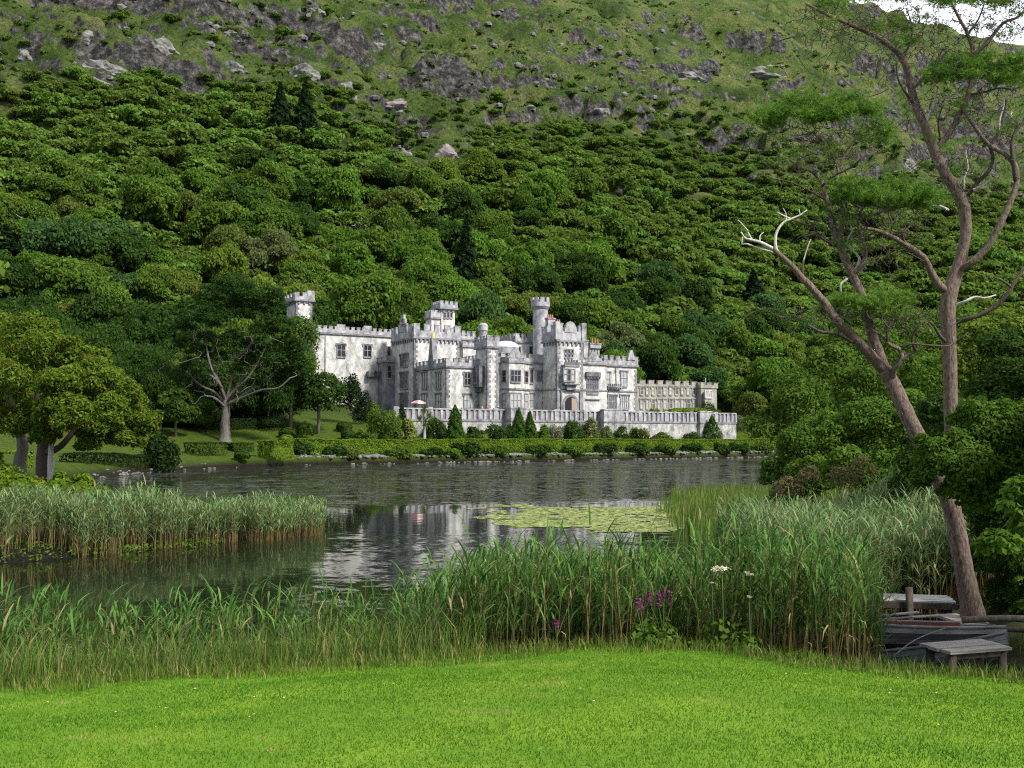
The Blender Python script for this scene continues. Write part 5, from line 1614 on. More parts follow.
# ------------------------------------------------------------------ the wood on the hillside
SPEC = ['mid-green', 'bright green', 'dark green', 'yellow-green', 'olive green', 'grey-green', 'blue-green']
PROB = [.42, .25, .13, .07, .06, .035, .035]
hr = np.random.default_rng(101)
arch = {}
trunk_c = trunk_mesh('trunk', .8, .018, BARK, hr, 0, .1)
trunks = [trunk_mesh('trunk', .6, .035, BARK, hr, 4, .5), trunk_mesh('trunk', .6, .03, BARK_PALE, hr, 5, .5)]
for sp in SPEC:
    arch[sp] = [crown_mesh('crown', broad_lobes(hr, int(hr.integers(20, 30)), hr.uniform(.55, 1.15), hr.uniform(.8, 1.15)), 9500, .07, LEAF[sp], hr, 1.15, up=.6, low=-.45, lobevar=.3, zs=.72, fill=.6) for _ in range(4)]
arch_fine = {sp: crown_mesh('crown', broad_lobes(hr, 28, .9, 1.05), 22000, .042, LEAF[sp], hr, 1.1, up=.5, low=-.6, lobevar=.3, zs=.75, fill=.6) for sp in SPEC}
CON_M = leaf('dark fir needles', (0.006, 0.02, 0.006), (0.022, 0.05, 0.014), objvar=.1)
def conifer_crown(r, n=2600):
    t = r.uniform(0, 1, n) ** .7
    tier = np.round(t * 11) / 11
    z = 1 - t * .9
    a = r.uniform(0, 6.283, n)
    rr = .34 * (tier ** .9) * (.35 + .65 * r.uniform(0, 1, n) ** .5) * (1 + .25 * np.sin(a * 4 + tier * 30))
    P = np.stack([rr * np.cos(a), rr * np.sin(a), z - rr * .25], 1)
    N = unit(np.stack([np.cos(a) * .5, np.sin(a) * .5, np.full(n, .8)], 1) + .6 * unit(r.normal(size=(n, 3))))
    v, q, tt = cards(P, N, .06, r, 1.8)
    return np_mesh('crown', v, q, mats=[CON_M], attrs={'tint': tt})
con = [conifer_crown(hr) for _ in range(2)]

TOPX = [0, 50, 100, 200, 300, 340, 390, 430, 470, 520, 560, 640, 720, 800, 900, 1024]
TOPY = [115, 88, 78, 80, 78, 95, 128, 175, 150, 142, 128, 140, 160, 170, 205, 215]
def forest_top(px): return np.interp(px, TOPX, TOPY)
# gaps where rock shows: (px, py, rx, ry)
GAPS = [(388, 103, 26, 14), (450, 155, 24, 14), (400, 158, 16, 10), (350, 150, 20, 9), (330, 178, 14, 8), (40, 135, 30, 8), (545, 120, 60, 8), (240, 60, 300, 18)]

cand = []
# dart throwing on the hillside, near to far; a cell grid keeps it quick
cell = {}
def ok_spot(x, y, rad):
    ci, cj = int(x // 6), int(y // 6)
    for i in range(ci - 3, ci + 4):
        for j in range(cj - 3, cj + 4):
            for (a, b, c) in cell.get((i, j), ()):
                if (a - x) ** 2 + (b - y) ** 2 < ((.44 if b < 330 else .38) * (c + rad)) ** 2: return False
    cell.setdefault((ci, cj), []).append((x, y, rad))
    return True
NT = 34000
yy = 120 + (640 - 120) * hr.uniform(0, 1, NT) ** 1.1
xx = hr.uniform(-.72, .72, NT) * yy
o_ = np.argsort(yy + hr.uniform(0, 30, NT))
xx, yy = xx[o_], yy[o_]
zz = H(xx, yy); sdv = sd_lake(xx, yy); hdv = hill_d(xx, yy)
uu, vv = to_uv(xx, yy)
qn = 14 * fbm(xx / 30, yy / 30, 3, 71)
spots = []
for x, y, z, s_, hd, u, v, qz in zip(xx, yy, zz, sdv, hdv, uu, vv, qn):
    if s_ < 26: continue
    if -14 < u < 112 and -40 < v < 27: continue          # castle, terraces
    if -36 < u <= -14 and -30 < v < 34 and v > 2: continue  # rear wing
    px, py = project(x, y, z)
    left_wood = x < -42 and y < 215 and s_ > 30 and not (165 < px < 365 and py > 412)
    behind = hd > -62 and y > 150
    right_wood = x > 70 and s_ > 30
    if not (left_wood or behind or right_wood): continue
    if 285 < px < 400 and py > 395: continue
    if 395 < px < 745 and hd < 0 and v < 27: continue
    q = (py - forest_top(px)) + qz
    if q < 0 and hr.uniform() > .35 * math.exp(q / 28): continue
    if any(((px - a) / c) ** 2 + ((py - b) / d) ** 2 < 1 for a, b, c, d in GAPS): continue
    edge = float(ss(np.array(q / 45.0)))
    rad = (3.0 + 2.9 * edge) * (.62 + .95 * hr.uniform(0, 1) ** 1.7)
    if py < 190: rad *= .82
    if ok_spot(x, y, rad): spots.append((x, y, z, rad, px, py))

ZON = [(-900, 60, 'above the far left seed-clustered tree'), (60, 150, 'above the leaning seed-clustered tree'), (150, 205, 'above the round dark tree'), (205, 262, 'above the old cedar'), (262, 325, 'above the rear tower'),
       (325, 392, 'above the rear wing'), (392, 432, 'above the west tower'), (432, 476, 'above the stair turret'), (476, 512, 'above the corner turret'), (512, 552, 'above the round tower'),
       (552, 586, 'above the entrance tower'), (586, 640, 'above the east block'), (640, 680, 'above the low wing windows'), (680, 722, 'above the low wing pavilion'), (722, 768, 'above the olive tree'),
       (768, 830, 'behind the dead pine limbs'), (830, 890, 'behind the leaning pine'), (890, 945, 'between the pine stems'), (945, 1900, 'right of the upright pine')]
BAND = [(215, 'high in the wood'), (262, 'on the upper mid-slope'), (305, 'on the lower mid-slope'), (345, 'low in the wood'), (900, 'at the wood edge')]
def zone(px): return next(t for a, b, t in ZON if a <= px < b)
def band(py): return next(t for a, t in BAND if py < a)
spots.sort(key=lambda s: -s[3] / s[1])
MAXT = 285
big = [s for s in spots if -15 < s[4] < 1040 and s[5] - 1.5 * s[3] * FPX / s[1] < 700][:MAXT]
bigset = set(id(s) for s in big)
rest = [s for s in spots if id(s) not in bigset]
cells = {}
made = []
for s in big:
    x, y, z, rad, px, py = s
    sp = SPEC[hr.choice(len(SPEC), p=PROB)]
    # species drift over the hill
    f = float(fbm(np.array([x / 70]), np.array([y / 70]), 2, 81)[0])
    if f > .35 and hr.uniform() < .35: sp = ['yellow-green', 'olive green'][int(hr.uniform() < .4)]
    if (f < -.3 and hr.uniform() < .4): sp = ['dark green', 'blue-green'][int(hr.uniform() < .3)]
    if (px < 340 and py > 345) and hr.uniform() < .75: sp = 'dark green'
    is_con = hr.uniform() < .014
    hgt = rad * hr.uniform(1.3, 2.1)
    cpy = py - 0.75 * hgt * FPX / y
    kind = 'conifer' if is_con else sp
    made.append([s, sp, is_con, hgt, kind, zone(px), band(cpy)])
for m in made: cells.setdefault((m[4], m[5], m[6]), []).append(m)
ORD = {1: [''], 2: ['left of two', 'right of two'], 3: ['leftmost of three', 'middle of three', 'rightmost of three']}
for key, ms in cells.items():
    ms.sort(key=lambda m: m[0][4])
    n = len(ms)
    for i, m in enumerate(ms):
        if n <= 3: od = ORD[n][i]
        else: od = ['leftmost', 'second from left', 'third from left', 'fourth from left', 'fifth from left', 'sixth from left', 'seventh from left', 'eighth from left'][i] if i < min(n - 1, 8) else ('rightmost' if i == n - 1 else f'{i + 1}th from left')
        sp = m[4]
        base = 'dark conifer' if sp == 'conifer' else f'{sp} tree'
        m.append(f'{base} {m[6]}, {m[5]}' + (f', {od}' if od else ''))
for (x, y, z, rad, px, py), sp, is_con, hgt, kind, zn, bd, lab in made:
    root = empty('fir_tree' if is_con else 'broadleaf_tree', (x, y, z - .3), hr.uniform(0, 6.28), lab, 'tree', f'{kind} trees of the hillside wood')
    if is_con:
        root.scale = (rad * 2.5, rad * 2.5, hgt * 1.35)
        link('crown', con[int(hr.integers(2))], root)
    else:
        root.scale = (rad * hr.uniform(.85, 1.25), rad * hr.uniform(.85, 1.25), hgt * .85)
        root.rotation_euler = (hr.normal() * .07, hr.normal() * .07, hr.uniform(0, 6.28))
        link('crown', arch_fine[sp] if y < 215 else arch[sp][int(hr.integers(4))], root)
    link('trunk', trunk_c if is_con else trunks[int(hr.uniform() < .35)], root)

# the far upper part of the wood: one mass
WOODM = leaf('distant mixed leaves', (0.052, 0.105, 0.013), (0.155, 0.225, 0.036), objvar=.25, hue=True)
V_, Q_, T_, H_ = [], [], [], []
base = 0
protos = []
for _ in range(6):
    L = broad_lobes(hr, 18, hr.uniform(.6, .9))
    P, D, k = lobe_points(L, 900, hr, -.3, zs=.72, fill=.6)
    N = unit(D + 1.1 * unit(hr.normal(size=P.shape)) + np.array([0, 0, .5]))
    v, q, t = cards(P, N, .15, hr, tint=np.clip(.35 * hr.uniform(0, 1, len(L))[k] + .65 * hr.uniform(0, 1, len(P)), 0, 1))
    protos.append((v, q, t))
for x, y, z, rad, px, py in rest:
    v, q, t = protos[int(hr.integers(6))]
    a = hr.uniform(0, 6.283); c_, s_ = math.cos(a), math.sin(a)
    hg = rad * hr.uniform(1.1, 1.6)
    rad *= 1.3
    w = np.stack([(v[:, 0] * c_ - v[:, 1] * s_) * rad + x, (v[:, 0] * s_ + v[:, 1] * c_) * rad + y, v[:, 2] * hg * .9 + z - .8], 1)
    V_.append(w); Q_.append(q + base); T_.append(t); H_.append(np.full(len(v), hr.uniform())); base += len(v)
o = link('distant_wood', np_mesh('distant_wood', np.concatenate(V_), np.concatenate(Q_), mats=[WOODM], attrs={'tint': np.concatenate(T_), 'hue': np.concatenate(H_)}))
tag(o, 'far upper part of the mixed green wood on the mountainside', 'wood', kind='stuff')
print('hill trees', len(big), 'rest', len(rest))

# named single trees of the slope
def hill_single(px, py, top, w, label, name='fir_tree', crown=None):
    b = G(px, py); b.z -= .3
    root = empty(name, b, 0, label, 'tree')
    h = hpx(b, py - top)
    root.scale = (hpx(b, w) / .34, hpx(b, w) / .34, h)
    link('crown', con[0], root)
    link('trunk', trunk_c, root)
    return root
hill_single(466, 312, 218, 22, 'tall black pointed fir rising behind the stair turret')
hill_single(305, 150, 78, 18, 'dark fir at the upper left edge of the wood below the rocks')
hill_single(280, 148, 80, 16, 'dark fir just left of another at the upper edge of the wood')
# bare grey trees
def bare_tree(px, py, top, w, label, seed):
    b = G(px, py); r = np.random.default_rng(seed)
    root = empty('bare_tree', b, 0, label, 'tree')
    h = hpx(b, py - top); rad = hpx(b, w)
    mb = MB()
    tr, ra = smooth_path([(0, 0, -.3), (.05 * h, 0, h * .4), (0, .03 * h, h * .8)], [.3, .22, .1])
    mb.tube(tr, ra, BARK_DEAD, 6)
    mb.build('trunk', root)
    mb = MB()
    tips = [Vector((r.normal() * rad * .5, r.normal() * rad * .5, h * r.uniform(.4, 1))) for _ in range(70)]
    twigs(mb, tr[3:], tips, BARK_DEAD, r, .03, .08, 4, -.05, .1, .16)
    mb.build('bare_branches', root)
bare_tree(358, 246, 218, 13, 'bare whitish tree standing in the wood above the rear wing', 1)
bare_tree(553, 205, 190, 10, 'bare grey tree high in the wood above the entrance tower', 2)
bare_tree(18, 245, 215, 10, 'bare pale tree at the left margin of the wood', 3)
bare_tree(250, 420, 372, 14, 'bare grey tree in the shade right of the old cedar', 4)

# scrub and bracken on the open hill
SCR = leaf('heath scrub', (0.028, 0.062, 0.007), (0.09, 0.135, 0.02), objvar=.2, hue=True)
ns = 9000
ys_ = 230 + 560 * hr.uniform(0, 1, ns) ** .8; xs_ = hr.uniform(-.62, .62, ns) * ys_
hd = hill_d(xs_, ys_); zs_ = H(xs_, ys_)
pxs, pys = project(xs_, ys_, zs_)
dens = fbm(xs_ / 40, ys_ / 40, 3, 91)
keep = (hd > 30) & (dens > -.15) & (pys < forest_top(pxs) + 60)
V_, Q_, T_, H_ = [], [], [], []; base = 0
for x, y, z in zip(xs_[keep], ys_[keep], zs_[keep]):
    m_ = 26
    s = hr.uniform(.5, 2.0)
    d = unit(hr.normal(size=(m_, 3))); d[:, 2] = np.abs(d[:, 2])
    P = d * np.array([s * 1.3, s * 1.3, s * .65]) * hr.uniform(.7, 1, (m_, 1)) + np.array([x, y, z - .15])
    v, q, t = cards(P, unit(d + .6 * unit(hr.normal(size=P.shape)) + np.array([0, 0, .4])), s * .75, hr)
    V_.append(v); Q_.append(q + base); T_.append(t); H_.append(np.full(len(v), hr.uniform())); base += len(v)
o = link('hillside_scrub', np_mesh('hillside_scrub', np.concatenate(V_), np.concatenate(Q_), mats=[SCR], attrs={'tint': np.concatenate(T_), 'hue': np.concatenate(H_)}))
tag(o, 'low scrub and bracken scattered over the open mountainside', 'scrub', kind='stuff')

# loose rocks and broken ledges
RUB = stone('hillside rubble', (0.045, 0.045, 0.043), (0.19, 0.185, 0.175), (0.02, 0.02, 0.022), .5, .95, .6, 0, 2.0)
nq = 9000
yq = 260 + 560 * hr.uniform(0, 1, nq) ** .8; xq = hr.uniform(-.62, .62, nq) * yq
hq = hill_d(xq, yq); zq = H(xq, yq); gz = np.abs(H(xq, yq + 1.5) - zq) / 1.5 + np.abs(H(xq + 1.5, yq) - zq) / 1.5
pq, pyq = project(xq, yq, zq)
kq = (hq > 60) & (pyq < forest_top(pq) + 25) & (hr.uniform(0, 1, nq) < np.clip((gz - 1.35) * .35, .004, .3))
rock_pts = [(a, b, c) for a, b, c in zip(xq[kq], yq[kq], zq[kq])]
o = rocks_mesh('hillside_rubble', rock_pts, .5, 3.0, RUB, 77); tag(o, 'grey rocks and broken ledges scattered over the mountainside', 'rocks', kind='stuff')

# big boulders and outcrops
ROCK_A = stone('pale grey outcrop rock', (0.07, 0.069, 0.066), (0.21, 0.205, 0.195), (0.03, 0.03, 0.033), .25, .95, .8, -.5, .9)
ROCK_P = stone('pinkish outcrop rock', (0.10, 0.085, 0.085), (0.24, 0.205, 0.20), (0.05, 0.04, 0.04), .25, .95, .8, -.5, .9)
import bmesh
def outcrop(px, py, w, h, mat, label, seed):
    b = G(px, py + h * .45)
    bm = bmesh.new(); bmesh.ops.create_icosphere(bm, subdivisions=4, radius=1)
    co = np.array([v.co[:] for v in bm.verts])
    rr_ = np.random.default_rng(seed)
    pn = unit(rr_.normal(size=(16, 3)) * np.array([1, 1, .8])); ph = rr_.uniform(.55, .95, 16)
    with np.errstate(divide='ignore'):
        fac = np.min(np.where(co @ pn.T > .05, ph[None, :] / np.maximum(co @ pn.T, .05), 9), axis=1)
    fac = np.minimum(fac, 1.15)
    rx, rz = hpx(b, w), hpx(b, h) * 1.25
    st = np.floor((co[:, 2] * 3 + .6 * fbm(co[:, 0] * 2 + seed, co[:, 1] * 2, 2, seed)))
    f = fac + .12 * fbm(co[:, 0] * 1.7 + seed, co[:, 2] * 2.4 + co[:, 1], 4, seed) + .05 * (st % 2) + .07 * fbm(co[:, 0] * 6, co[:, 2] * 9 + seed, 2, seed + 2)
    for v, k in zip(bm.verts, f): v.co = Vector((v.co.x * rx * k, v.co.y * rx * .75 * k, v.co.z * rz * k))
    me = bpy.data.meshes.new('outcrop'); bm.to_mesh(me); bm.free(); me.materials.append(mat)
    o = link('rock_outcrop', me, None, (b.x, b.y + rx * .55, b.z - rz * .10))
    return tag(o, label, 'rock')
for i, (px, py, w, h, m_, lab) in enumerate([
    (158, 42, 23, 13, ROCK_A, 'big smooth pale boulder high on the upper left slope'), (100, 66, 27, 13, ROCK_A, 'broad grey rock face below and left of the smooth pale boulder'), (72, 36, 24, 11, ROCK_A, 'dark grey outcrop left of the smooth pale boulder'),
    (20, 50, 12, 9, ROCK_A, 'small grey outcrop near the top left corner'), (88, 81, 17, 6, ROCK_A, 'flat ledge of grey rock under the broad rock face'), (148, 83, 26, 9, ROCK_P, 'long sloping rock ledge under the smooth pale boulder'), (385, 101, 19, 10, ROCK_P, 'pinkish boulder at the upper edge of the wood'),
    (302, 72, 16, 12, ROCK_A, 'grey outcrop left above the pinkish boulder'), (232, 68, 16, 9, ROCK_A, 'grey outcrop between the pale boulder and the wood top'), (347, 92, 14, 13, ROCK_A, 'grey outcrop just left of the pinkish boulder'), (448, 153, 20, 12, ROCK_P, 'pinkish outcrop inside the clearing above the stair turret'),
    (402, 154, 12, 9, ROCK_A, 'small outcrop left in the clearing above the west tower'), (352, 152, 15, 6, ROCK_A, 'low rock ledge left of the clearing outcrops'), (376, 42, 12, 9, ROCK_A, 'square grey crag above the pinkish boulder'), (222, 34, 20, 9, ROCK_A, 'grey crag right of the smooth pale boulder'),
    (314, 10, 11, 6, ROCK_A, 'small crag by the top edge left of the middle'), (905, 160, 22, 14, ROCK_A, 'grey crag seen between the pine branches'), (600, 112, 18, 8, ROCK_A, 'grey crag above the middle of the wood'), (690, 75, 30, 9, ROCK_A, 'dark band of crag on the right slope left of the big pines'), (760, 70, 34, 12, ROCK_A, 'wide grey crag left of the upright pine top')]):
    outcrop(px, py, w, h, m_, lab, i + 3)
# ------------------------------------------------------------------ reeds, rushes, water lilies
REED_L = leaf('reed leaves', (0.032, 0.098, 0.018), (0.115, 0.225, 0.045), (0.28, 0.25, 0.12), .03, .3, objvar=.0)
REED_F = leaf('far reed leaves', (0.09, 0.17, 0.055), (0.20, 0.29, 0.115), (0.32, 0.28, 0.16), .05, .3, objvar=.0)
REED_S = leaf('reed stems', (0.06, 0.065, 0.02), (0.22, 0.19, 0.085), (0.34, 0.22, 0.10), .25, .1, objvar=.0)
REED_T = leaf('tan reed stems', (0.13, 0.095, 0.04), (0.34, 0.24, 0.12), (0.2, 0.2, 0.06), .2, .1, objvar=.0)
GRASS_L = leaf('long bank grass', (0.05, 0.10, 0.012), (0.13, 0.185, 0.03), (0.30, 0.24, 0.11), .10, .3, objvar=.0)
RUSH = leaf('rush blades', (0.045, 0.105, 0.014), (0.135, 0.21, 0.04), (0.3, 0.24, 0.11), .12, .3, objvar=.0)

def reeds(name, x, y, z, h, r, leafm, stemm, label, cat='reeds', nl=7, leaf_len=.45, leaf_w=.024, lo=.22, stem_w=.011, lean=.12, droop=.38, wind=(.35, .0)):
    """reed stems with long arching leaves"""
    n = len(x)
    B = np.stack([x, y, z], 1)
    la = r.uniform(0, 6.283, n); lm = np.abs(r.normal(0, lean, n))
    top = B + np.stack([np.cos(la) * lm * h + wind[0] * .12 * h, np.sin(la) * lm * h, h], 1)
    # stems: two crossed strips
    a = r.uniform(0, 3.1416, n)
    sd = np.stack([np.cos(a), np.sin(a), 0 * a], 1) * stem_w
    sd2 = np.stack([-np.sin(a), np.cos(a), 0 * a], 1) * stem_w
    mid = B * .5 + top * .5 + np.stack([r.normal(0, .02, n), r.normal(0, .02, n), 0 * a], 1) * h[:, None]
    V, Q, T, Mx = [], [], [], []
    for s in (sd, sd2):
        v = np.stack([B - s, B + s, mid + s * .8, mid - s * .8, top + s * .3, top - s * .3], 1).reshape(-1, 3)
        i = np.arange(n)[:, None] * 6
        q = np.concatenate([i + np.array([[0, 1, 2, 3]]), i + np.array([[3, 2, 4, 5]])], 0)
        V.append(v); Q.append(q); T.append(np.repeat(r.uniform(0, 1, n), 6)); Mx.append(np.ones(len(q), int))
    # leaves
    for k in range(nl):
        t = lo + (1 - lo) * (k + r.uniform(0, 1, n)) / nl
        p0 = np.where(t[:, None] < .5, B + (mid - B) * (t * 2)[:, None], mid + (top - mid) * (t * 2 - 1)[:, None])
        az = la + k * 2.6 + r.uniform(-.6, .6, n)
        dxy = np.stack([np.cos(az) + wind[0] * 1.2, np.sin(az) + wind[1], 0 * az], 1); dxy = dxy / np.linalg.norm(dxy[:, :2], axis=1)[:, None]
        L = leaf_len * r.uniform(.6, 1.25, n) * (h / h.mean()) ** .4
        el = r.uniform(.8, 1.38, n)
        side = np.stack([-dxy[:, 1], dxy[:, 0], 0 * az], 1) * (leaf_w * r.uniform(.6, 1.2, n))[:, None]
        pts = []
        p = p0; e = el.copy()
        for j, f in enumerate((.32, .36, .32)):
            pts.append(p)
            p = p + (dxy * np.cos(e)[:, None] + np.array([0, 0, 1.0]) * np.sin(e)[:, None]) * (L * f)[:, None]
            e = e - droop * r.uniform(.4, 1.6, n)
        pts.append(p)
        w = (.45, 1.0, .75, .06)
        v = np.stack([q_ for j in range(4) for q_ in (pts[j] - side * w[j], pts[j] + side * w[j])], 1).reshape(-1, 3)
        i = np.arange(n)[:, None] * 8
        q = np.concatenate([i + np.array([[2 * j, 2 * j + 1, 2 * j + 3, 2 * j + 2]]) for j in range(3)], 0)
        V.append(v); Q.append(q); T.append(np.repeat(r.uniform(0, 1, n), 8)); Mx.append(np.zeros(len(q), int))
    base, QQ = 0, []
    for v, q in zip(V, Q): QQ.append(q + base); base += len(v)
    me = np_mesh(name, np.concatenate(V), np.concatenate(QQ), mats=[leafm, stemm], qmat=np.concatenate(Mx), attrs={'tint': np.concatenate(T)})
    return tag(link(name, me), label, cat, kind='stuff')

def blades(name, x, y, z, h, w, r, mat, label, cat='grass', lean=.35, seg=2, tint=None):
    n = len(x)
    B = np.stack([x, y, z], 1); az = r.uniform(0, 6.283, n); f = r.uniform(.2, 1, n) * lean
    d = np.stack([np.cos(az), np.sin(az), 0 * az], 1)
    fa = r.uniform(0, 3.1416, n)
    s = np.stack([np.cos(fa), np.sin(fa), 0 * fa], 1) * w[:, None]
    m = B + d * (h * f * .3)[:, None] + np.array([0, 0, 1.0]) * (h * .6)[:, None]
    t = B + d * (h * f)[:, None] + np.array([0, 0, 1.0]) * h[:, None]
    tn = r.uniform(0, 1, n) if tint is None else np.clip(tint, 0, 1)
    if seg == 1:
        v = np.stack([B - s, B + s, t], 1).reshape(-1, 3)
        me = np_mesh(name, v, None, np.arange(n * 3).reshape(n, 3), mats=[mat], attrs={'tint': np.repeat(tn, 3)})
    else:
        v = np.stack([B - s, B + s, m + s * .8, m - s * .8, t], 1).reshape(-1, 3)
        i = np.arange(n)[:, None] * 5
        me = np_mesh(name, v, i + np.array([[0, 1, 2, 3]]), i + np.array([[3, 2, 4]]), mats=[mat], attrs={'tint': np.repeat(tn, 5)})
    return tag(link(name, me), label, cat, kind='stuff')

def scatter(n, x0, x1, y0, y1, r, test):
    x, y = r.uniform(x0, x1, n), r.uniform(y0, y1, n)
    k = test(x, y)
    return x[k], y[k]

nr = np.random.default_rng(303)
# main bed along the near bank: thick in the middle and right, thin at the left
def near_bed(x, y):
    sd = sd_lake(x, y)
    px = 512 + FPX * x / y
    dens = np.interp(px, [-200, 0, 200, 330, 440, 470, 560, 855, 876, 930, 1000, 1200], [.5, .5, .36, .30, .5, .9, 1, 1, .0, .0, .0, 0.0])
    deep = np.interp(px, [0, 200, 400, 470, 600, 800, 900], [3.2, 2.6, 3.2, 4.6, 5.2, 5.5, 5.0])
    u = r_nb.uniform(0, 1, len(x))
    clump = .55 + .8 * fbm(x / .9, y / .9, 2, 7)
    front = np.interp(px, [0, 300, 460, 800, 1000], [.2, .4, 1.5, 1.7, 1.0])
    return (sd < front) & (sd > -deep) & (u < dens * np.clip(clump, .15, 1.1))
r_nb = np.random.default_rng(5)
x, y = scatter(15000, -13, 9.2, 14.2, 23.5, nr, near_bed)
px = 512 + FPX * x / y
hmax = np.interp(px, [-100, 0, 250, 420, 470, 620, 760, 900, 1000], [1.55, 1.6, 1.55, 1.65, 1.95, 2.05, 2.1, 1.9, 1.5])
h = hmax * nr.uniform(.72, 1.05, len(x)) * (1 + .10 * fbm(x / 2, y / 2, 2, 3))
z = H(x, y)
reeds('reed_bed', x, y, np.maximum(z, -.4), h, nr, REED_L, REED_S, 'tall green reeds growing along the near bank in front of the lawn edge', nl=8, leaf_len=.5, leaf_w=.017, lo=.3, stem_w=.0075, lean=.07)
# old dead stems and a few broken ones
k = nr.uniform(0, 1, len(x)) < np.interp(512 + FPX * x / y, [700, 790, 880], [.12, .35, .5])
reeds('dead_reeds', x[k] + .05, y[k], np.maximum(z[k], -.4), h[k] * nr.uniform(.4, 1.0, k.sum()), nr, REED_T, REED_T, 'dry straw coloured old reed stems among the near reeds', nl=2, leaf_len=.4, leaf_w=.012, lean=.2, stem_w=.008, droop=.9)
# shallow left margin: sedge and grasses
def left_margin(x, y):
    sd = sd_lake(x, y)
    px = 512 + FPX * x / y
    return (sd < 1.7) & (sd > -1.8) & (px < 480)
x, y = scatter(42000, -12.5, 1.5, 12.5, 19, nr, left_margin)
z = np.maximum(H(x, y), -.1)
blades('sedge', x, y, z, nr.uniform(.3, .95, len(x)), nr.uniform(.004, .009, len(x)), nr, RUSH, 'brownish green sedge and rushes in the shallow left margin', 'sedge', .5)
# fringe of uncut grass along the lawn edge
def fringe(x, y):
    sd = sd_lake(x, y)
    return (sd > .5) & (sd < 2.9 + .35 * fbm(x / .8, y / .8, 2, 8)) & (y < 22)
x, y = scatter(60000, -12, 11, 11.5, 19, nr, fringe)
sd = sd_lake(x, y)
blades('long_grass', x, y, H(x, y), nr.uniform(.07, .34, len(x)) * np.clip(1.25 - (sd - .5) / 3.2, .3, 1), nr.uniform(.003, .007, len(x)), nr, GRASS_L, 'uncut grass fringe between the lawn and the reeds', 'grass', .7)
# short mown lawn
LAWN_B = leaf('lawn blades', (0.05, 0.148, 0.009), (0.115, 0.232, 0.02), (0.25, 0.24, 0.08), .05, .25, objvar=0)
def lawn_t(x, y): return (sd_lake(x, y) > 2.2)
x, y = scatter(430000, -11, 11, 6.5, 16, nr, lawn_t)
blades('lawn_grass', x, y, H(x, y), nr.uniform(.012, .034, len(x)), nr.uniform(.003, .0055, len(x)), nr, LAWN_B, 'short mown bright green lawn grass in front', 'grass', .9, 1,
       tint=.45 + .34 * fbm(x / 1.6, y / 1.1, 4, 14, .65) + .12 * fbm(x / .25, y / .25, 2, 16) + nr.normal(0, .08, len(x)))
# daisies and clover heads
FL_W = plain('white petals', (.75, .74, .68), .7, var=.05); FL_Y = plain('yellow petals', (.7, .5, .05), .7, var=.1)
FL_P = plain('purple petals', (.14, .014, .09), .7, var=.3); FL_C = plain('cream umbel florets', (.62, .6, .44), .7, var=.15); STEM_G = plain('green plant stem', (.06, .11, .025), .8, var=.3)

# left reed shoal
def shoal(x, y):
    t = (x + 7.4) / -12.0
    yf = np.interp(x, [-40, -24, -17, -12.5, -7.4], [27, 29.5, 32.5, 36.5, 41.5]); yb = np.interp(x, [-40, -26, -18, -12, -7.4], [58, 57, 53, 50, 46])
    e = 1.1 * fbm(x / 1.3, y / 1.3, 3, 5)
    cl = fbm(x / 2.2, y / 2.2, 2, 15)
    thin = np.interp(x, [-12, -9.6, -8.3, -7.4], [1, .85, .45, .12])
    return (y > yf + e) & (y < yb + e) & (x < -7.65 - (y - 41) * .18) & (cl > -.75) & (nr.uniform(0, 1, len(x)) < thin) & (y < yf + 5.5)
x, y = scatter(34000, -36, -6.8, 27, 58, nr, shoal)
h = np.interp(x, [-10.5, -7.6], [1.48, 1.15]) * nr.uniform(.72, 1.14, len(x)) * (1 + .2 * fbm(x / 2.5, y / 2.5, 2, 33)) * np.interp(y, [28, 34, 60], [.95, 1.05, 1.0])
reeds('reed_shoal', x, y, np.maximum(H(x, y), -.2), h, nr, REED_F, REED_T, 'pale silvery green reeds with tan stems standing in the lake on the left', nl=10, leaf_len=.42, leaf_w=.020, lo=.34, stem_w=.008, lean=.07, wind=(.25, 0))
# weedy ground in front of the shoal
def weeds_t(x, y):
    yf = np.interp(x, [-40, -24, -17, -12.5, -11], [27, 29.5, 32.5, 36.5, 38])
    return (y > yf - 1.2 + .5 * fbm(x, y, 2, 3)) & (y < yf + 2.5) & (x < -11)
x, y = scatter(16000, -32, -11, 25, 40, nr, weeds_t)
P = np.stack([x, y, np.maximum(H(x, y), 0) + nr.uniform(.02, .3, len(x))], 1)
v, q, t = cards(P, unit(nr.normal(size=P.shape) * .6 + np.array([0, -.3, 1])), .085, nr)
tag(link('water_weeds', np_mesh('water_weeds', v, q, mats=[LEAF['mid-green']], attrs={'tint': t})), 'low green water plants at the foot of the left reeds', 'weeds', kind='stuff')

# rushes and reeds of the right bay
def rightbay(x, y):
    lx = np.interp(y, [22, 30, 40, 50, 66, 80], [7.0, 7.2, 7.2, 8.0, 10.5, 16]); 
    return (x > lx + fbm(x, y / 2, 2, 4)) & (sd_lake(x, y) < 2.5)
x, y = scatter(34000, 4.5, 22, 24, 74, nr, rightbay)
blades('rush_bed', x, y, np.maximum(H(x, y), -.1), nr.uniform(.6, 1.5, len(x)) * np.interp(y, [24, 40, 70], [1.1, 1.0, .75]), nr.uniform(.010, .02, len(x)), nr, RUSH, 'yellowish green rushes in the right bay behind the reeds', 'rushes', .25)
def rb2(x, y): return (sd_lake(x, y) < 3.2) & (sd_lake(x, y) > -5.5)
x, y = scatter(7000, 6.5, 13.5, 23, 33, nr, rb2)
reeds('pale_reeds', x, y, np.maximum(H(x, y), -.2), nr.uniform(1.3, 2.2, len(x)), nr, REED_F, REED_S, 'pale drooping reeds behind the boat platform under the right hand bushes', nl=7, leaf_len=.5, leaf_w=.018, lo=.3, stem_w=.008, lean=.1)

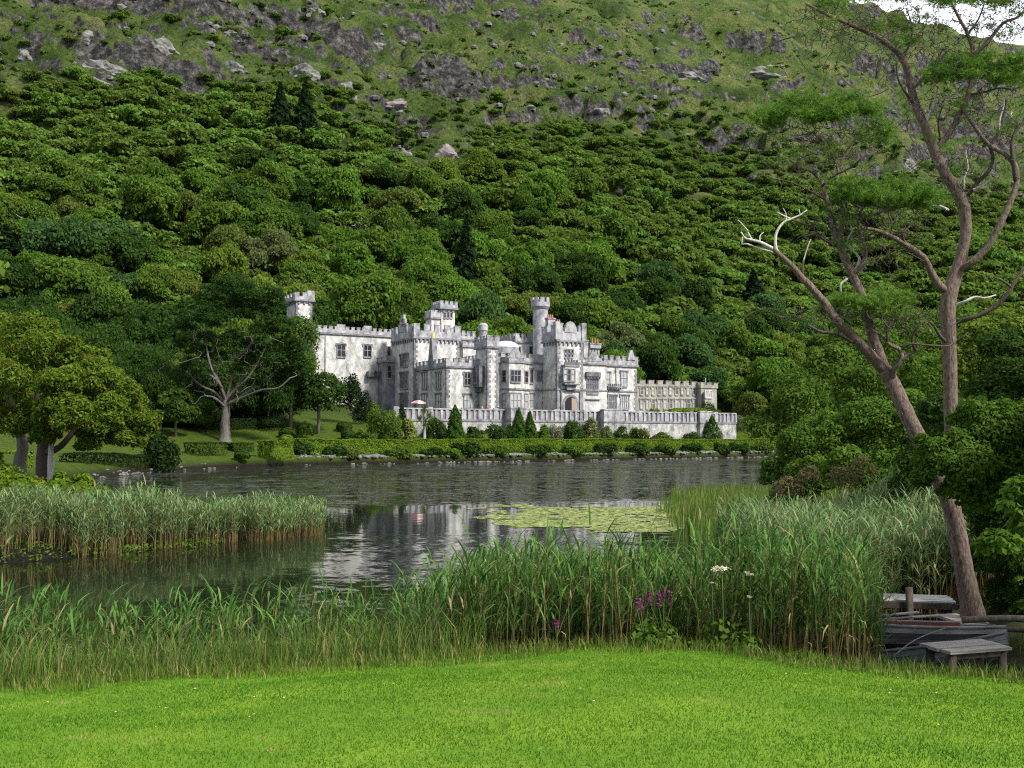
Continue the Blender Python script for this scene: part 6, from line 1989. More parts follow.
# water lilies
PAD = leaf('lily pads', (0.13, 0.17, 0.045), (0.26, 0.30, 0.11), objvar=0, trans=.05)
x, y = nr.uniform(-3, 12.5, 17000), nr.uniform(43, 62, 17000)
k = (((x - 4.6) / 7.2) ** 2 + ((y - 52.5) / 8.5) ** 2 + .8 * fbm(x / 2.2, y / 3.0, 3, 6) < .85) & (fbm(x / 1.2, y / 1.6, 2, 9) > -.55)
x, y = x[k], y[k]
V_, Q_, T_ = [], [], []
for a_, b_ in zip(x, y):
    s = nr.uniform(.09, .19); ro = nr.uniform(0, 6.28); t_ = nr.uniform(); b0 = len(V_)
    ang = [ro + .35 + (6.283 - .7) * i / 6 for i in range(7)]
    tx, ty = nr.normal() * .04, nr.normal() * .04
    V_ += [(a_, b_, .012)] + [(a_ + s * math.cos(g), b_ + s * math.sin(g), .014 + max(-.008, s * (tx * math.cos(g) + ty * math.sin(g)))) for g in ang]
    Q_ += [(b0, b0 + 1 + 2 * i, b0 + 2 + 2 * i, b0 + 3 + 2 * i) for i in range(3)]
    T_ += [t_] * 8
tag(link('lily_pads', np_mesh('lily_pads', V_, Q_, mats=[PAD], attrs={'tint': T_})), 'yellowish green water lily pads floating on the calm water', 'lily pads', kind='stuff')
x, y = nr.uniform(-9, -1, 900), nr.uniform(17.2, 20.2, 900)
k = fbm(x / 1.1, y / .5, 2, 61) > .15
V_, Q_, T_ = [], [], []
for a_, b_ in zip(x[k], y[k]):
    s = nr.uniform(.03, .08); b0 = len(V_)
    V_ += [(a_ - s, b_ - s, .012), (a_ + s, b_ - s * .8, .014), (a_ + s * .8, b_ + s, .013), (a_ - s * .7, b_ + s, .012)]; Q_.append((b0, b0 + 1, b0 + 2, b0 + 3)); T_ += [nr.uniform()] * 4
tag(link('floating_weed', np_mesh('floating_weed', V_, Q_, mats=[PAD], attrs={'tint': T_})), 'small floating leaves in the gap of the near reeds', 'weeds', kind='stuff')

# ------------------------------------------------------------------ flowers at the reed edge
def loosestrife(px, py, Y, h, label, n=3):
    p = at_Y(px, py, Y); g = on_ground(p.x, p.y)
    root = empty('purple_flower', g, 0, label, 'flower')
    mb = MB()
    for i in range(n):
        a = nr.uniform(0, 6.28); d = .05 + .05 * i
        hh = (p.z - g.z) * nr.uniform(.9, 1.06)
        tip = Vector((d * math.cos(a), d * math.sin(a), hh + .06)); mid = Vector((d * .4 * math.cos(a), d * .4 * math.sin(a), hh * .5))
        mb.tube([(0, 0, -.05), mid, tip - Vector((0, 0, h))], [.006, .005, .004], STEM_G, 5)
        fb = MB()
        for k_ in range(70):
            t = nr.uniform(0, 1); q = tip - Vector((0, 0, h * t)); rr = .028 * (1 - .6 * (1 - t)); g_ = nr.uniform(0, 6.28)
            c = q + Vector((rr * math.cos(g_), rr * math.sin(g_), 0)); s = .014
            fb.add([c + Vector(nr.normal(size=3)) * s for _ in range(3)] , [(0, 1, 2)], FL_P)
        fb.build('flower_spike', root)
    mb.build('stem', root)
loosestrife(663, 592, 15.5, .24, 'tall purple flower spikes against the reeds, the bigger cluster', 4)
loosestrife(644, 598, 15.5, .18, 'purple flower spikes left of the bigger purple cluster', 3)
loosestrife(558, 622, 15.9, .12, 'small pinkish flower head low in the reeds left of the purple spikes', 2)
def umbel(px, py, Y, w, label, heads=4):
    p = at_Y(px, py, Y); g = on_ground(p.x, p.y)
    root = empty('white_umbel', g, 0, label, 'flower')
    mb = MB(); hh = p.z - g.z
    mb.tube([(0, 0, -.05), (.01, 0, hh * .5), (0, 0, hh - .06)], [.009, .007, .005], STEM_G, 6)
    for i in range(heads):
        a = i * 2.4; d = w * (.0 if i == 0 else .6); c = Vector((d * math.cos(a), d * math.sin(a), hh + nr.uniform(-.05, .02)))
        mb.tube([(0, 0, hh - .12), c - Vector((0, 0, .02))], [.004, .003], STEM_G, 4)
        fb = MB()
        for k_ in range(40):
            q = c + Vector((nr.normal() * w * .28, nr.normal() * w * .28, nr.normal() * .008)); s = .011
            fb.add([q + Vector((nr.normal() * s, nr.normal() * s, nr.normal() * s * .6)) for _ in range(4)], [(0, 1, 2, 3)], FL_C)
        fb.build('flower_head', root)
    mb.build('stem', root)
umbel(722, 567, 15.2, .14, 'widest cream white flower umbel standing in front of the reeds', 5)
umbel(750, 572, 15.2, .09, 'cream white flower umbel on a tall stem right of the widest one', 3)
umbel(749, 598, 15.1, .05, 'small cream flower head low on the right of the umbels', 1)
umbel(712, 581, 15.3, .05, 'small cream flower head left below the widest umbel', 1)
# leafy bramble at the lawn edge by the umbels
def low_shrub(px, py, Y, rx, h, sp, label, n=900, size=.07, name='bramble'):
    p = at_Y(px, py, Y); g = on_ground(p.x, p.y, .05)
    return bush(name, g, rx, h, sp, label, 'shrub', None, n, size, int(px + py * 3))
low_shrub(725, 640, 15.6, .75, .75, 'mid-green', 'leafy bramble at the lawn edge below the white umbels')
low_shrub(655, 640, 15.6, .45, .6, 'mid-green', 'leafy plant at the lawn edge below the purple spikes', 600)
low_shrub(800, 648, 14.8, .5, .3, 'bright green', 'low weeds at the lawn edge left of the boats', 500, .06, 'weed_clump')
low_shrub(995, 655, 16.2, .6, .55, 'dark green', 'dark weeds right of the low wooden bench', 700, .07, 'weed_clump')

# ------------------------------------------------------------------ boats, bench, platform, log
PAINT_G = wood('worn pale grey boat paint', (0.08, 0.08, 0.08), (0.27, 0.27, 0.265), 2.0, (.8, 5, 5), .6, .25)
PAINT_B = wood('worn blue grey boat paint', (0.03, 0.037, 0.04), (0.10, 0.118, 0.125), 2.0, (.8, 5, 5), .6, .25)
HULL_SHADE = wood('painted boat side shade', (0.012, 0.012, 0.014), (0.05, 0.05, 0.055), 2.0, (.8, 5, 5), .6, .25)  # near-black strakes paint the shade on the boat's side
PAINT_R = wood('flaking red boat paint', (0.15, 0.03, 0.02), (0.32, 0.075, 0.05), 2.5, (1, 5, 5), .7, .3)
OLDWOOD = wood('weathered grey wood', (0.13, 0.115, 0.105), (0.40, 0.365, 0.335), 2.2, (1.2, 16, 16), .85, .6)
DARKWOOD = wood('dark wet wood', (0.02, 0.016, 0.013), (0.085, 0.065, 0.055), 2.2, (6, 6, 2), .85, .6)

def rowing_boat(name, label, L=3.8, Bm=1.35, D=.55, top=PAINT_G, low=HULL_SHADE, inner=PAINT_R, gun=PAINT_G):
    """clinker rowing boat along x: transom at +x, stem at -x"""
    root = empty(name, (0, 0, 0), 0, label, 'rowing boat')
    ns_, m_ = 22, 7
    def half(s):   # s 0 stem .. 1 transom
        return Bm / 2 * max(.012, (1 - (1 - min(1, s / .62)) ** 2.2) * (1 - .28 * max(0, (s - .62) / .38) ** 1.6))
    def sheer(s): return D + .22 * (1 - s) ** 2.2 + .07 * max(0, s - .6) ** 2
    def ring(s, inset):
        b, zt, zk = half(s), sheer(s), .02 + .30 * max(0, 1 - s / .16) ** 1.6
        out = []
        for i in range(m_ + 1):
            t = i / m_
            yy_ = b * math.sin(min(1, t * 1.12) * math.pi / 2) ** .8 if t > 0 else 0
            zz_ = zk + (zt - zk) * t ** 1.35
            yy_ = max(0, yy_ - inset); zz_ = zz_ + inset * (1 - t)
            out.append((yy_, zz_))
        return out
    hull, inn = MB(), MB()
    for side in (1, -1):
        for i in range(m_):            # each strake overlaps the one below it
            for k_ in range(ns_):
                s0, s1 = k_ / ns_, (k_ + 1) / ns_
                A, B_ = ring(s0, 0), ring(s1, 0)
                lap = .014
                def P(s, R_, j, o): return (-L / 2 + L * s, side * (R_[j][0] + o), R_[j][1])
                f = [P(s0, A, i, lap if i else 0), P(s1, B_, i, lap if i else 0), P(s1, B_, i + 1, 0), P(s0, A, i + 1, 0)]
                hull.add(f, [(0, 1, 2, 3) if side < 0 else (3, 2, 1, 0)], top if i in (m_ - 1, m_ - 3) or low is top else low)
                if i: hull.add([P(s0, A, i, 0), P(s1, B_, i, 0), P(s1, B_, i, lap), P(s0, A, i, lap)], [(0, 1, 2, 3)], low)
                Ai, Bi = ring(s0, .035), ring(s1, .035)
                inn.add([P(s0, Ai, i, 0), P(s1, Bi, i, 0), P(s1, Bi, i + 1, 0), P(s0, Ai, i + 1, 0)], [(0, 1, 2, 3)], inner)
    Rg = ring(1, 0)
    poly = [(L / 2, y_, z_) for y_, z_ in Rg] + [(L / 2, -y_, z_) for y_, z_ in Rg[::-1][:-1]]
    hull.extr(poly, (.03, 0, 0), top)
    hull.build('hull', root); inn.build('lining', root)
    for side in (1, -1):
        g = MB(); pts = [(-L / 2 + L * k_ / 24, side * (ring(k_ / 24, 0)[m_][0] + .005), sheer(k_ / 24) + .012) for k_ in range(25)]
        g.tube(pts, [.03] * 25, gun, 6); g.build('gunwale', root)
    for s in (.32, .58, .84):
        b = half(s) - .04; t = MB(); z_ = D * .62
        t.box((-L / 2 + L * s - .12, -b, z_), (-L / 2 + L * s + .12, b, z_ + .03), inner if s != .84 else OLDWOOD); t.build('thwart', root)
    k = MB(); k.tube([(-L / 2 - .01, 0, sheer(0) + .05), (-L / 2 - .005, 0, .34), (-L / 2 + .25, 0, .06), (-L / 2 + .8, 0, .0), (L / 2, 0, .0)], [.035, .035, .035, .03, .03], gun, 6); k.build('keel', root)
    return root
bt = rowing_boat('rowing_boat', 'pale grey rowing boat with a flaking red inside moored beside the reeds')
c = at_Y(922, 650, 18.6)
bt.location = (c.x - .55, 18.7, -.02); bt.rotation_euler = (R(-6), R(-1.5), R(-6))
b2_ = rowing_boat('rowing_boat', 'smaller blue grey boat lying on its side in front of the pale grey boat', 3.0, 1.15, .5, PAINT_B, PAINT_B, DARKWOOD, PAINT_B)
b2_.location = (c.x - .4, 17.6, -.2); b2_.rotation_euler = (R(-16), R(-9), R(9))
# oars lying in the pale boat
for i, (dx, dy, rz) in enumerate(((-.5, .1, .12), (-.35, -.16, -.08))):
    mb = MB(); mb.tube([(-1.0, 0, 0), (.7, 0, .02)], [.022, .02], OLDWOOD, 6)
    root = empty('oar', (bt.location.x + dx, bt.location.y + dy, .66 + .02 * i), rz, 'bleached oar laid across the pale grey boat, ' + ('nearer the far side' if i == 0 else 'nearer the front side'), 'oar')
    root.rotation_euler = (0, R(-4), rz)
    mb.build('shaft', root)
    mb = MB(); mb.box((.68, -.065, .01), (1.15, .065, .03), OLDWOOD); mb.build('blade', root)

def plank_top(mb, x0, x1, y0, y1, z, n, m, th=.045, r=nr, along='x'):
    for i in range(n):
        if along == 'x':
            a, b = y0 + (y1 - y0) * i / n + .008, y0 + (y1 - y0) * (i + 1) / n - .008
            mb.box((x0 + r.uniform(-.03, .03), a, z + r.uniform(-.008, .008)), (x1 + r.uniform(-.03, .03), b, z + th + r.uniform(-.006, .006)), m)
        else:
            a, b = x0 + (x1 - x0) * i / n + .008, x0 + (x1 - x0) * (i + 1) / n - .008
            mb.box((a, y0 + r.uniform(-.03, .03), z + r.uniform(-.008, .008)), (b, y1 + r.uniform(-.03, .03), z + th + r.uniform(-.006, .006)), m)
# bench: near-left corner at (925,652), far right at (1004,638)
bc = at_Y(965, 668, 15.6); g = on_ground(bc.x, 15.6)
bn = empty('wooden_bench', (bc.x + .02, 15.6, g.z - .05), R(17), 'low weathered wooden bench of three planks at the lawn edge before the boats', 'bench')
ztop = at_Y(965, 645, 15.6).z - bn.location.z
mb = MB(); plank_top(mb, -.58, .58, -.34, .34, ztop - .045, 3, OLDWOOD); mb.build('seat', bn)
for lx, ly in ((-.46, -.24), (.46, -.24), (-.46, .24), (.46, .24)):
    mb = MB(); mb.tube([(lx, ly, -.25), (lx, ly, ztop - .05)], [.07, .065], DARKWOOD, 8); mb.build('leg', bn)
mb = MB(); mb.box((-.5, -.27, ztop - .14), (.5, -.21, ztop - .05), DARKWOOD); mb.build('rail', bn)
mb = MB(); mb.box((-.5, .21, ztop - .14), (.5, .27, ztop - .05), DARKWOOD); mb.build('rail', bn)
# old landing platform
DECK_LIT = wood('lightened deck wood', (0.30, 0.29, 0.275), (0.62, 0.6, 0.57), 2.2, (1.2, 16, 16), .85, .6)  # grey wood made lighter, paints the light falling on the deck
pc = at_Y(915, 597, 21.4)
pf = empty('landing_platform', (pc.x, 21.4, 0), R(-13), 'pale grey wooden landing platform on posts behind the boats', 'platform')
mb = MB(); plank_top(mb, -.72, .72, -.42, .42, pc.z - .05, 5, DECK_LIT); mb.build('deck', pf)
for lx, ly in ((-.6, -.32), (.6, -.32), (-.6, .32), (.6, .32)):
    mb = MB(); mb.tube([(lx, ly, -.7), (lx, ly, pc.z - .06)], [.075, .07], DARKWOOD, 8); mb.build('post', pf)
mb = MB(); mb.tube([(-.18, -.47, -.7), (-.18, -.47, pc.z + .26)], [.085, .075], DARKWOOD, 9); mb.build('mooring_post', pf)
mb = MB(); mb.box((-.75, -.46, pc.z - .17), (.75, -.40, pc.z - .055), DARKWOOD); mb.build('beam', pf)
# plank ramp and logs
a, b = at_Y(935, 614, 20.0), at_Y(972, 625, 18.9)
mb = MB(); mb.extr([Vector((a.x, a.y, a.z)), Vector((a.x + .45, a.y + .05, a.z)), Vector((b.x + .35, b.y, b.z)), Vector((b.x - .1, b.y, b.z))], (0, 0, -.05), OLDWOOD)
tag(mb.build('gangplank'), 'reddish brown board sloping from the bank to the stern of the pale boat', 'plank')
p0 = at_Y(962, 620, 18.9); p1 = at_Y(1045, 620, 18.6)
mb = MB(); mb.tube(*smooth_path([p0, (p0 + p1) / 2 + Vector((0, 0, .03)), p1], [.065, .06, .07]), BARK, 9, .06)
tag(mb.build('log'), 'long grey log lying on the bank at the foot of the pine', 'log')
p0 = at_Y(968, 628, 18.4); p1 = at_Y(1045, 631, 18.0)
mb = MB(); mb.tube(*smooth_path([p0, (p0 + p1) / 2, p1], [.05, .045, .05]), BARK_DARK, 9, .06)
tag(mb.build('log'), 'shorter brown log in the shade below the grey log', 'log')
# bent dry stalks hanging over the boat
mb = MB()
for pts in ([(840, 640), (868, 612), (900, 622)], [(790, 640), (815, 612), (850, 608), (885, 625)], [(895, 655), (915, 640), (945, 628)], [(770, 642), (795, 622), (822, 600)]):
    P_ = [at_Y(a_, b_, 16.6 + .3 * i) for i, (a_, b_) in enumerate(pts)]
    mb.tube(*smooth_path(P_, [.010] * len(P_)), OLDWOOD, 5)
tag(mb.build('dry_stalks'), 'bent dry stalks leaning over the end of the pale boat', 'stalks', kind='stuff')
# daisies
mb = MB()
for i in range(60):
    x_, y_ = nr.uniform(-8, 8), nr.uniform(9, 15)
    if sd_lake(np.array([x_]), np.array([y_]))[0] < 2.3: continue
    z_ = on_ground(x_, y_).z + .03
    s = nr.uniform(.006, .012)
    mb.add([(x_ + s * math.cos(k_), y_ + s * math.sin(k_), z_ + nr.uniform(0, .004)) for k_ in (0, 1.05, 2.1, 3.14, 4.2, 5.2)], [(0, 1, 2, 3, 4, 5)], FL_Y if i % 3 == 0 else FL_W)
tag(mb.build('daisies'), 'tiny white and yellow flowers dotted over the lawn', 'flowers', kind='stuff')

# ------------------------------------------------------------------ right hand bushes and trees
def near_tree(name, Y, items, n, size, sp, label, seed, mat=None, cat='bush', aspect=1.5, jitter=.75, low=-.5, at=None):
    cx = sum(i[0] for i in items) / len(items)
    b = at_Y(*((cx, 520, Y) if at is None else (at[0], 520, at[1]))); b.z = float(on_ground(b.x, b.y).z) - .1
    root = empty(name, b, 0, label, cat)
    L = px_lobes(b, items, Y)
    r = np.random.default_rng(seed)
    link('crown' if cat == 'tree' else 'foliage', crown_mesh('crown', L, n, size, mat or LEAF[sp], r, jitter, low=low, aspect=aspect, lobevar=.3), root)
    mb = MB()
    for i, (x_, y_, z_, ra) in enumerate(L[::10]):
        if (i % 2 == 0 and Y > 25) or False:
            k_ = r.uniform(.5, .9)
            p, rr = smooth_path([(x_ * .08, y_ * .08, -.2), (x_ * .35 + r.normal() * .15, y_ * .35, z_ * .45), (x_ * k_, y_ * k_, z_ * .92)], [.10, .07, .02])
            mb.tube(p, [q * min(1, Y / 40) for q in rr], BARK, 6)
    if name == 'overhanging_tree':
        mb.tube(*smooth_path([(0, 0, -.4), (.05, .05, 1.2), (-.1, .1, 2.6), (-.3, .2, 4.2)], [.24, .19, .15, .05]), BARK, 9, .06)
        for e_ in ((-1.2, -.2, 3.4), (1.0, .6, 3.6), (.3, -.7, 3.2)):
            mb.tube(*smooth_path([(0, .05, 1.6), (e_[0] * .5, e_[1] * .5, 2.4), e_], [.1, .07, .02]), BARK, 6)
    if mb.v: mb.build('trunk' if cat == 'tree' else 'stem', root)
    return root
GLOSSY = leaf('glossy bush leaves', (0.034, 0.088, 0.008), (0.12, 0.215, 0.022), rough=.6, spec=.1, objvar=.06)
GLOSSY_D = leaf('dark glossy bush leaves', (0.014, 0.042, 0.006), (0.055, 0.115, 0.012), rough=.6, spec=.1, objvar=.06)
TWIGGY = leaf('brownish twiggy shrub leaves', (0.06, 0.065, 0.02), (0.15, 0.15, 0.06), (.2, .12, .09), .2, objvar=.05)
near_tree('bank_tree', 75, [(800, 395, 34, 0), (830, 372, 30, 2), (770, 430, 26, 0), (860, 390, 34, 0), (812, 430, 34, -2), (850, 345, 24, 4), (890, 360, 30, 3)], 16000, .2, 'mid-green', 'big rounded green bush on the right bank just beyond the garden end', 1, cat='tree')
near_tree('bank_tree', 85, [(920, 340, 34, 0), (960, 330, 36, 0), (1000, 345, 40, 0), (940, 380, 36, -3), (990, 390, 40, -3), (1040, 370, 40, 0), (895, 385, 26, 0)], 20000, .22, 'bright green', 'bright leafy tree seen right of the upright pine stem', 2, cat='tree')
near_tree('bank_bush', 46, [(800, 455, 30, 0), (775, 475, 18, 0), (830, 440, 34, 0), (785, 495, 18, -1), (815, 480, 28, -2), (845, 465, 30, -1)], 22000, .11, 'mid-green', 'loose green bush overhanging the lake at the right bay', 3, mat=GLOSSY)
near_tree('bank_bush', 40, [(862, 420, 30, 0), (835, 440, 22, 0), (880, 445, 34, 0), (850, 470, 30, -1), (890, 480, 34, -1), (905, 420, 30, 0), (870, 500, 26, -2), (910, 505, 26, -2)], 26000, .10, None, 'bright ridge of leaves sloping down toward the bay behind the leaning pine', 4, mat=GLOSSY)
near_tree('twiggy_bush', 37, [(790, 490, 17, 0), (808, 478, 13, 0), (775, 505, 14, 0), (845, 480, 20, 0), (865, 470, 15, 0)], 2600, .08, None, 'brownish half bare twiggy bush at the water of the right bay', 5, mat=TWIGGY)
near_tree('bank_bush', 17.6, [(965, 462, 34, 0), (940, 468, 26, 0), (990, 440, 36, .3), (1020, 470, 40, .2), (960, 492, 22, -.1), (985, 500, 28, 0), (930, 448, 16, 0), (975, 425, 26, .3), (1015, 425, 30, .4), (922, 478, 14, 0), (1040, 510, 36, .2)], 38000, .055, None, 'glossy green bush hiding the lower stems of the two pines', 16, mat=GLOSSY, at=(1018, 19.8))
near_tree('bank_bush', 29, [(960, 430, 44, 0), (1000, 400, 44, 1), (930, 470, 36, 0), (985, 470, 44, -1), (1030, 450, 44, 0), (915, 500, 30, 0), (960, 500, 34, -1), (1010, 360, 34, 2), (1050, 380, 40, 0)], 30000, .095, None, 'large dark glossy bush around the stems of the two pines', 6, mat=GLOSSY_D)
near_tree('bank_bush', 33, [(985, 345, 26, 0), (1010, 330, 30, 0), (965, 370, 24, 0), (1040, 340, 34, 0), (935, 425, 22, 0), (985, 395, 26, 0)], 16000, .10, None, 'sunlit yellow green bush top right of the upright pine', 7, mat=LEAF['yellow-green'])
near_tree('bank_bush', 20.5, [(1000, 520, 34, 0), (1030, 490, 36, 0), (1020, 560, 40, 0), (990, 565, 24, 1), (1050, 530, 44, 0), (1000, 600, 24, 1), (1035, 605, 30, 0)], 22000, .065, None, 'black green bush in the deep shade right of the pine foot', 8, mat=GLOSSY_D)
near_tree('overhanging_tree', 13.8, [(1010, 510, 16, 0), (1022, 492, 18, 0), (990, 540, 12, 0), (1005, 545, 15, -.3), (1030, 530, 24, 0), (1040, 500, 26, 0), (983, 550, 6, 0), (1080, 480, 50, .3), (1130, 420, 80, .6), (1200, 380, 110, 1), (1290, 430, 110, 1.5), (1220, 330, 80, 1.5), (1120, 520, 50, .5), (1190, 500, 70, .8)], 30000, .085, None, 'close leafy tree reaching in with big light leaves at the right edge', 9, mat=GLOSSY, cat='tree', at=(1240, 14.8))

# ------------------------------------------------------------------ the two Scots pines
NEEDLE = leaf('pine needles', (0.048, 0.125, 0.018), (0.165, 0.29, 0.04), (0.14, 0.14, 0.04), .08, .3, objvar=.05)
def needles(mbv, tips, r, n=16, L=.11, w=.0035, spread=1.0, up=.5, grp=1):
    """tufts of needles at points"""
    m = len(tips)
    P = np.repeat(np.array([tuple(t) for t in tips]), n, 0)
    ax = np.repeat(unit(r.normal(size=(m, 3)) * .7 + np.array([0, 0, up])), n, 0)
    d = unit(ax + spread * unit(r.normal(size=(m * n, 3))))
    s = unit(np.cross(d, r.normal(size=d.shape))) * w
    P = P + ax * (r.uniform(-.5, .5, (m * n, 1)) * L * .9)
    ln = (L * r.uniform(.6, 1.2, m * n))[:, None]
    v = np.stack([P - s, P + s, P + d * ln], 1).reshape(-1, 3)
    mbv.append((v, np.repeat(np.repeat(np.repeat(r.uniform(0, 1, m // grp), grp), n) * .6 + r.uniform(0, .4, m * n), 3)))
def needle_mesh(name, parts, parent):
    v = np.concatenate([p[0] for p in parts]); t = np.concatenate([p[1] for p in parts])
    return link(name, np_mesh(name, v, None, np.arange(len(v)).reshape(-1, 3), mats=[NEEDLE], attrs={'tint': t}), parent)

def pine(name, label, base, Y, trunkpts, limbs, dead, pads, bare, seed, px_r):
    """limbs: lists of (px, py, dy) with start and end half widths in px"""
    r = np.random.default_rng(seed)
    root = empty(name, base, 0, label, 'pine tree')
    lp = lambda p: at_Y(p[0], p[1], Y + (p[2] if len(p) > 2 else 0)) - base
    k = Y / FPX * .8
    skel = []
    mb = MB()
    p, ra = smooth_path([lp(q) for q in trunkpts], [q[3] * k for q in trunkpts], 5)
    mb.tube(p, ra, BARK_PINE, 12, .05); skel += p
    mb.build('trunk', root)
    for L_, w0, w1 in limbs:
        n_ = len(L_)
        pts = [lp(q) for q in L_]
        p, ra = smooth_path(pts, [(w0 + (w1 - w0) * i / (n_ - 1)) * k for i in range(n_)], 4)
        mb = MB(); mb.tube(p, ra, BARK_PINE if w0 > 3.2 else BARK_DARK, 8 if w0 > 3 else 6, .07); mb.build('branch', root); skel += p
    for L_, w0, w1 in dead:
        n_ = len(L_)
        p, ra = smooth_path([lp(q) for q in L_], [(w0 + (w1 - w0) * i / (n_ - 1)) * k for i in range(n_)], 4)
        mb = MB(); mb.tube(p, ra, BARK_DEAD, 6, .1); o = mb.build('dead_branch', root); o['label'] = 'bleached white dead branch'
    tips, ntips = [], []
    for cx, cy, rx, ry, dz, n_ in pads:
        for i in range(int(n_ * .62)):
            a = r.uniform(0, 6.283); q = math.sqrt(r.uniform(0, 1)); h_ = math.sqrt(max(0, 1 - q * q))
            lob = .7 + .35 * math.sin(a * 3 + cx) + .28 * math.sin(q * 9 + cy)
            q *= .82 + .22 * math.sin(a * 5 + cy)
            P = lp((cx + rx * q * math.cos(a), cy - ry * h_ * lob + r.uniform(0, ry * .22), dz + rx * Y / FPX * .8 * q * math.sin(a)))
            tips.append(P); ntips.append(P)
    for cx, cy, rx, ry, dz, n_ in bare:
        for i in range(int(n_ * 6)):
            v = r.normal(size=3) * .55
            tips.append(lp((cx + rx * v[0], cy + ry * v[1], dz + rx * Y / FPX * .7 * v[2])))
            if i % 45 == 0 and v[1] < .25: ntips.append(tips[-1])
    mb = MB()
    step = [skel[i] for i in range(0, len(skel), 2)]
    twigs(mb, step, tips, BARK_DARK, r, .0055, .017, 4, .05, .13, .035)
    mb.build('twigs', root)
    parts = []
    T_ = []
    for t in ntips:
        for j in range(10): T_.append(t + Vector(r.normal(size=3) * np.array([.10, .10, .05])))
    needles(parts, T_, r, 18, .11, .0052, grp=10)
    needle_mesh('needles', parts, root)
    return root

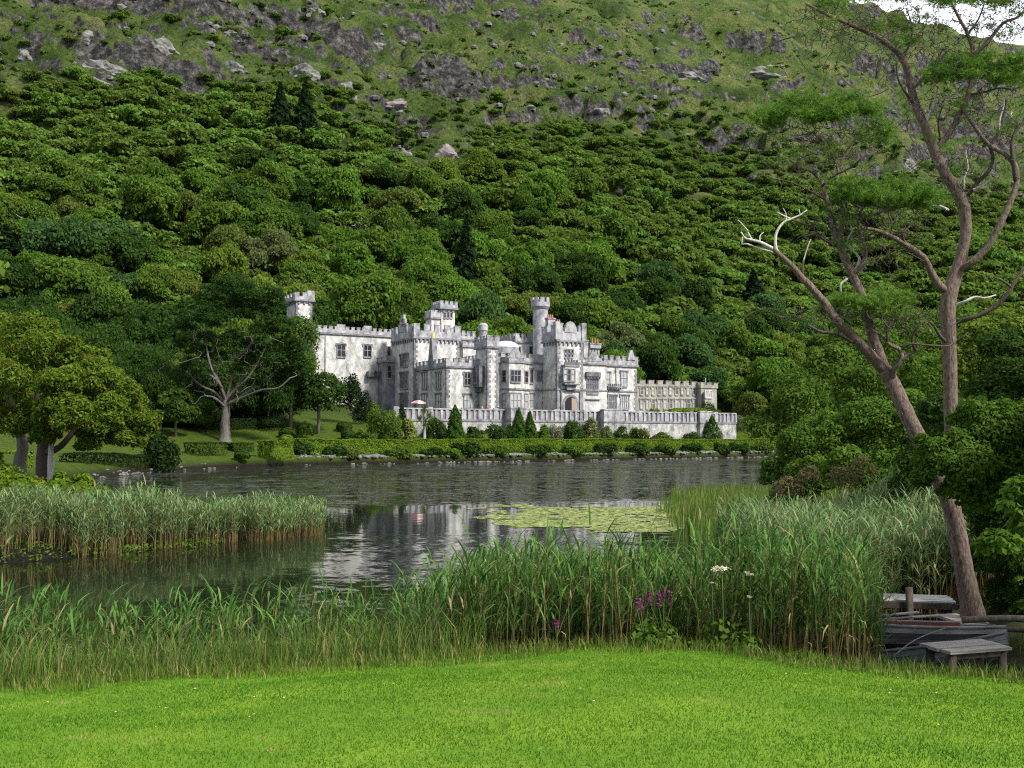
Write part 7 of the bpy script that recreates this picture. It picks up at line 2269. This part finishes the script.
PY1 = 19.6
pb1 = at_Y(973, 612, PY1); pb1.z = float(on_ground(pb1.x, pb1.y).z) - .05
pine('scots_pine', 'leaning pine with reddish bark and long dead limbs rising from the right bank', pb1, PY1,
     [(975, 626, 0, 17), (970, 600, 0, 13), (964, 570, 0, 11.5), (957, 530, 0, 11), (947, 495, 0, 10.5), (926, 453, 0, 10), (905, 410, .1, 9.5), (893, 384, .2, 9.5), (884, 370, .2, 9)],
     [([(886, 373, .2), (880, 356, .3), (872, 335, .4), (866, 310, .4), (861, 294, .4), (852, 274, .5), (843, 255, .6), (836, 236, .6), (830, 212, .7), (824, 192, .7), (822, 178, .8)], 7.5, 2.6),
      ([(886, 373, .2), (866, 350, 0), (849, 333, -.1), (837, 321, -.2), (826, 305, -.2), (810, 286, -.3), (802, 278, -.3), (792, 266, -.3), (781, 256, -.3), (772, 248, -.3)], 7, 2.6),
      ([(843, 257, .6), (841, 235, .5), (843, 212, .4), (838, 190, .4), (838, 168, .6)], 3.6, 1.6),
      ([(852, 274, .5), (860, 268, .4), (865, 258, .4), (864, 245, .3), (859, 230, .2), (857, 215, .2)], 3.6, 1.8),
      ([(836, 246, .6), (822, 238, .5), (812, 228, .4), (798, 222, .3), (790, 219, .2)], 2.3, 1.2), ([(803, 278, -.3), (803, 264, -.2), (807, 250, -.2), (810, 241, -.2)], 1.5, .7),
      ([(852, 342, -.1), (838, 334, -.2), (822, 332, -.3), (813, 328, -.3), (808, 325, -.3)], 2.4, 1.3),
      ([(893, 382, .2), (894, 370, 0), (901, 360, -.1), (900, 350, -.1), (890, 345, -.2), (882, 336, -.2), (872, 330, -.2)], 4, 1.4), ([(901, 360, -.1), (908, 354, -.1), (915, 352, -.1), (918, 346, -.1)], 3.2, 1.2),
      ([(888, 344, -.2), (887, 330, -.3), (893, 322, -.3), (898, 318, -.3)], 1.8, .8), ([(900, 350, -.1), (910, 344, -.2), (925, 345, -.2), (947, 346, -.1), (954, 342, 0)], 1.8, .9), ([(915, 350, -.1), (912, 338, -.2), (919, 326, -.3), (926, 320, -.3)], 1.8, .8),
      ([(866, 310, .4), (858, 302, .2), (845, 305, .1), (828, 308, 0), (812, 312, 0)], 2.2, .8), ([(820, 182, .8), (812, 172, .8), (800, 168, .7), (790, 160, .6)], 2, .8), ([(822, 186, .7), (834, 176, .4), (850, 168, .2), (862, 158, 0)], 1.8, .7),
      ([(838, 170, .6), (832, 155, .6), (822, 142, .6), (812, 132, .6)], 1.8, .7), ([(838, 170, .6), (846, 152, .7), (856, 138, .8), (862, 126, .8)], 1.6, .6), ([(826, 200, .7), (808, 190, .4), (790, 182, .2), (770, 178, 0)], 1.6, .6),
      ([(857, 218, .2), (866, 205, .2), (880, 200, .2), (900, 196, .3)], 1.8, .7), ([(857, 220, .2), (870, 215, 0), (890, 210, 0), (915, 205, 0)], 1.5, .6)],
     [([(773, 249, -.3), (762, 243, -.35), (752, 240, -.4), (745, 238, -.4), (741, 232, -.4)], 2.4, .8), ([(781, 256, -.3), (776, 248, -.3), (776, 234, -.3), (783, 223, -.3), (791, 219, -.3), (800, 215, -.3), (807, 210, -.3)], 2.2, .7), ([(773, 252, -.3), (758, 248, -.3), (747, 244, -.3), (742, 244, -.3), (743, 236, -.3)], 1.5, .7),
      ([(791, 219, -.3), (784, 216, -.3), (777, 212, -.3)], 1.2, .5), ([(786, 221, -.3), (786, 214, -.3), (783, 208, -.3)], .9, .4), ([(800, 215, -.3), (799, 209, -.3)], .8, .4), ([(760, 243, -.35), (760, 236, -.35), (764, 232, -.3)], .9, .4), ([(748, 231, -.4), (742, 224, -.4), (738, 220, -.4)], .9, .4), ([(752, 240, -.4), (748, 232, -.4)], .9, .5),
      ([(853, 275, .5), (859, 262, .5), (858, 256, .5), (850, 247, .5), (847, 240, .5), (852, 231, .5), (850, 224, .5)], 2, .8), ([(847, 279, .4), (841, 284, .3), (841, 292, .3)], 1.8, .9), ([(852, 231, .5), (846, 225, .5)], .9, .4), ([(803, 262, -.3), (808, 246, -.3), (811, 239, -.3)], .8, .4)],
     [(800, 118, 50, 22, .5, 190), (845, 112, 40, 17, .6, 130), (770, 126, 20, 12, .3, 40), (880, 140, 18, 22, .9, 30), (858, 197, 26, 17, .1, 110), (895, 200, 46, 16, .2, 150), (925, 203, 18, 12, .2, 45), (848, 304, 22, 7, 0, 45), (880, 308, 26, 12, -.2, 60), (900, 300, 16, 10, .1, 25)],
     [(815, 150, 50, 26, .4, 130), (850, 215, 40, 26, .2, 90), (845, 312, 50, 8, 0, 70), (895, 320, 36, 14, -.1, 70), (870, 250, 30, 26, .2, 40)], 51, 1)

PY2 = 23.0
pb2 = at_Y(976, 470, PY2); pb2.z = float(on_ground(pb2.x, pb2.y).z) - .05
pt_b = project(pb2.x, pb2.y, pb2.z)
pine('scots_pine', 'tall upright pine with pinkish grey bark and a forked top at the right', pb2, PY2,
     [(971, pt_b[1] + 6, 0, 10), (965, 575, 0, 9), (959, 535, 0, 9), (954, 490, 0, 9), (951, 417, 0, 8.6), (950, 360, 0, 8.4), (948, 315, 0, 9.2), (950, 292, 0, 9.5), (957, 272, 0, 8), (963, 250, 0, 7), (966, 228, 0, 7), (964, 205, 0, 7.5)],
     [([(964, 207, 0), (957, 192, 0), (942, 168, 0), (932, 145, .1), (923, 122, .1), (914, 100, .2), (909, 76, .2), (902, 58, .2), (888, 44, .1), (869, 33, 0), (849, 24, -.1), (826, 14, -.2), (806, 4, -.2)], 7.5, 1.6),
      ([(934, 150, .1), (947, 137, 0), (958, 117, -.1), (967, 99, -.2), (971, 80, -.2), (973, 55, -.2), (968, 35, -.2), (958, 16, -.3), (950, 0, -.3)], 4.2, 1.4),
      ([(972, 56, -.2), (986, 44, -.3), (997, 30, -.3), (1005, 22, -.3), (1018, 17, -.3), (1030, 6, -.3)], 3, 1.2), ([(958, 270, 0), (968, 265, -.2), (977, 258, -.3), (990, 243, -.4), (1001, 222, -.5), (1010, 203, -.5), (1016, 185, -.5), (1016, 168, -.5), (1006, 155, -.5), (988, 144, -.4), (973, 124, -.3), (962, 108, -.2)], 5, 2.2),
      ([(1016, 182, -.5), (1013, 160, -.6), (1012, 142, -.6), (1018, 128, -.6), (1030, 116, -.6)], 3, 1.6), ([(990, 146, -.4), (999, 132, -.4), (1004, 116, -.3), (1006, 100, -.3)], 2.6, 1.2), ([(990, 147, -.4), (993, 160, -.3), (988, 172, -.2), (978, 182, -.1), (968, 196, 0)], 2.2, 2.8),
      ([(948, 292, 0), (938, 284, -.1), (930, 270, -.2), (923, 257, -.3), (906, 245, -.3), (888, 235, -.4), (874, 230, -.4), (862, 228, -.4)], 5.4, 1.8), ([(905, 245, -.3), (903, 234, -.4), (910, 226, -.4)], 2, .9), ([(890, 236, -.4), (892, 224, -.4), (888, 214, -.4)], 1.5, .7),
      ([(956, 322, 0), (968, 319, -.2), (982, 314, -.3), (996, 306, -.4), (1008, 293, -.5), (1016, 280, -.5), (1024, 268, -.5)], 3.2, 2.0), ([(1012, 288, -.5), (1003, 281, -.6), (993, 277, -.6)], 2, .8), ([(948, 344, 0), (940, 336, -.2), (934, 326, -.3), (930, 322, -.3)], 2.6, 1.2), ([(954, 344, 0), (962, 338, -.2), (968, 332, -.2)], 1.8, .8),
      ([(916, 106, .2), (905, 92, 0), (898, 78, -.1), (896, 60, -.2)], 1.8, .8), ([(912, 90, .2), (925, 76, .3), (935, 62, .3), (944, 48, .3)], 1.8, .8), ([(870, 34, 0), (874, 18, .1), (878, 4, .1)], 1.3, .7), ([(903, 60, .2), (910, 42, .3), (912, 26, .3), (906, 8, .3)], 1.4, .7), ([(938, 160, 0), (940, 140, .3), (938, 122, .4), (942, 108, .4)], 1.6, .8),
      ([(970, 95, -.2), (985, 92, -.4), (1000, 88, -.5), (1015, 90, -.5)], 1.6, .8), ([(972, 80, -.2), (955, 74, -.4), (942, 76, -.4), (932, 78, -.4)], 1.6, .7), ([(850, 25, -.1), (838, 30, -.2), (825, 28, -.2)], 1.2, .5), ([(966, 36, -.2), (978, 20, -.1), (984, 4, -.1)], 1.6, .8)],
     [([(964, 190, -.1), (964, 178, -.2), (968, 168, -.2), (966, 156, -.2), (966, 150, -.2)], 1.6, .6), ([(973, 190, -.1), (982, 186, -.2), (990, 180, -.3)], 2, .7), ([(954, 306, 0), (966, 301, -.2), (975, 297, -.2), (985, 298, -.3), (996, 295, -.3)], 2.2, .8), ([(925, 122, .1), (932, 110, .2), (936, 96, .2), (938, 86, .2)], 2, .8), ([(936, 108, .2), (946, 98, .2), (952, 90, .2)], 1.3, .5), ([(999, 132, -.4), (1000, 118, -.4), (1004, 104, -.4), (1002, 92, -.4)], 1.5, .6), ([(948, 210, 0), (940, 206, -.2), (930, 206, -.2)], 1.8, .8), ([(1010, 120, -.6), (1012, 112, -.6)], 1.2, .6)],
     [(970, 72, 34, 17, -.2, 150), (942, 78, 22, 12, -.3, 60), (1005, 80, 22, 14, -.4, 60), (1018, 66, 16, 10, -.5, 40), (975, 2, 50, 9, -.2, 70), (905, -2, 60, 10, .1, 70), (1015, 0, 30, 10, -.3, 40), (890, 30, 24, 8, .2, 18), (830, 6, 22, 10, -.1, 20)],
     [(900, 34, 70, 40, .1, 170), (985, 26, 56, 36, -.2, 120), (965, 100, 60, 30, -.2, 90), (960, 170, 44, 30, -.1, 70), (840, 22, 40, 22, -.1, 60), (1005, 130, 30, 40, -.4, 50), (905, 226, 30, 18, -.3, 30)], 52, 1)
